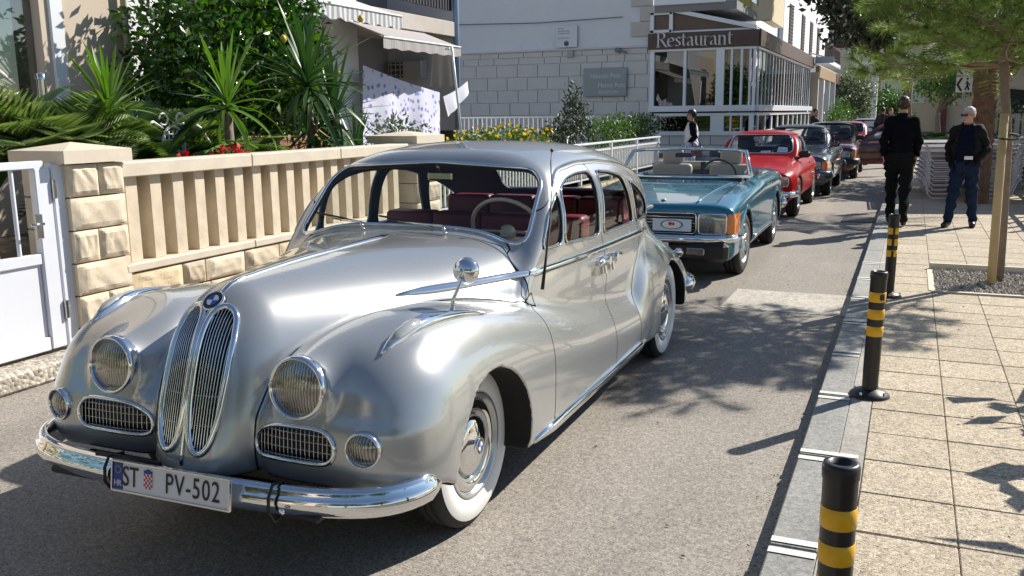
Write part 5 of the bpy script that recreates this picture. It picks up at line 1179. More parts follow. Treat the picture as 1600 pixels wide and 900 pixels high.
# laundry
def cloth(name, P, mat, label, cat='laundry', nu=18, nv=12, wav=.05, seed=1):
    """quad P (4 corners) with folds"""
    A, B_, C_, D_ = [Vector(p) for p in P]; V = []; F = []; n = (B_-A).cross(D_-A).normalized()
    for j in range(nv+1):
        for i in range(nu+1):
            u, v = i/nu, j/nv; p = (A*(1-u)+B_*u)*(1-v)+(D_*(1-u)+C_*u)*v
            V.append(tuple(p+n*wav*(v+.15)*(math.sin(u*13+seed)+.5*math.sin(u*29+v*3+seed*2)) - Vector((0, 0, .03*math.sin(u*PI)*(1-v)))))
    F = [(j*(nu+1)+i, j*(nu+1)+i+1, (j+1)*(nu+1)+i+1, (j+1)*(nu+1)+i) for j in range(nv) for i in range(nu)]
    q = MB(); q.add(V, F, True); return tag(q.build(name, mat), label, cat)
def floral():
    m, nt, b = nodes_of('flowered sheet'); L = nt.links; tc = N(nt, 'ShaderNodeTexCoord'); vo = N(nt, 'ShaderNodeTexVoronoi', i_Scale=7.5); L.new(tc.outputs['Object'], vo.inputs['Vector'])
    cr = N(nt, 'ShaderNodeValToRGB'); cr.color_ramp.elements[0].position = .20; cr.color_ramp.elements[0].color = (.22, .22, .55, 1); cr.color_ramp.elements[1].position = .38; cr.color_ramp.elements[1].color = (.66, .68, .82, 1)
    L.new(vo.outputs['Distance'], cr.inputs['Fac']); L.new(cr.outputs[0], b.inputs['Base Color']); b.inputs['Roughness'].default_value = .9; return m
FLOR = floral()
cloth('flowered_sheet', [(-8.75, 13.7, 2.52), (-8.6, 16.2, 2.10), (-8.6, 16.3, .75), (-8.75, 13.6, .75)], FLOR, 'white bed sheet with a small blue flower print hanging across the bay')
cloth('hung_towel', [(-8.55, 16.25, 2.02), (-8.5, 17.25, 2.35), (-8.5, 17.35, 2.12), (-8.55, 16.45, 1.62)], simple('white towel', (.68, .70, .80), .9), 'plain white towel hanging slantwise at the right end of the line', nu=8, nv=5, wav=.02)
cloth('dark_coat', [(-8.7, 16.2, 2.95), (-8.7, 16.85, 2.95), (-8.7, 17.05, 2.25), (-8.7, 16.0, 2.2)], simple('black cloth', (.02, .02, .022), .9), 'dark cloth hanging in shade under the bay awning', nu=8, nv=5, wav=.03)
mb = MB(); mb.box((-8.8, 17.0, .95), (.5, .65, .8), None, .03); tag(mb.build('dark_bin', simple('dark bin', (.015, .015, .018), .5)), 'black storage box in the shaded bay near the corner', 'box')
# --- house at the left edge with the large window, faces +x at x = -8
lh = thing('beige_house', 'beige house with a large reflecting window at the upper left edge', 'house', (-8, 2, 0))
mb = MB(); mb.box((-.2, 5.2, 3.5), (.4, 1.05, 7)); mb.box((-.2, 2.2, .85), (.4, 5.2, 1.5)); mb.box((-.2, -1, 3.5), (.4, 1.5, 7)); mb.box((-.2, 2.2, 4.8), (.4, 5.2, 2.4)); mb.build('wall', PLAS_B, lh)
wf = MB(); 
for c, d in (((-.05, 4.85, 2.6), (.16, .16, 2.1)), ((-.05, 2.2, 1.62), (.2, 5.2, .08)), ((-.06, 3.9, 2.6), (.10, .06, 2.1)), ((-.05, 2.2, 3.62), (.16, 5.2, .1))): wf.box(c, d, None, .01)
w_ = wf.build('window', WHITE_F, lh); mb = MB(); mb.box((-.12, 2.3, 2.6), (.012, 5.0, 2.0)); mb.build('pane', PANE, w_); mb = MB(); mb.box((-2.0, 2.3, 2.6), (.1, 5.0, 2.4)); mb.build('reflection_curtain', simple('room curtain', (.6, .62, .66), .9), w_)  # curtain colour lightened to stand in for the pane's bright reflection
mb = MB(); mb.tube([(.06, 5.70, .5), (.06, 5.70, 7)], .035, 8); mb.build('downpipe', simple('cream pipe', (.52, .48, .36), .5), lh)
mb = MB(); mb.cyl((-7.0, 5.75, .6), (-7.0, 5.78, 2.0), .035, n=10); mb.lathe([(.045, 0), (.045, .05), (0, .06)], 10, Matrix.Translation((-7.0, 5.78, 2.0)), axis='Z'); tag(mb.build('steel_post', DCHROME), 'short shiny steel post standing among the palms by the window', 'post')
# --- restaurant: glazed pavilion, front faces the camera at y = 25, side runs to y = 39
rs = thing('restaurant', 'glazed white restaurant pavilion with a dark wooden sign band lettered Restaurant', 'restaurant', (-3.87, 25, 0))
X0_, X1_ = -2.82, 0.0
q = MB(); q.box(((X0_+X1_)/2, .1, .5), (X1_-X0_, .2, 1.04)); q.box((-.1, 7, .5), (.2, 14, 1.04)); q.build('plinth_core', MORTAR, rs)
for r in range(3):
    for k in range(5): q = MB(); q.box((X0_+.28+.565*k+(.28 if r % 2 else 0)-(.14 if (r % 2 and k == 4) else 0), -.01, .93-.3*r), (.55 if not (r % 2 and k == 4) else .27, .04, .285), None, .006); q.build('block', BLOCK, rs)
    for k in range(20): q = MB(); q.box((.01, .34+.7*k, .93-.3*r), (.04, .68, .285), None, .006); q.build('block', BLOCK, rs)
fr = MB()
def FB(c, d, nm='frame'): q = MB(); q.box(c, d, None, .008); return q.build(nm, WHITE_F, rs)
FB((-1.41, -.0, 1.095), (2.84, .16, .11)); FB((-1.41, -.02, 1.76), (2.9, .22, .16), 'sill'); FB((-1.41, 0, 3.32), (2.86, .14, .07)); FB((-1.41, -.01, 1.60), (2.84, .12, .08))
for x, w_ in ((-2.78, .12), (-1.87, .08), (-.92, .22), (-.62, .06), (-.36, .06), (-.14, .05), (-.03, .07)): FB((x, 0, 2.57), (w_, .13, 1.46), 'mullion')
for x, w_ in ((-2.72, .26), (-.96, .36), (-.60, .05), (-.32, .05), (-.06, .12)): FB((x, 0, 1.36), (w_, .13, .45), 'mullion')
FB((-.0, 7.0, 1.095), (.16, 14, .11)); FB((.02, 7.0, 1.76), (.22, 14, .16), 'sill'); FB((0, 7, 3.32), (.14, 14, .07)); FB((0.01, 7, 1.60), (.12, 14, .08))
for k in range(21): FB((0, .45+.66*k, 2.57), (.05, .055 if k % 4 else .12, 1.46), 'mullion')
for k in range(11): FB((0, .6+1.32*k, 1.36), (.06, .2, .45), 'mullion')
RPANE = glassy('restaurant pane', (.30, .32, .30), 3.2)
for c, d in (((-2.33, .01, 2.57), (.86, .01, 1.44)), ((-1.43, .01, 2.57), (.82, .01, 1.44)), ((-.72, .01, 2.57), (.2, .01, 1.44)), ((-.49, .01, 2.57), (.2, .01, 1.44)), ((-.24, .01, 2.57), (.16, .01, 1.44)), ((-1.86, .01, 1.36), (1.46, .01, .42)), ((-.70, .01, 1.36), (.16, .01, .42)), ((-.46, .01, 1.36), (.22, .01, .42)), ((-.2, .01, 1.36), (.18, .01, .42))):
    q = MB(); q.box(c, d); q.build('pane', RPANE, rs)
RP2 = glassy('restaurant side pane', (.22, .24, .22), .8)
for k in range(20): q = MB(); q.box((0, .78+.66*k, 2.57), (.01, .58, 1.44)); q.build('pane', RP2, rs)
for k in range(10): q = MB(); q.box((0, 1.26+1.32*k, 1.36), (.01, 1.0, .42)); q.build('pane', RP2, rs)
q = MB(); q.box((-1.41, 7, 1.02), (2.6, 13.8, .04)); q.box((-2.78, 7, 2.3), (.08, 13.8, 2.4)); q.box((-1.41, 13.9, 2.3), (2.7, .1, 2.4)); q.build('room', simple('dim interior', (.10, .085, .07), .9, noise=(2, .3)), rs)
SIGN = simple('brown sign wood', (.085, .05, .038), .55, noise=(4, .25), bump=(20, .2, .004))
q = MB(); q.box((-1.41, -.06, 3.565), (2.96, .12, .42), None, .006); q.build('sign_band', SIGN, rs); q = MB(); q.box((.06, 7.0, 3.565), (.12, 14.1, .42), None, .006); q.build('sign_band', SIGN, rs)
q = MB(); q.box((-1.41, 7, 3.80), (2.8, 14, .06)); q.build('roof', WHITE_F, rs)
# sloped gable glazing above the sign
def bar(a, b, w_, nm, mat, d=.12):
    a = Vector(a); b = Vector(b); v = b-a; L = v.length; q = MB(); M = Matrix.Translation((a+b)/2) @ Matrix.Rotation(-math.atan2(v.z, v.x), 4, 'Y'); q.box((0, 0, 0), (L, d, w_), M, .005); return q.build(nm, mat, rs)
bar((-2.2, 0, 4.36), (-.02, 0, 3.83), .11, 'rafter', WHITE_F); FB((-2.80, 0, 4.06), (.10, .12, .56), 'mullion'); FB((-2.28, 0, 4.06), (.10, .12, .56), 'mullion'); FB((-2.55, 0, 4.31), (.6, .12, .1)); FB((-2.55, 0, 3.83), (.6, .12, .08)); FB((-2.5, .0, 4.45), (.55, .14, .16))
q = MB(); q.add([(-2.24, .02, 3.8), (-.1, .02, 3.8), (-.1, .02, 3.82), (-2.24, .02, 4.34)], [(0, 1, 2, 3)]); q.build('pane', simple('brown gable board', (.13, .085, .06), .6, noise=(3, .3)), rs)
q = MB(); q.box((-2.55, .02, 4.06), (.42, .01, .42)); q.build('pane', simple('brown gable board', (.1, .08, .06)), rs)
q = MB(); q.add([(-2.2, 0, 4.36), (-.02, 0, 3.86), (-.02, 14, 3.86), (-2.2, 14, 4.36)], [(0, 1, 2, 3)]); q.build('pitched_roof', simple('pale roof', (.4, .42, .45), .7), rs)
# serif lettering: nib strokes
def serif_text(parent, txt, c, h, mat):
    o_ = 0; sw = .19
    G = {'R': (.78, [[(.14, 0), (.14, 1.0)], [(.14, .97), (.42, 1.0), (.60, .90), (.60, .64), (.42, .53), (.14, .52)], [(.36, .52), (.72, .03)]], [(.0, 0, .30), (.0, 1.0, .28), (.66, 0, .2)]),
         'e': (.60, [[(.10, .36), (.52, .36), (.50, .56), (.32, .67), (.14, .56), (.08, .32), (.16, .08), (.34, .0), (.52, .10)]], []),
         's': (.48, [[(.42, .56), (.28, .67), (.10, .58), (.12, .44), (.36, .28), (.42, .14), (.28, .0), (.06, .08)]], []),
         't': (.40, [[(.16, .86), (.16, .12), (.24, .0), (.36, .06)]], [(.02, .65, .34)]),
         'a': (.58, [[(.08, .54), (.22, .67), (.38, .60), (.40, .40), (.40, .08), (.50, .0)], [(.40, .40), (.14, .30), (.06, .14), (.18, .0), (.40, .12)]], []),
         'u': (.66, [[(.12, .65), (.12, .18), (.24, .0), (.48, .10)], [(.50, .66), (.50, .0)]], [(.02, .65, .14), (.40, .65, .14), (.50, 0, .12)]),
         'r': (.46, [[(.12, .66), (.12, 0)], [(.12, .48), (.26, .66), (.40, .62)]], [(.02, .65, .1), (.02, 0, .24)]),
         'n': (.68, [[(.12, .66), (.12, 0)], [(.12, .50), (.30, .67), (.50, .58), (.50, 0)]], [(.02, .65, .1), (.02, 0, .24), (.40, 0, .22)])}
    W = sum(G[ch][0] for ch in txt)*h; x = -W/2
    for ch in txt:
        adv, st, sf = G[ch]; mb = MB()
        for P in st:
            P2 = resample(np.array([(a, b, 0) for a, b in P]), False, .06) if len(P) > 2 else np.array([(a, b, 0) for a, b in P], float)
            V = []; F = []; wx, wz = .062, .022
            for a, b, _ in P2:
                for sx, sz, dy in ((-wx, -wz, 0), (wx, wz, 0), (wx, wz, -.03), (-wx, -wz, -.03)): V.append((c[0]+x+(a+sx)*h, c[1]+dy, c[2]+(b+sz)*h))
            for i in range(len(P2)-1):
                for k in range(4): F.append((i*4+k, i*4+(k+1) % 4, i*4+4+(k+1) % 4, i*4+4+k))
            F += [(0, 1, 2, 3), tuple(len(V)-4+k for k in (3, 2, 1, 0))]; mb.add(V, F)
        for a, b, l in sf: mb.box((c[0]+x+(a+l/2)*h, c[1]-.015, c[2]+b*h), (l*h, .03, .05*h))
        mb.build('letter', mat, parent); x += adv*h
serif_text(rs, 'Restaurant', (-1.62, -.125, 3.415), .365, simple('sign letter white', (.62, .60, .60), .5))
# balcony above, white house with shutters beyond
bh = thing('terrace_house', 'cream upper storey with glass balcony above the restaurant', 'house', (-6.6, 27.2, 4.4))
q = MB(); q.box((1.2, 2.2, 1.6), (2.6, .3, 3.2)); q.box((2.3, 3.6, 1.6), (.3, 3.0, 3.2)); q.build('wall', simple('cream wall', (.60, .52, .36), .8), bh)
q = MB(); q.box((1.1, -.6, .02), (2.2, 3.4, .22)); q.build('balcony_floor', simple('balcony grey', (.22, .22, .22), .7), bh); q = MB(); q.box((.95, -2.3, .18), (1.9, .12, .16)); q.build('balcony_rail', WHITE_F, bh)
q = MB(); q.box((2.25, -.6, .75), (.02, 3.2, .9)); q.box((.95, -2.32, .75), (1.9, .02, .9)); q.build('glass_balustrade', glassy('green balcony glass', (.55, .75, .62), 1.5), bh)
q = MB(); q.box((1.6, 2.0, 1.3), (.5, .1, 2.0)); q.build('shutter', simple('yellow shutter', (.5, .38, .1), .6), bh)
SHUT = simple('dark shutter', (.05, .03, .03), .6)
sb = thing('shuttered_house', 'tall white house with dark louvred shutters and a street balcony beyond the restaurant', 'house', (-6.0, 38, 0))
q = MB(); q.box((-.2, 17, 6), (.4, 34, 12)); q.box((-3, .1, 6), (6, .4, 12)); q.build('wall', PLAS_W, sb)
for (y, z) in ((11.5, 5.9), (17, 5.9), (21.5, 5.9), (26, 5.9), (11.5, 9.3), (17, 9.3), (21.5, 9.3)):
    q = MB(); q.box((.02, y, z), (.05, 1.5, 2.1)); o = q.build('window', SHUT, sb)
    for s in range(12): g = MB(); g.box((.06, y, z-.95+.17*s), (.03, 1.3, .05)); g.build('louvre', simple('brown louvre', (.09, .055, .05), .6), o)
q = MB(); q.box((.6, 24, 4.6), (1.2, 12, .25)); q.build('balcony_slab', PLAS_W, sb)
for k in range(24): q = MB(); q.box((1.15, 18.3+.5*k, 5.15), (.05, .05, .9)); q.build('railing_bar', SHUT, sb)
q = MB(); q.box((1.15, 24, 5.6), (.06, 12, .05)); q.build('railing_top', SHUT, sb)
q = MB(); q.cyl((.12, 7.0, 3.9), (.12, 7.0, 12), .12, n=8); q.build('downpipe', simple('grey pipe', (.35, .37, .40), .5), sb)
# second pavilion after the restaurant
p2 = thing('timber_pavilion', 'open pavilion with pale posts and a lit wooden fascia beyond the restaurant', 'pavilion', (-3.75, 39.3, 0))
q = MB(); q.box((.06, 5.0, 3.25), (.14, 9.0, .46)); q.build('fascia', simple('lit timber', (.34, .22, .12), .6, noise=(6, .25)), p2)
q = MB(); q.box((.05, 14.5, 3.25), (.14, 9.0, .5)); q.build('fascia', SIGN, p2)
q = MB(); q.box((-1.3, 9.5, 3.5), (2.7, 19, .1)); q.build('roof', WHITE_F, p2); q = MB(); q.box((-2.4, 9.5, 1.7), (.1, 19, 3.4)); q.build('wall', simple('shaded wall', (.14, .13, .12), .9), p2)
for k, y in enumerate((.1, 3.3, 6.4, 9.6, 12.8, 16, 18.8)):
    q = MB(); q.box((0, y, 1.9), (.22 if k else .34, .26, 2.6)); q.build('post', simple('cream post', (.5, .45, .36), .8) if k == 0 else WHITE_F, p2); q = MB(); q.box((0, y+1.4, .75), (.14, 2.0, .9)); q.build('parapet', PLAS_W, p2)
q = MB(); q.add([(-.3, -.5, 4.0), (.75, -.5, 3.7), (.75, 1.6, 3.7), (-.3, 1.6, 4.0)], [(0, 1, 2, 3)]); q.box((.4, -.5, 3.65), (.7, .05, .25)); q.build('canopy', simple('blue-grey canopy', (.30, .36, .44), .6), p2)
# arched porch and ochre house closing the street
ar = thing('arched_porch', 'white arched porch pillar at the far end of the street', 'porch', (-3.2, 58, 0))
for c_, d_ in (((.0, 0, 2.2), (.45, .6, 4.4)), ((1.05, 0, 2.2), (.35, .6, 4.4)), ((.5, 10, 2.2), (.5, .5, 4.4))): q = MB(); q.box(c_, d_); q.build('pillar', PLAS_W, ar)
q = MB(); q.box((.5, 0, 4.2), (1.4, .62, .5)); q.build('beam', PLAS_W, ar)
N_ = 8; q = MB(); P = [(.22+.33*(1-math.cos(PI*i/N_)), 0, 3.4+.5*math.sin(PI*i/N_)) for i in range(N_+1)]
V = []; 
for p in P: V += [(p[0], -.3, p[2]), (p[0], -.3, 4.4), (p[0], .3, p[2]), (p[0], .3, 4.4)]
q.add(V, [f for i in range(N_) for f in ((4*i, 4*i+4, 4*i+5, 4*i+1), (4*i+2, 4*i+3, 4*i+7, 4*i+6), (4*i, 4*i+2, 4*i+6, 4*i+4))]); q.build('arch_head', PLAS_W, ar)
oh = thing('ochre_house', 'low ochre and white house with a glass-block window closing the end of the street', 'house', (-2.4, 74, 0))
q = MB(); q.box((9, 2, 2.2), (22, 4, 4.4)); q.build('wall', simple('sunlit cream', (.55, .46, .32), .8), oh)
q = MB(); q.box((9, -.3, 4.55), (22.6, 4.8, .25)); q.build('eaves', WHITE_F, oh)
w_ = MB(); w_.box((1.6, -.05, 3.0), (3.0, .1, 1.7)); wo_ = w_.build('window', WHITE_F, oh)
for a in range(6):
    for b in range(4): q = MB(); q.box((.38+.49*a, -.11, 2.38+.41*b), (.42, .03, .34)); q.build('glass_block', simple('glass block', (.55, .6, .5), .2), wo_)
q = MB(); q.box((4.4, -.2, 2.2), (.5, .5, 4.4)); q.build('column', simple('dark red column', (.14, .03, .025), .6), oh)
q = MB(); q.box((9.5, -.02, 2.4), (2.4, .1, 2.2)); q.build('window', ROOM, oh); 
fh = thing('far_house', 'pale house rising behind the ochre house at the end of the street', 'house', (-8, 95, 0))
q = MB(); q.box((6, 4, 6.5), (16, 8, 13)); q.build('wall', simple('pinkish wall', (.58, .50, .44), .85), fh)
for k in range(4): q = MB(); q.box((1.2+3.4*k, -.02, 8.6), (1.3, .1, 2.0)); q.build('window', SHUT, fh)
# ------------------------------------------------------------------ right side: sun loungers, fence, signs, sail
WPL = simple('white plastic', (.62, .60, .62), .4, noise=(8, .08))
def lounger():
    t = thing('sun_lounger', '', 'sun lounger', (0, 0, 0)); 
    for y in (.06, 1.75):
        q = MB(); q.tube([(-.37, y, .34), (-.31, y, .30), (-.23, y, .06), (-.17, y, .0), (.17, y, .0), (.23, y, .06), (.31, y, .30), (.37, y, .34)], .016, 6); q.build('leg_frame', WPL, t)
    for s in (-1, 1): q = MB(); q.tube([(s*.37, 0, .345), (s*.37, 1.9, .345)], .017, 6); q.build('side_rail', WPL, t)
    for k in range(8): q = MB(); q.box((0, .1+.24*k, .352), (.72, .12, .014)); q.build('slat', WPL, t)
    return t
L0 = lounger()
ORD = ['lowest', 'second from the ground', 'third from the ground', 'fourth from the ground', 'fifth', 'fourth from the top', 'third from the top', 'second from the top']
def stack(x, y, n, dz, rz, lab, labtop, first=False):
    random.seed(int(x*100))
    for k in range(n):
        o = L0 if (first and k == 0) else copy_tree(L0); o.location = (x+random.uniform(-.006, .006), y, .115+dz*k); o.rotation_euler = (0, 0, rz+random.uniform(-.01, .01))
        o['label'] = labtop if k == n-1 else lab % ORD[k]; o['group'] = 'white sun loungers stacked on the pavement'
stack(.58, 17.7, 9, .078, .05, 'white sun lounger, %s in the stack between the two men', 'topmost white sun lounger of the stack between the two men', True)
stack(1.43, 17.9, 9, .078, -.03, 'white sun lounger, %s in the stack right of the old man', 'topmost white sun lounger of the stack right of the old man')
FM = simple('grey fence metal', (.30, .33, .37), .4, .4)
fn = thing('metal_fence', 'grey metal fence running beside the loungers at the right edge', 'fence', (2.05, 14.6, .1))
for z in (.35, .95): q = MB(); q.box((.1, 3.0, z), (.05, 6.6, .05)); q.build('rail', FM, fn)
for k in range(14): q = MB(); q.box((.1, -.1+.48*k, .62), (.05, .07, 1.22)); q.build('fence_post', FM, fn)
fp = thing('palisade', 'pale upright boards of a terrace screen behind the lounger stacks', 'screen', (1.5, 20.5, .1))
for k in range(16): q = MB(); q.box((.13*k, .02*(k % 3), .72), (.09, .03, 1.5)); q.build('board', simple('faded boards', (.33, .33, .34), .7, noise=(5, .2)), fp)
sp = thing('sign_post', 'pair of white direction signs with black arrows and a hiker symbol, one above the other', 'sign', (.79, 18.0, .1))
q = MB(); q.cyl((0, .03, 0), (0, .03, 2.35), .025, n=8); q.build('pole', FM, sp)
SW = simple('sign white face', (.75, .76, .78), .35); SBK = simple('sign black', (.01, .01, .01), .4)
for z, h in ((2.24, .19), (1.99, .27)):
    q = MB(); q.box((0, 0, z), (.26, .015, h), None, .004); o = q.build('sign_board', SW, sp)
    q = MB(); q.add([(-.125, -.011, z), (-.06, -.011, z+h*.42), (-.02, -.011, z+h*.42), (-.085, -.011, z), (-.02, -.011, z-h*.42), (-.06, -.011, z-h*.42)], [(0, 5, 4, 3), (0, 3, 2, 1)]); q.build('arrow', SBK, o)
q = MB(); q.tube([(.04, -.012, 2.05), (.05, -.012, 1.98), (.03, -.012, 1.93), (.02, -.012, 1.89)], .012, 4); q.tube([(.05, -.012, 1.98), (.08, -.012, 1.89)], .012, 4); q.tube([(.02, -.012, 2.0), (.06, -.012, 2.02), (.09, -.012, 1.97)], .009, 4); q.cyl((.045, -.015, 2.085), (.045, -.008, 2.085), .018, n=8); q.build('hiker_symbol', SBK, o)
q = MB(); q.tube([(.0, -.012, 2.20), (.06, -.012, 2.22), (.10, -.012, 2.27)], .010, 4); q.tube([(.04, -.012, 2.19), (.09, -.012, 2.19)], .010, 4); q.build('bird_symbol', SBK, o)
V = []; F = []; n = 10
for j in range(n+1):
    for i in range(n+1):
        u, v = i/n, j/n; x = 1.6+3.0*u; y = 17.5+2.5*v; V.append((x, y, 2.05-.35*u+.30*(1-v)*(1-u)**2-.25*math.sin(PI*u)*math.sin(PI*v)))
F = [(j*(n+1)+i, j*(n+1)+i+1, (j+1)*(n+1)+i+1, (j+1)*(n+1)+i) for j in range(n) for i in range(n)]
q = MB(); q.add(V, F, True); tag(q.build('shade_sail', simple('grey sail cloth', (.42, .44, .42), .85)), 'pale grey shade sail stretched behind the pine trunk at the right edge', 'shade sail')
for k, (x, lab) in enumerate(((2.25, 'slanting grey pole holding the shade sail, left of the pair'), (2.55, 'slanting grey pole holding the shade sail, at the very right edge'))):
    q = MB(); q.cyl((x-.25, 18.2, .1), (x+.15, 18.2, 2.0), .03, n=8); tag(q.build('sail_pole', FM), lab, 'pole')
# two things out of frame to the right whose leaf shadows fall on the pavement come from a potted plant
q = MB(); q.tube([(.75, 9.085, .09), (.745, 9.09, .6), (.735, 9.09, 1.62)], [.038, .037, .036], 12); tag(q.build('tree_stake', simple('pale new stake', (.52, .39, .20), .7, noise=(6, .18), bump=(30, .3, .004))), 'thick yellowish round wooden stake tied to the young pine', 'stake')
q = MB(); q.tube([(.745+.085*math.cos(a)+.05, 9.17+.15*math.sin(a), 1.42+.02*math.sin(a)) for a in [i*PI/8 for i in range(16)]], .028, 6, True, flat=.35); tag(q.build('tree_tie', simple('dark strap', (.05, .045, .04), .8)), 'dark strap binding the stake to the pine trunk', 'strap')
# ------------------------------------------------------------------ plants
def leafmat(name, c1, c2, c3=None, rough=.45, trans=.25):
    if name in MATS: return MATS[name]
    m, nt, b = nodes_of(name); L = nt.links; g = N(nt, 'ShaderNodeNewGeometry'); cr = N(nt, 'ShaderNodeValToRGB'); e = cr.color_ramp.elements
    e[0].color = (*c1, 1); e[1].color = (*(c3 or c2), 1)
    if c3: x = e.new(.6); x.color = (*c2, 1)
    L.new(g.outputs['Random Per Island'], cr.inputs['Fac']); L.new(cr.outputs[0], b.inputs['Base Color']); b.inputs['Roughness'].default_value = rough
    if trans:
        t = N(nt, 'ShaderNodeBsdfTranslucent'); mx = N(nt, 'ShaderNodeMixShader'); mx.inputs[0].default_value = trans; hs = N(nt, 'ShaderNodeHueSaturation'); hs.inputs['Value'].default_value = 1.8; hs.inputs['Saturation'].default_value = 1.15
        L.new(cr.outputs[0], hs.inputs['Color']); L.new(hs.outputs[0], t.inputs[0]); L.new(b.outputs[0], mx.inputs[1]); L.new(t.outputs[0], mx.inputs[2]); L.new(mx.outputs[0], nt.nodes['Material Output'].inputs[0])
    MATS[name] = m; return m
BARK = simple('grey brown bark', (.22, .175, .14), .9, noise=(14, .3), bump=(25, .8, .012))
def leaf_cloud(name, blobs, n, size, mat, parent=None, seed=1, drop=0.0, asp=.45, shell=.55):
    """n small folded leaves spread through a set of ellipsoids (centre, radii)"""
    rs_ = np.random.RandomState(seed); vol = np.array([r[0]*r[1]*r[2] for _, r in blobs])**.75; pick = rs_.choice(len(blobs), n, p=vol/vol.sum())
    C = np.array([b[0] for b in blobs])[pick]; Rr = np.array([b[1] for b in blobs])[pick]
    d = rs_.randn(n, 3); d /= np.linalg.norm(d, axis=1)[:, None]; rad = shell+(1-shell)*rs_.rand(n)**.6; rad *= 1+.12*np.sin(d[:, 0]*7+d[:, 1]*5+pick)+.1*rs_.randn(n)
    P = C+d*Rr*rad[:, None]
    t = rs_.randn(n, 3)*.8+d*.6; t[:, 2] -= drop; t /= np.linalg.norm(t, axis=1)[:, None]
    u = np.cross(t, rs_.randn(n, 3)); u /= np.linalg.norm(u, axis=1)[:, None]; w_ = np.cross(t, u)
    s = (size*(.6+.8*rs_.rand(n)))[:, None]
    A = P; B = P+t*s*.5+u*s*asp*.5+w_*s*.08; D = P+t*s*.5-u*s*asp*.5+w_*s*.08; E_ = P+t*s
    V = np.stack([A, B, E_, D], 1).reshape(-1, 3); F = np.arange(4*n).reshape(n, 4)
    o = mesh_np(name, V, F, mat, parent, False); return o
def tree(name, label, loc, h0, trunk_r, blobs, n, size, mat, cat='tree', seed=1, limbs=6, group=None, drop=0, bark=BARK, asp=.45, shell=.5):
    t = thing(name, label, cat, loc, 0, group); random.seed(seed)
    q = MB(); q.tube([(0, 0, -.1), (.03, .02, h0*.3), (-.03, .0, h0*.7), (0.0, 0, h0)], [trunk_r*1.25, trunk_r, trunk_r*.85, trunk_r*.75], 10); q.build('trunk', bark, t)
    for k in range(limbs):
        c, r = blobs[k % len(blobs)]; e = Vector(c)+Vector((random.uniform(-.5, .5)*r[0], random.uniform(-.5, .5)*r[1], random.uniform(-.2, .5)*r[2])); m = Vector((0, 0, h0*.9)).lerp(e, .5)+Vector((0, 0, -.08*e.length))
        q = MB(); q.tube([(0, 0, h0*.9), m, e], [trunk_r*.6, trunk_r*.35, trunk_r*.1], 6); q.build('limb', bark, t)
    c = leaf_cloud('crown', blobs, n, size, mat, t, seed, drop, asp, shell); c['kind'] = 'stuff'; return t
CIT = leafmat('citrus leaves', (.012, .04, .008), (.035, .10, .014), (.10, .20, .025), .3)
DKL = leafmat('dark oak leaves', (.012, .022, .010), (.03, .045, .018), (.07, .085, .03), .4, .15)
GRN = leafmat('hedge leaves', (.025, .06, .012), (.06, .13, .025), (.13, .21, .05), .45)
OLV = leafmat('olive leaves', (.04, .06, .03), (.09, .12, .06), (.16, .20, .10), .5)
ct = tree('lemon_tree', 'dense dark green lemon tree with a few yellow fruits beside the beige house', (-7.4, 8.6, .55), 1.1, .09, [((0, .1, 1.75), (.95, 1.05, 1.0)), ((.1, -.75, 1.75), (.75, .6, .9)), ((.1, .7, 1.9), (.8, .7, 1.0)), ((.1, .5, 1.1), (.75, .85, .7)), ((.1, .4, 2.5), (.8, .8, .6)), ((0, -.6, 1.0), (.7, .7, .7))], 12500, .115, CIT, seed=3, limbs=7, asp=.5, shell=.35)
LEM = simple('lemon skin', (.65, .42, .02), .45, bump=(60, .3, .003)); random.seed(12)
for k, (x, y, z) in enumerate([(.98, -.15, 1.95), (1.0, .55, 1.75), (1.05, -.5, 2.5), (.95, .95, 1.6), (.9, -1.2, 2.35), (1.0, 1.4, 2.3), (.8, .2, 1.1)]):
    q = MB(); q.lathe([(0, -.045), (.02, -.04), (.036, -.015), (.038, .01), (.025, .038), (.008, .05), (0, .052)], 12, Matrix.Translation((x, y, z)) @ Matrix.Rotation(random.uniform(-.5, .5), 4, 'X'), axis='Z'); q.build('lemon', LEM, ct)
YUC = leafmat('yucca leaf', (.06, .13, .02), (.12, .24, .035), (.22, .34, .06), .35, .2); YUD = leafmat('dark yucca leaf', (.02, .055, .015), (.04, .10, .025), (.08, .15, .035), .4, .15)
def blade(L, w_, droop, n=6, fold=.25):
    V = []; F = []
    for i in range(n+1):
        t = i/n; ww = w_*(.55+.9*t)*(1-t)**.55 if t > .25 else w_*(.5+1.0*t); ww = max(ww, .001)
        a = droop*t; x = L*(math.sin(a)/droop if abs(droop) > .01 else t); z = -L*((1-math.cos(a))/droop if abs(droop) > .01 else 0)
        V += [(x, -ww, z+ww*fold), (x, 0, z), (x, ww, z+ww*fold)]
    for i in range(n):
        for k in (0, 1): F.append((3*i+k, 3*i+k+1, 3*i+4+k, 3*i+3+k))
    return V, F
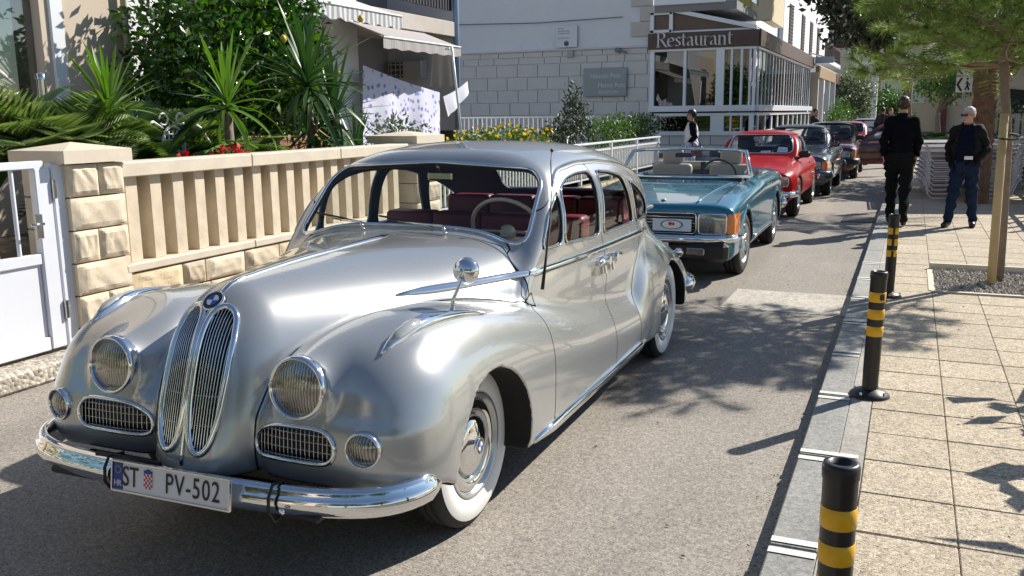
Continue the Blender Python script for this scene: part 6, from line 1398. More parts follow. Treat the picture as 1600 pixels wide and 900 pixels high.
def yucca(label, loc, stem, heads, mat, seed=1, group=None):
    t = thing('yucca', label, 'yucca', loc, 0, group); random.seed(seed); protos = []
    for d in (.08, .35, .8, 1.5, 2.1):
        for L, w_ in ((.62, .032), (.80, .038)): V, F = blade(L, w_, d); q = MB(); q.add(V, F, True); protos.append((q, d))
    mesh = {}
    for (hx, hy, hz, n, sc, e0, e1) in heads:
        q = MB(); q.tube([(hx*.2, hy*.2, -.1), (hx*.7, hy*.7, hz*.5), (hx, hy, hz)], [.05, .045, .04], 8); q.build('stem', BARK, t)
        for k in range(n):
            az = k*2.39996; u = k/(n-1); el = R(e1+(e0-e1)*u+random.uniform(-8, 8)); i = min(4, max(0, int((1-u)*3.2+random.uniform(-.3, 1))))*2+random.randint(0, 1)
            if i not in mesh: o = protos[i][0].build('leaf', mat, t); mesh[i] = o.data
            else: o = bpy.data.objects.new('leaf', mesh[i]); link(o, t)
            if u < .35 and random.random() < .3 and seed == 4:
                if 'd' not in mesh: mesh['d'] = protos[i][0].build('dead_leaf', simple('dry leaf', (.24, .16, .07), .8, noise=(9, .3)), t); o2 = mesh['d']
                bpy.data.objects.remove(o) if o.data.users > 1 else None
                o = bpy.data.objects.new('dead_leaf', mesh['d'].data); link(o, t); el = R(random.uniform(-85, -60))
            o.matrix_local = Matrix.Translation((hx, hy, hz+.10*u)) @ Matrix.Rotation(az, 4, 'Z') @ Matrix.Rotation(-el, 4, 'Y') @ Matrix.Rotation(random.uniform(-.4, .4), 4, 'X') @ Matrix.Diagonal((sc*random.uniform(.8, 1.15),)*3+(1,))
    return t
yucca('bright green yucca rosette rising behind the first stone pillar', (-5.95, 5.52, .55), 1, [(0, 0, 1.10, 56, .66, 88, -15)], YUC, 2)
yucca('yucca with a thin stem and drooping skirt above the red geraniums', (-5.65, 6.58, .55), 1, [(0, 0, 1.16, 46, .76, 88, -30), (.05, .02, .80, 30, .70, 10, -70)], YUC, 3)
yucca('tall full yucca with several heads and hanging leaves against the white house', (-5.95, 8.3, .55), 1, [(0, -.10, 1.38, 84, 1.05, 88, -40), (.05, .30, 1.05, 66, .88, 85, -55), (-.05, .05, .95, 50, .85, 20, -85), (.05, .70, .62, 36, .74, 80, -30), (.05, -.1, .75, 40, .8, 0, -85), (.05, .2, .55, 24, .7, 10, -80)], YUD, 4)
PALM = leafmat('palm leaflets', (.04, .075, .02), (.09, .15, .035), (.19, .26, .075), .6, .25)
def frond(L, droop, n=26, lw=.011, ll=.34, vee=.5):
    q = MB(); P = []
    for i in range(n+1): t = i/n; a = droop*t; P.append(Vector((L*(math.sin(a)/droop), 0, -L*((1-math.cos(a))/droop)+0)))
    q.tube(P, [.012*(1-.8*i/n) for i in range(n+1)], 4)
    for i in range(3, n+1):
        t = i/n; tg = (P[i]-P[i-1]).normalized(); l = ll*(math.sin(PI*min(1, t*.85+.12)))**.6
        for s in (-1, 1):
            d = (tg*.75+Vector((0, s*1.0, 0))+Vector((0, 0, vee))).normalized(); up = Vector((0, 0, 1)); sd = d.cross(up).normalized()*lw; m = P[i]+d*l*.5; e = P[i]+d*l+Vector((0, 0, -.12*l))
            q.add([P[i]-sd*.5, P[i]+sd*.5, m+sd, e, m-sd], [(0, 1, 2, 3, 4)])
    return q
def palm(label, loc, fr, mat, h=0, r=.1, name='palm', ll=.34, trunkmat=BARK, seed=1, lw=.011, cat='palm'):
    t = thing(name, label, cat, loc); random.seed(seed); ms = {}
    if h:
        q = MB(); n = 26; q.tube([(0, 0, h*i/n) for i in range(n+1)], [r*(1.0+.10*(i % 2)+.12*(1-i/n)) for i in range(n+1)], 14, smooth=False); q.build('trunk', trunkmat, t)
    for (az, el, L, dr) in fr:
        k = (round(L, 1), round(dr, 1))
        if k not in ms: o = frond(L, dr, ll=ll, lw=lw).build('frond', mat, t); ms[k] = o.data
        else: o = bpy.data.objects.new('frond', ms[k]); link(o, t)
        o.matrix_local = Matrix.Translation((0, 0, h)) @ Matrix.Rotation(R(az), 4, 'Z') @ Matrix.Rotation(-R(el), 4, 'Y')
    return t
random.seed(5)
def fan(n, L, seed, e0=25, e1=75):
    r = random.Random(seed); out = []
    for i in range(n):
        az = (i*137.5) % 360; el = r.uniform(e0, e1); c = math.cos(R(az)); l = L*r.uniform(.85, 1.1)
        if c > .15: l = min(l, .62+.3*(1-c)); el = max(el, 52)
        out.append((az, el, round(l, 1), round(r.uniform(.9, 1.3), 1)))
    return out
palm('low feathery palm with arching fronds behind the first stone pillar and gate', (-6.0, 5.1, .75), fan(40, 1.05, 1, 38, 82), PALM, h=.42, r=.09, ll=.36, lw=.014)
palm('dark lower palm clump between the two nearest yuccas', (-5.95, 5.9, .65), fan(36, 1.05, 3, 20, 75), leafmat('dark palm leaflets', (.018, .045, .014), (.035, .08, .02), (.07, .12, .035), .4, .15), h=.38, r=.07, ll=.34, lw=.013)
palm('palm seedling with narrow leaves in front of the lemon tree trunk', (-6.3, 7.2, .6), fan(30, 1.0, 8, 25, 75), PALM, h=.45, r=.06, ll=.32, lw=.013)
palm('small palm with an orange leaf base at the left edge above the gate', (-6.1, 4.45, .75), fan(14, .6, 9, 40, 80), PALM, h=.45, r=.05, trunkmat=simple('orange leaf base', (.30, .14, .04), .7), ll=.26, lw=.012)
BAN = leafmat('banana leaf', (.02, .06, .015), (.03, .09, .02), None, .3, .35)
bt = thing('banana_plant', 'dark broad banana leaf in front of the big window at the left edge', 'banana plant', (-6.5, 4.75, .55))
for (az, el, L) in ((95, 74, 1.55), (40, 70, 1.25), (-60, 60, 1.2), (150, 55, 1.2)):
    V, F = blade(L, .15, 1.0, 14, .35); q = MB(); q.add(V, F, True); o = q.build('leaf', BAN, bt); o.matrix_local = Matrix.Translation((0, 0, .35)) @ Matrix.Rotation(R(az), 4, 'Z') @ Matrix.Rotation(-R(el), 4, 'Y')
q = MB(); q.tube([(0, 0, -.1), (0, 0, .4)], .05, 8); q.build('stem', YUD, bt)
def bush(label, loc, blobs, n, size, mat, seed, name='bush', flower=None, fn=120, fs=.03, cat='bush', shell=.3, asp=.45):
    t = thing(name, label, cat, loc); o = leaf_cloud('foliage', blobs, n, size, mat, t, seed, 0, asp, shell); o['kind'] = 'stuff'
    q = MB(); random.seed(seed)
    for k in range(7):
        c, r = blobs[k % len(blobs)]; q.tube([(c[0]*.5, c[1]*.8, -.05), (c[0]+random.uniform(-.5, .5)*r[0], c[1]+random.uniform(-.6, .6)*r[1], c[2]+r[2]*.4)], [.012, .005], 5); 
    q.build('stems', BARK, t)
    if flower: f = leaf_cloud('flowers', [(c, (r[0]*1.04, r[1]*1.04, r[2]*1.06)) for c, r in blobs], fn, fs, flower, t, seed+5, 0, .9, .95); f['kind'] = 'stuff'
    return t
YFL = leafmat('yellow petals', (.55, .33, .01), (.72, .50, .02), None, .5, .3); RFL = leafmat('red petals', (.5, .015, .02), (.65, .03, .04), None, .5, .2)
bush('glossy green shrub in front of the flowered sheet', (-6.5, 10.95, .55), [((0, 0, .75), (.35, .62, .38)), ((0, .45, .55), (.3, .4, .3)), ((0, -.4, .5), (.3, .4, .28))], 1700, .075, OLV, 21, shell=.2)
bush('low dark hedge along the foot of the big yucca', (-5.6, 9.0, .55), [((0, -.6, .45), (.22, .6, .3)), ((0, .4, .45), (.22, .6, .28)), ((-.2, 1.2, .45), (.25, .6, .3))], 1600, .06, GRN, 22, name='hedge', cat='hedge')
bush('dark hedge at the foot of the lemon tree against the white wall', (-8.3, 10.2, .55), [((0, -1.6, .5), (.4, .9, .7)), ((0, 0, .6), (.4, 1.0, .8)), ((0, 1.4, .4), (.4, .8, .5))], 3600, .10, CIT, 35, name='hedge', cat='hedge')
bush('bushes of yellow flowers behind the white picket fence', (-6.5, 14.6, .55), [((0, -1.2, .62), (.35, .75, .24)), ((0, 0, .66), (.35, .8, .27)), ((0, 1.1, .60), (.35, .75, .24))], 2200, .07, GRN, 23, name='flower_bush', flower=YFL, fn=300, fs=.065)
bush('tall thin dark shrub against the block wall between plaque and railing', (-6.5, 18.2, .55), [((0, 0, 1.0), (.25, .45, .65)), ((0, .1, 1.45), (.12, .18, .35)), ((0, -.9, .7), (.25, .5, .35)), ((0, -1.5, .6), (.2, .35, .3)), ((0, .75, .85), (.16, .22, .35))], 1500, .10, DKL, 24, shell=.1, asp=.35)
bush('sunlit round green shrubs at the end of the picket fence by the restaurant', (-6.4, 21.0, .55), [((0, -1.2, .65), (.4, .7, .35)), ((0, 0, .72), (.4, .8, .36)), ((0, 1.3, .75), (.4, .7, .34)), ((0, 2.4, .75), (.4, .7, .34))], 3200, .085, GRN, 25, shell=.3)
bush('low green planting filling the gap behind the picket fence', (-5.75, 12.5, .5), [((0, i*1.3-1.5, .28), (.28, .8, .25)) for i in range(7)], 3600, .07, GRN, 26, flower=RFL, fn=60, fs=.05, name='border_plants', cat='plants')
bush('red geraniums just above the baluster rail', (-5.42, 6.35, .95), [((0, 0, .36), (.07, .22, .07)), ((0, -.62, .34), (.05, .12, .05))], 200, .05, GRN, 27, flower=RFL, fn=130, fs=.05, name='geraniums', cat='geraniums')
q = MB(); q.box((-5.42, 6.1, 1.12), (.2, 1.3, .16), None, .02); tag(q.build('flower_box', simple('clay box', (.28, .13, .07), .8)), 'clay flower box with the red geraniums behind the rail', 'flower box')
q = MB(); q.box((-6.9, 8.6, 1.2), (.4, 1.9, .5), None, .03); tag(q.build('terracotta_planter', simple('terracotta', (.33, .15, .09), .8, noise=(3, .1))), 'long brown terracotta planter left of the big yucca', 'planter')
q = MB(); q.box((-7.2, 8.2, .75), (.9, 3.4, .5), None, .02); tag(q.build('planter_bench', LIME_S), 'pale stone ledge under the terracotta planter', 'ledge')
# ornate white iron bench back
ib = thing('iron_bench', 'ornate white cast iron bench back with scrolls, glimpsed behind the baluster rail', 'bench', (-5.9, 6.15, .55))
q = MB(); c0 = .72
q.tube([(0, .13*math.cos(a), c0+.15+.17*math.sin(a)) for a in [i*PI/12 for i in range(24)]], .012, 6, True)
for k in range(-2, 3): q.tube([(0, .05*k, c0+.02), (0, .05*k, c0+.28)], .007, 5); q.tube([(0, -.11, c0+.15+.05*k), (0, .11, c0+.15+.05*k)], .007, 5)
for s in (-1, 1):
    q.tube([(0, s*(.30+.10*math.exp(-i*.11)*math.cos(i*.5)), c0+.06+.12*math.exp(-i*.11)*math.sin(i*.5)) for i in range(16)], .011, 6)
    q.tube([(0, s*.12, c0+.30), (0, s*.22, c0+.36), (0, s*.34, c0+.30), (0, s*.45, c0+.16), (0, s*.5, c0-.1), (0, s*.5, -.1)], .013, 6); q.tube([(0, s*(.10+.05*math.cos(i*.5)), c0+.38+.05*math.sin(i*.5)) for i in range(12)], .009, 5)
q.build('scroll_back', simple('white iron', (.62, .62, .64), .5), ib); q = MB(); q.box((.2, 0, .42), (.4, 1.1, .03)); q.build('seat', WHITE_P, ib)
# --- the young pine with its wide crown over road and pavement
NEED = leafmat('pine needles', (.07, .12, .025), (.16, .24, .05), (.30, .38, .11), .5, .3); TWIG = simple('pine twig', (.24, .17, .12), .85, noise=(20, .2))
pn = thing('young_pine', 'young pine with a wide airy crown of long needles leaning over the pavement', 'pine tree', (.84, 9.36, .09)); random.seed(31)
q = MB(); q.tube([(0, 0, -.05), (-.01, 0, .6), (-.03, 0, 1.25), (-.10, .0, 1.75), (-.14, 0, 2.2), (-.12, .05, 2.7), (-.05, .1, 3.2)], [.036, .034, .034, .042, .040, .030, .015], 10); q.build('trunk', BARK, pn)
tufts = []
for k in range(42):
    z0 = 1.90+1.3*(k/42)**1.1; az = k*2.4+random.uniform(-.3, .3); L = random.uniform(.7, 1.25)*(1-.5*max(0, z0-2.3)); rise = random.uniform(-.02, .35)
    b0 = Vector((-.12, .02, z0)); d = Vector((math.cos(az), math.sin(az), 0)); P = [b0+d*L*t+Vector((0, 0, L*(rise*t-.10*t*t)+.05*math.sin(t*5+k))) + Vector((-d.y, d.x, 0))*.12*math.sin(t*3+k) for t in (0, .2, .4, .6, .8, 1)]
    q = MB(); q.tube(P, [.020, .016, .013, .010, .007, .004], 5); q.build('branch', TWIG, pn)
    tw = MB()
    for i in range(1, 6):
        for s in (-1, 1, 0):
            if s == 0 and i < 5: continue
            a = az+s*random.uniform(.5, 1.1); l = random.uniform(.22, .5)*(1 if i < 5 else .6); e = P[i]+Vector((math.cos(a)*l, math.sin(a)*l, random.uniform(-.05, .16)))
            tw.tube([P[i], P[i].lerp(e, .5)+Vector((0, 0, -.01)), e], [.006, .005, .003], 4, caps=False)
            for t in (.35, .55, .75, .92, 1.0): tufts.append((P[i].lerp(e, t), (e-P[i]).normalized()))
    tw.build('twigs', TWIG, pn)
rsn = np.random.RandomState(3); n = len(tufts); per = 40; C = np.repeat(np.array([tuple(a) for a, _ in tufts]), per, 0); D = np.repeat(np.array([tuple(b) for _, b in tufts]), per, 0)
d = rsn.randn(len(C), 3)*.75+D*1.0; d[:, 2] += .05; d /= np.linalg.norm(d, axis=1)[:, None]; l = .08+.10*rsn.rand(len(C), 1); sd = np.cross(d, rsn.randn(len(C), 3)); sd /= np.linalg.norm(sd, axis=1)[:, None]; wd = .0019
A = C-sd*wd; B = C+sd*wd; E1 = C+d*l+np.array([0, 0, -.012]); V = np.stack([A, B, E1], 1).reshape(-1, 3)
nd = mesh_np('needles', V, np.arange(len(V)).reshape(-1, 3), NEED, pn); nd['kind'] = 'stuff'
# --- trees farther down the street
tree('dark_oak', 'dark leafy tree hanging over the street in front of the shuttered house', (-.15, 29.5, .1), 2.6, .16, [((-1.5, 0, 4.6), (1.3, 1.4, 1.3)), ((-2.6, 0, 5.8), (1.4, 1.4, 1.2)), ((-.9, -.3, 3.7), (.8, .9, .7)), ((-3.8, 0, 5.9), (.9, .8, .6)), ((.5, 0, 5.4), (1.6, 1.5, 1.5))], 6500, .20, DKL, seed=6, shell=.25, asp=.6)
tree('olive_tree', 'small grey-green tree beside the posts at the far end of the restaurant terrace', (-3.0, 52, .1), 1.3, .1, [((0, 0, 2.6), (1.2, 1.2, 1.1)), ((.3, 0, 1.6), (.8, .8, .7))], 2600, .18, OLV, seed=7, shell=.2)
tree('background_tree', 'broad dark green tree behind the palm trunk', (3.2, 26, .1), 2.4, .18, [((-1.2, 0, 3.6), (1.5, 1.3, 1.3)), ((.6, 0, 3.2), (1.8, 1.4, 1.5)), ((2.6, 0, 3.4), (1.9, 1.6, 1.6)), ((.8, 0, 5.2), (2.6, 1.8, 1.4))], 8000, .20, leafmat('mixed tree leaves', (.012, .03, .012), (.03, .06, .02), (.07, .11, .035), .5, .2), seed=8, shell=.25)
tree('background_tree', 'tall green tree rising at the right edge behind the shade sail', (6.5, 30, .1), 2.0, .2, [((0, 0, 3.0), (2.2, 1.8, 1.9)), ((-1.4, 0, 4.8), (1.8, 1.6, 1.4)), ((1.6, 0, 5.2), (2.2, 1.6, 1.6)), ((0, 0, 1.6), (2.2, 1.5, 1.2))], 7000, .22, DKL, seed=9, shell=.25)
tree('background_tree', 'round green tree in front of the ochre house at the end of the street', (1.2, 52, .1), 1.6, .15, [((0, 0, 3.0), (1.7, 1.4, 1.1)), ((1.5, 0, 3.6), (1.6, 1.4, 1.3))], 3200, .22, GRN, seed=10, shell=.25)
tree('background_tree', 'leafy tree left of the ochre house behind the arched porch', (-2.0, 66, .1), 1.2, .15, [((0, 0, 2.0), (1.6, 1.4, 1.1)), ((.8, 0, 1.3), (1.2, 1.0, .9))], 2400, .24, CIT, seed=11, shell=.25)
FURB = simple('shaggy palm bark', (.17, .095, .055), .95, noise=(9, .45), bump=(14, 1.0, .03))
palm('thick shaggy brown palm trunk right of the two white signs', (1.08, 17.2, .1), [(i*27, 30+18*math.sin(i*1.7), 1.6, 1.6) for i in range(13)], PALM, h=2.55, r=.165, ll=.45, trunkmat=FURB, seed=6, lw=.016)
pt = [o for o in COL.objects if o.name.startswith('palm') and o.get('label', '').startswith('thick shaggy')][0]
for k in range(60):
    a = k*2.4; z = .7+1.85*k/60; V, F = blade(.16, .05, .5, 3, .2); q = MB(); q.add(V, F, False); o = q.build('bark_stub', FURB, pt); o.matrix_local = Matrix.Translation((.15*math.cos(a), .15*math.sin(a), z)) @ Matrix.Rotation(a, 4, 'Z') @ Matrix.Rotation(-R(68), 4, 'Y')
palm('dark spiky fan of palm leaves behind the two walking men', (.55, 20.2, .1), [(i*29, 18+34*abs(math.sin(i*1.3)), 1.2, .9) for i in range(24)], leafmat('dark palm leaflets', (.018, .045, .014), (.035, .08, .02)), h=.55, r=.12, ll=.42, seed=7, lw=.016)
bush('tangled grey-green plants between the palm fan and the trunk', (1.0, 20.5, .1), [((0, 0, .5), (.7, .5, .5)), ((.9, .5, .8), (.9, .5, .8)), ((2.2, .5, .9), (1.2, .5, .9))], 3600, .11, OLV, 28, shell=.2)
bush('dark shrubbery filling the background at the right edge', (4.5, 24, .1), [((-2, 0, .8), (1.3, .8, 1.0)), ((0, 0, .9), (1.5, .8, 1.1)), ((2, 0, 1.0), (1.6, .9, 1.2)), ((4, 0, 1.0), (1.6, .9, 1.2))], 5000, .17, DKL, 29, shell=.3)
bush('green shrub under the balcony by the posts of the terrace', (-3.2, 44, .1), [((0, 0, .9), (.6, .8, .8)), ((.1, 2, 1.2), (.6, .9, 1.0))], 1600, .15, GRN, 30)
# out of frame to the right: a potted oleander whose leaves shade the pavement corner
bush('large leaved potted shrub standing just outside the right edge', (1.38, 5.5, .1), [((-.15, .5, .8), (.2, .3, .15)), ((-.2, -.25, .85), (.18, .3, .15)), ((-.15, -.95, .8), (.2, .3, .15))], 30, .30, GRN, 33, name='potted_shrub', asp=.55)
q = MB(); q.lathe([(0, 0), (.16, 0), (.21, .34), (.19, .34), (.18, .28), (0, .28)], 20, Matrix.Translation((1.38, 5.5, .1)), axis='Z'); tag(q.build('plant_pot', simple('terracotta', (.33, .15, .09))), 'terracotta pot of the shrub outside the right edge', 'pot')

# the street behind the camera: unseen house and trees added to darken the chrome and paint reflections
bk = thing('unseen_rear_house', 'pale house behind the camera closing the street on that side, unseen, added for the reflections', 'house', (-16, -15, 0))
q = MB(); q.box((7, -3, 4), (15, 6, 8)); q.build('wall', PLAS_B, bk)
for k in range(5): q = MB(); q.box((1.6+2.8*k, .02, 2.2), (1.2, .1, 1.6)); q.build('window', ROOM, bk); q = MB(); q.box((1.6+2.8*k, .02, 5.4), (1.2, .1, 1.6)); q.build('window', ROOM, bk)
tree('unseen_street_tree', 'broad leafy tree behind the camera on the left, unseen, added for the reflections', (-6.6, -6.5, 0), 2.4, .2, [((0, 0, 3.6), (2.2, 2.4, 1.9)), ((.3, -2.6, 4.2), (2.2, 2.2, 2.0)), ((0, 2.0, 3.0), (1.6, 1.6, 1.4))], 5200, .26, DKL, seed=41, shell=.3)
tree('unseen_street_tree', 'broad leafy tree behind the camera over the road, unseen, added for the reflections', (.9, -9.5, 0), 2.6, .2, [((0, 0, 4.2), (2.6, 2.4, 2.0)), ((-2.4, 0, 3.8), (1.8, 1.8, 1.6)), ((2.4, .6, 3.6), (2.0, 2.0, 1.8))], 5200, .26, DKL, seed=42, shell=.3)
tree('unseen_street_tree', 'broad leafy tree behind the camera on the right pavement, unseen, added for the reflections', (6.2, -4.5, 0), 2.2, .2, [((0, 0, 3.4), (2.4, 2.4, 1.9)), ((.6, -2.6, 3.8), (2.2, 2.2, 2.0))], 4200, .26, CIT, seed=43, shell=.3)
bush('tall clipped hedge behind the camera along the left side of the road, unseen, added for the reflections', (-6.0, -1.5, 0), [((0, i*1.6-4, 1.0), (.6, 1.2, 1.1)) for i in range(5)], 4500, .13, CIT, 44, name='hedge', cat='hedge')
# ------------------------------------------------------------------ people
def capf(P, a, b, ra, rb):
    a = np.array(a, float); b = np.array(b, float); ab = b-a; t = np.clip(((P-a)@ab)/(ab@ab+1e-9), 0, 1)
    return np.linalg.norm(P-a-t[:, None]*ab, axis=1)-(ra+(rb-ra)*t)
def ellf(P, c, r, rot=None):
    Q = P-np.array(c, float)
    if rot is not None: Q = Q@np.array(rot)
    k = np.linalg.norm(Q/np.array(r), axis=1); return (k-1)*min(r)
SKIN = simple('skin', (.50, .27, .19), .5, noise=(20, .08)); SKIN.node_tree.nodes['Principled BSDF'].inputs['Subsurface Weight'].default_value = .1
def person(label, loc, rz, J, sc, cloth, hair, glasses=None, h=.013):
    """J joints in metres for a 1.8 m body facing -y"""
    t = thing('person', label, 'person', loc, rz)
    hd = J['head']; nk = J['neck']
    def body(x, y, z):
        P = np.stack([x, y, z], 1)/sc
        d = capf(P, J['pelvis'], J['chest'], .128, .125); d = smin(d, ellf(P, np.array(J['chest'])+np.array((0, .0, -.02)), (.162, .112, .20)), .06); d = smin(d, ellf(P, np.array(J['pelvis'])+np.array((0, 0, -.02)), (.165, .125, .13)), .06)
        if 'belly' in J: d = smin(d, ellf(P, np.array(J['pelvis'])+np.array((0, -.045, .14)), (.165, J['belly'], .16)), .08)
        d = smin(d, capf(P, J['sl'], J['sr'], .056, .056), .06)
        d = smin(d, capf(P, np.array(nk)-np.array((0, 0, .09)), np.array(hd)-np.array((0, 0, .06)), .060, .053), .04)
        for s in 'lr':
            d = smin(d, capf(P, J['s'+s], J['e'+s], .052, .041), .04); d = smin(d, capf(P, J['e'+s], J['w'+s], .042, .028), .02)
            d = smin(d, capf(P, J['h'+s], J['k'+s], .088, .060), .05); d = smin(d, capf(P, J['k'+s], J['a'+s], .058, .038), .03)
            a = np.array(J['a'+s]); f = np.array(J['f'+s]); d = smin(d, capf(P, a-np.array((0, -.03, .035)), f, .038, .030), .03)
            # palm and five fingers
            w_ = np.array(J['w'+s]); hv = np.array(J['hv'+s]); hv = hv/np.linalg.norm(hv); sd = np.cross(hv, np.array(J.get('hn'+s, (1, 0, 0)))); sd /= np.linalg.norm(sd)
            d = smin(d, np.minimum(capf(P, w_+hv*.03+sd*.012, w_+hv*.085+sd*.024, .019, .014), capf(P, w_+hv*.03-sd*.012, w_+hv*.085-sd*.022, .019, .014)), .015)
            cn = np.array(J.get('hn'+s, (1, 0, 0)), float)
            for i, l in enumerate((.062, .072, .066, .050)):
                o = w_+hv*.09+sd*(.030-.019*i); m = o+hv*l*.55+cn*.006; e = m+hv*l*.38+cn*l*.34
                d = smin(d, np.minimum(capf(P, o, m, .0095, .0085), capf(P, m, e, .0085, .007)), .006)
            o = w_+hv*.035+sd*.03; m = o+hv*.03+sd*.022+cn*.012; d = smin(d, np.minimum(capf(P, o, m, .013, .010), capf(P, m, m+hv*.028+cn*.006, .010, .0085)), .01)
        # head: cranium, face, jaw, nose, brow, ears
        cr, sn = math.cos(J.get('turn', 0)), math.sin(J.get('turn', 0)); Q = P-np.array(hd); Q = np.stack([Q[:, 0]*cr+Q[:, 1]*sn, -Q[:, 0]*sn+Q[:, 1]*cr, Q[:, 2]], 1)
        e = ellf(Q, (0, .012, .035), (.076, .094, .088)); e = smin(e, ellf(Q, (0, -.025, -.03), (.062, .070, .085)), .03); e = smin(e, capf(Q, (0, -.085, -.010), (0, -.108, -.035), .009, .014), .012)
        e = smin(e, capf(Q, (-.03, -.085, .012), (.03, -.085, .012), .012, .012), .012); e = smin(e, capf(Q, (-.018, -.083, -.072), (.018, -.083, -.072), .009, .009), .01); e = smin(e, ellf(Q, (0, -.07, -.10), (.026, .022, .02)), .02)
        for s in (-1, 1): e = smin(e, ellf(Q, (s*.078, .012, -.01), (.010, .022, .034)), .006); e = smax(e, -ellf(Q, (s*.031, -.100, -.006), (.016, .012, .009)), .01)
        d = smin(d, e, .02); return d*sc
    H = 1.95*sc
    V, T = field_mesh(body, (-.62, -.55, -.06), (.62, .55, H), h, sym=False)
    b = mesh_np('body', V[:, :3], T, SKIN, t, True, V[:, 3:6])
    def wr(P): return .0035*(np.sin(P[:, 2]*34+P[:, 0]*21)+np.sin(P[:, 2]*51-P[:, 0]*33+P[:, 1]*40))
    for nm, mat, fn, off, keep in cloth:
        r = fn(V[:, :3]/sc); a, c, _ = clip(V, T, r)
        if len(c) == 0: continue
        if nm == 'shoes':
            mx_ = (J['al'][0]+J['ar'][0])/2*sc
            for s_ in (1, -1): a2, c2, _ = clip(a, c, s_*(a[:, 0]-mx_)); mesh_np('shoe', a2[:, :3]+a2[:, 3:6]*off, c2, mat, t, True)
            continue
        o = mesh_np(nm, a[:, :3]+a[:, 3:6]*(off+wr(a[:, :3])*keep)[:, None], c, mat, t, True)
        sm = o.modifiers.new('sol', 'SOLIDIFY'); sm.thickness = .004; sm.offset = 0
    cr, sn = math.cos(J.get('turn', 0)), math.sin(J.get('turn', 0))
    def hf(P): Q = P-np.array(hd); return np.stack([Q[:, 0]*cr+Q[:, 1]*sn, -Q[:, 0]*sn+Q[:, 1]*cr, Q[:, 2]], 1)
    r = hair['fn'](hf(V[:, :3]/sc)); a, c, _ = clip(V, T, r); rh = np.random.RandomState(2); mesh_np('hair', a[:, :3]+a[:, 3:6]*(hair['off']+.003*np.sin(a[:, 0]*160+a[:, 2]*90)+.002*rh.randn(len(a)))[:, None], c, hair['mat'], t, True)
    M = Matrix.Translation(Vector(hd)*sc) @ Matrix.Rotation(J.get('turn', 0), 4, 'Z') @ Matrix.Scale(sc, 4)
    if glasses:
        q = MB(); 
        for s in (-1, 1): q.box((s*.033, -.104, .0), (.050, .010, .034), M, .004); q.box((s*.070, -.05, .004), (.006, .11, .008), M)
        q.box((0, -.106, .006), (.02, .008, .008), M); q.build('sunglasses', BLACK, t)
    return t, M
BLKC = simple('black knit cloth', (.005, .0055, .009), .95, spec=.1, noise=(14, .3)); TRSR = simple('dark charcoal trousers', (.009, .011, .011), .95, spec=.1, noise=(10, .3)); SHOE = simple('black shoes', (.008, .008, .009), .4)
JEAN = simple('navy jeans', (.014, .024, .055), .95, spec=.1, noise=(12, .35)); NAVY = simple('navy shirt', (.006, .008, .022), .95, spec=.1); JACK = simple('black jacket', (.006, .007, .007), .8, spec=.2, noise=(9, .3))
HB = simple('dark brown hair', (.035, .02, .012), .6); HG = simple('silver grey hair', (.48, .47, .46), .6); 
base = dict(pelvis=(0, 0, .98), chest=(0, .0, 1.32), neck=(0, .01, 1.56), head=(0, -.01, 1.69), sl=(.150, .01, 1.455), sr=(-.150, .01, 1.455), hl=(.09, 0, .93), hr=(-.09, 0, .93))
# facing local -y; the walking man is turned to walk away
J1 = dict(base, el=(.225, .07, 1.19), wl=(.205, .0, .945), er=(-.225, -.02, 1.19), wr=(-.205, -.13, .97), hvl=(0, -.1, -1), hvr=(0, -.12, -1), hnl=(-1, 0, 0), hnr=(1, 0, 0), kl=(.09, -.14, .53), al=(.085, -.10, .10), fl=(.09, -.26, .045), kr=(-.09, .04, .52), ar=(-.09, .30, .17), fr=(-.10, .20, .045), turn=.15)
def sweater(P): x, y, z = P.T; return np.minimum(np.minimum(z-.90, 1.555-z), np.where(np.abs(x) > .21, z-.99+.0, 1))
sweat = [('sweater', BLKC, lambda P: np.minimum(np.where(np.abs(P[:, 0]) > .20, P[:, 2]-.975, P[:, 2]-.88), 1.575-P[:, 2]), .016, 1.3), ('trousers', TRSR, lambda P: np.minimum(np.minimum(P[:, 2]-.085, 1.02-P[:, 2]), np.where(P[:, 2] > .70, .198-np.abs(P[:, 0]), 1)), .018, 1.6), ('shoes', SHOE, lambda P: .12-P[:, 2], .010, 0)]
short = dict(mat=HB, off=.004, fn=lambda Q: np.minimum(np.maximum(Q[:, 2]-.045+.0*Q[:, 1], np.minimum(Q[:, 1]-.0+.6*Q[:, 2], Q[:, 2]+.065)), Q[:, 1]+.075+.4*Q[:, 2]))
m1, _ = person('tall man in a black sweater and dark trousers seen from behind, walking away', (-.12, 13.62, .10), PI, J1, .965, sweat, short, True)
J2 = dict(base, head=(0, -.04, 1.68), neck=(0, -.01, 1.55), el=(.262, .06, 1.19), wl=(.17, -.13, 1.02), er=(-.24, .06, 1.18), wr=(-.20, -.06, .97), hvl=(-.85, -.45, -.25), hvr=(.3, -.5, -.8), hnl=(0, .5, -1), hnr=(1, 0, 0), kl=(.12, -.03, .50), al=(.15, .06, .10), fl=(.17, -.10, .04), kr=(-.12, -.12, .52), ar=(-.17, -.12, .10), fr=(-.20, -.28, .04), belly=.135, turn=-.55)
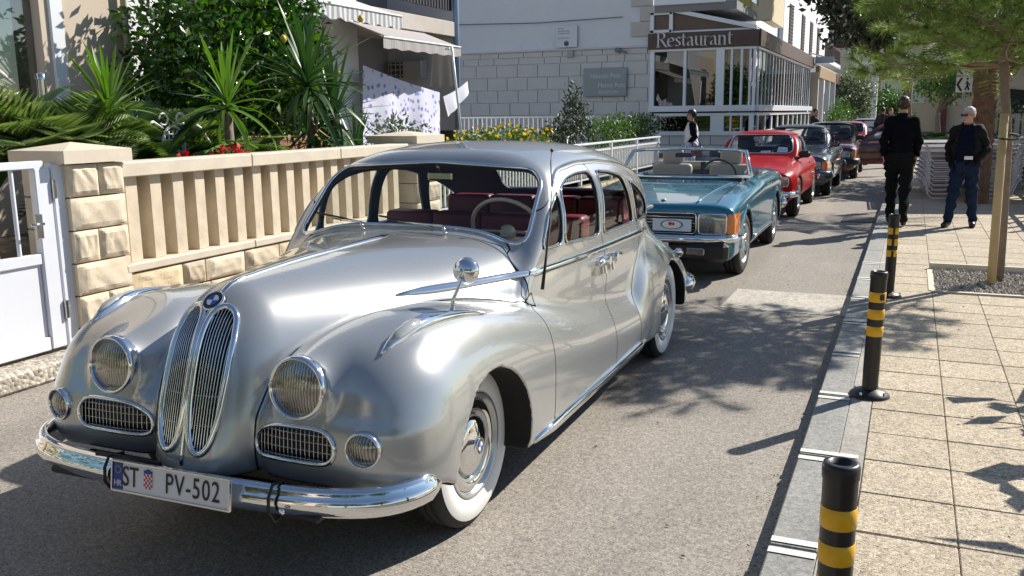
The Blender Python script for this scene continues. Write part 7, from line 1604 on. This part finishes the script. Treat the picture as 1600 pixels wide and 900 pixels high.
old = [('jacket', JACK, lambda P: np.minimum(np.minimum(np.where(np.abs(P[:, 0]) > .20, P[:, 2]-.99, P[:, 2]-.93), 1.575-P[:, 2]), np.maximum(P[:, 1]+.06, np.abs(P[:, 0])-.075-.10*(1.5-P[:, 2]))), .024, 1.6), ('shirt', NAVY, lambda P: np.minimum(np.minimum(P[:, 2]-.95, 1.545-P[:, 2]-.0), .19-np.abs(P[:, 0])), .018, 1),
       ('jeans', JEAN, lambda P: np.minimum(np.minimum(P[:, 2]-.085, 1.02-P[:, 2]), np.where(P[:, 2] > .74, .20-np.abs(P[:, 0]), 1)), .019, 1.8), ('shoes', SHOE, lambda P: .135-P[:, 2], .014, 0)]
grey_h = dict(mat=HG, off=.003, fn=lambda Q: np.minimum(np.maximum(Q[:, 2]-.055, np.minimum(Q[:, 1]-.005+.6*Q[:, 2], Q[:, 2]+.055)), Q[:, 1]+.08+.5*Q[:, 2]))
m2, M2 = person('older grey-haired man in sunglasses, open black jacket and jeans, holding a white paper', (.69, 13.60, .10), -.15, J2, .885, old, grey_h, True)
q = MB(); q.box((.055, -.23, .935), (.10, .012, .045), Matrix.Rotation(0, 4, 'X') @ Matrix.Rotation(-.0, 4, 'Z'), .002); q.build('paper', simple('white paper', (.75, .75, .75), .7), m2)
# the woman by the restaurant and the group far down the street
J3 = dict(base, chest=(0, 0, 1.30), el=(.215, .06, 1.17), wl=(.20, -.10, 1.0), er=(-.215, .05, 1.17), wr=(-.20, -.10, 1.0), hvl=(0, -.5, -1), hvr=(0, -.5, -1), hnl=(-1, 0, 0), hnr=(1, 0, 0), kl=(.09, -.12, .52), al=(.09, -.02, .10), fl=(.10, -.16, .04), kr=(-.08, .02, .52), ar=(-.09, .18, .12), fr=(-.10, .06, .04))
wom = [('top', BLKC, lambda P: np.minimum(np.minimum(P[:, 2]-1.0, 1.54-P[:, 2]), 9), .016, 1), ('vest', simple('white vest', (.65, .66, .70), .8), lambda P: np.minimum(np.minimum(P[:, 2]-.98, 1.50-P[:, 2]), .155-np.abs(P[:, 0])+0*P[:, 1]), .030, 1), ('skirt', simple('blue white checked skirt', (.40, .45, .60), .8, noise=(30, .5)), lambda P: np.minimum(P[:, 2]-.35, 1.04-P[:, 2]), .03, 2), ('shoes', SHOE, lambda P: .12-P[:, 2], .01, 0)]
bun = dict(mat=simple('black hair', (.010, .008, .008), .5), off=.02, fn=lambda Q: np.minimum(np.maximum(Q[:, 2]-.035, np.minimum(Q[:, 1]-.0+.5*Q[:, 2], Q[:, 2]+.07)), Q[:, 1]+.08+.4*Q[:, 2]))
m3, _ = person('dark-haired woman in sunglasses, white vest over black sleeves, walking past the restaurant', (-4.62, 20.9, .02), -1.25, J3, .935, wom, bun, True, .018)
q = MB(); q.box((.27, .10, .78), (.10, .26, .22), None, .03); q.tube([(.25, .0, .88), (.20, .02, 1.35), (.25, .2, .88)], .010, 5); q.build('handbag', simple('brown leather bag', (.10, .03, .02), .5), m3)
far_c = [('coat', simple('dark coat', (.02, .02, .025), .8), lambda P: np.minimum(P[:, 2]-.8, 1.55-P[:, 2]), .03, 2), ('trousers', TRSR, lambda P: np.minimum(P[:, 2]-.085, .95-P[:, 2]), .022, 1.5), ('shoes', SHOE, lambda P: .12-P[:, 2], .01, 0)]
for lab, loc, rz, s in (('bald person in dark clothes standing by the farthest cars', (-1.0, 36.2, .0), 2.6, .98), ('dark-haired person in a black coat beside the farthest cars, hidden behind the tall man', (-.72, 35.2, .0), .6, .96), ('person in dark clothes at the far terrace posts behind the grey saloon', (-3.1, 33.5, .0), 1.2, .97)):
    person(lab, loc, rz, dict(J1, turn=0), s, far_c, short, None, .03)
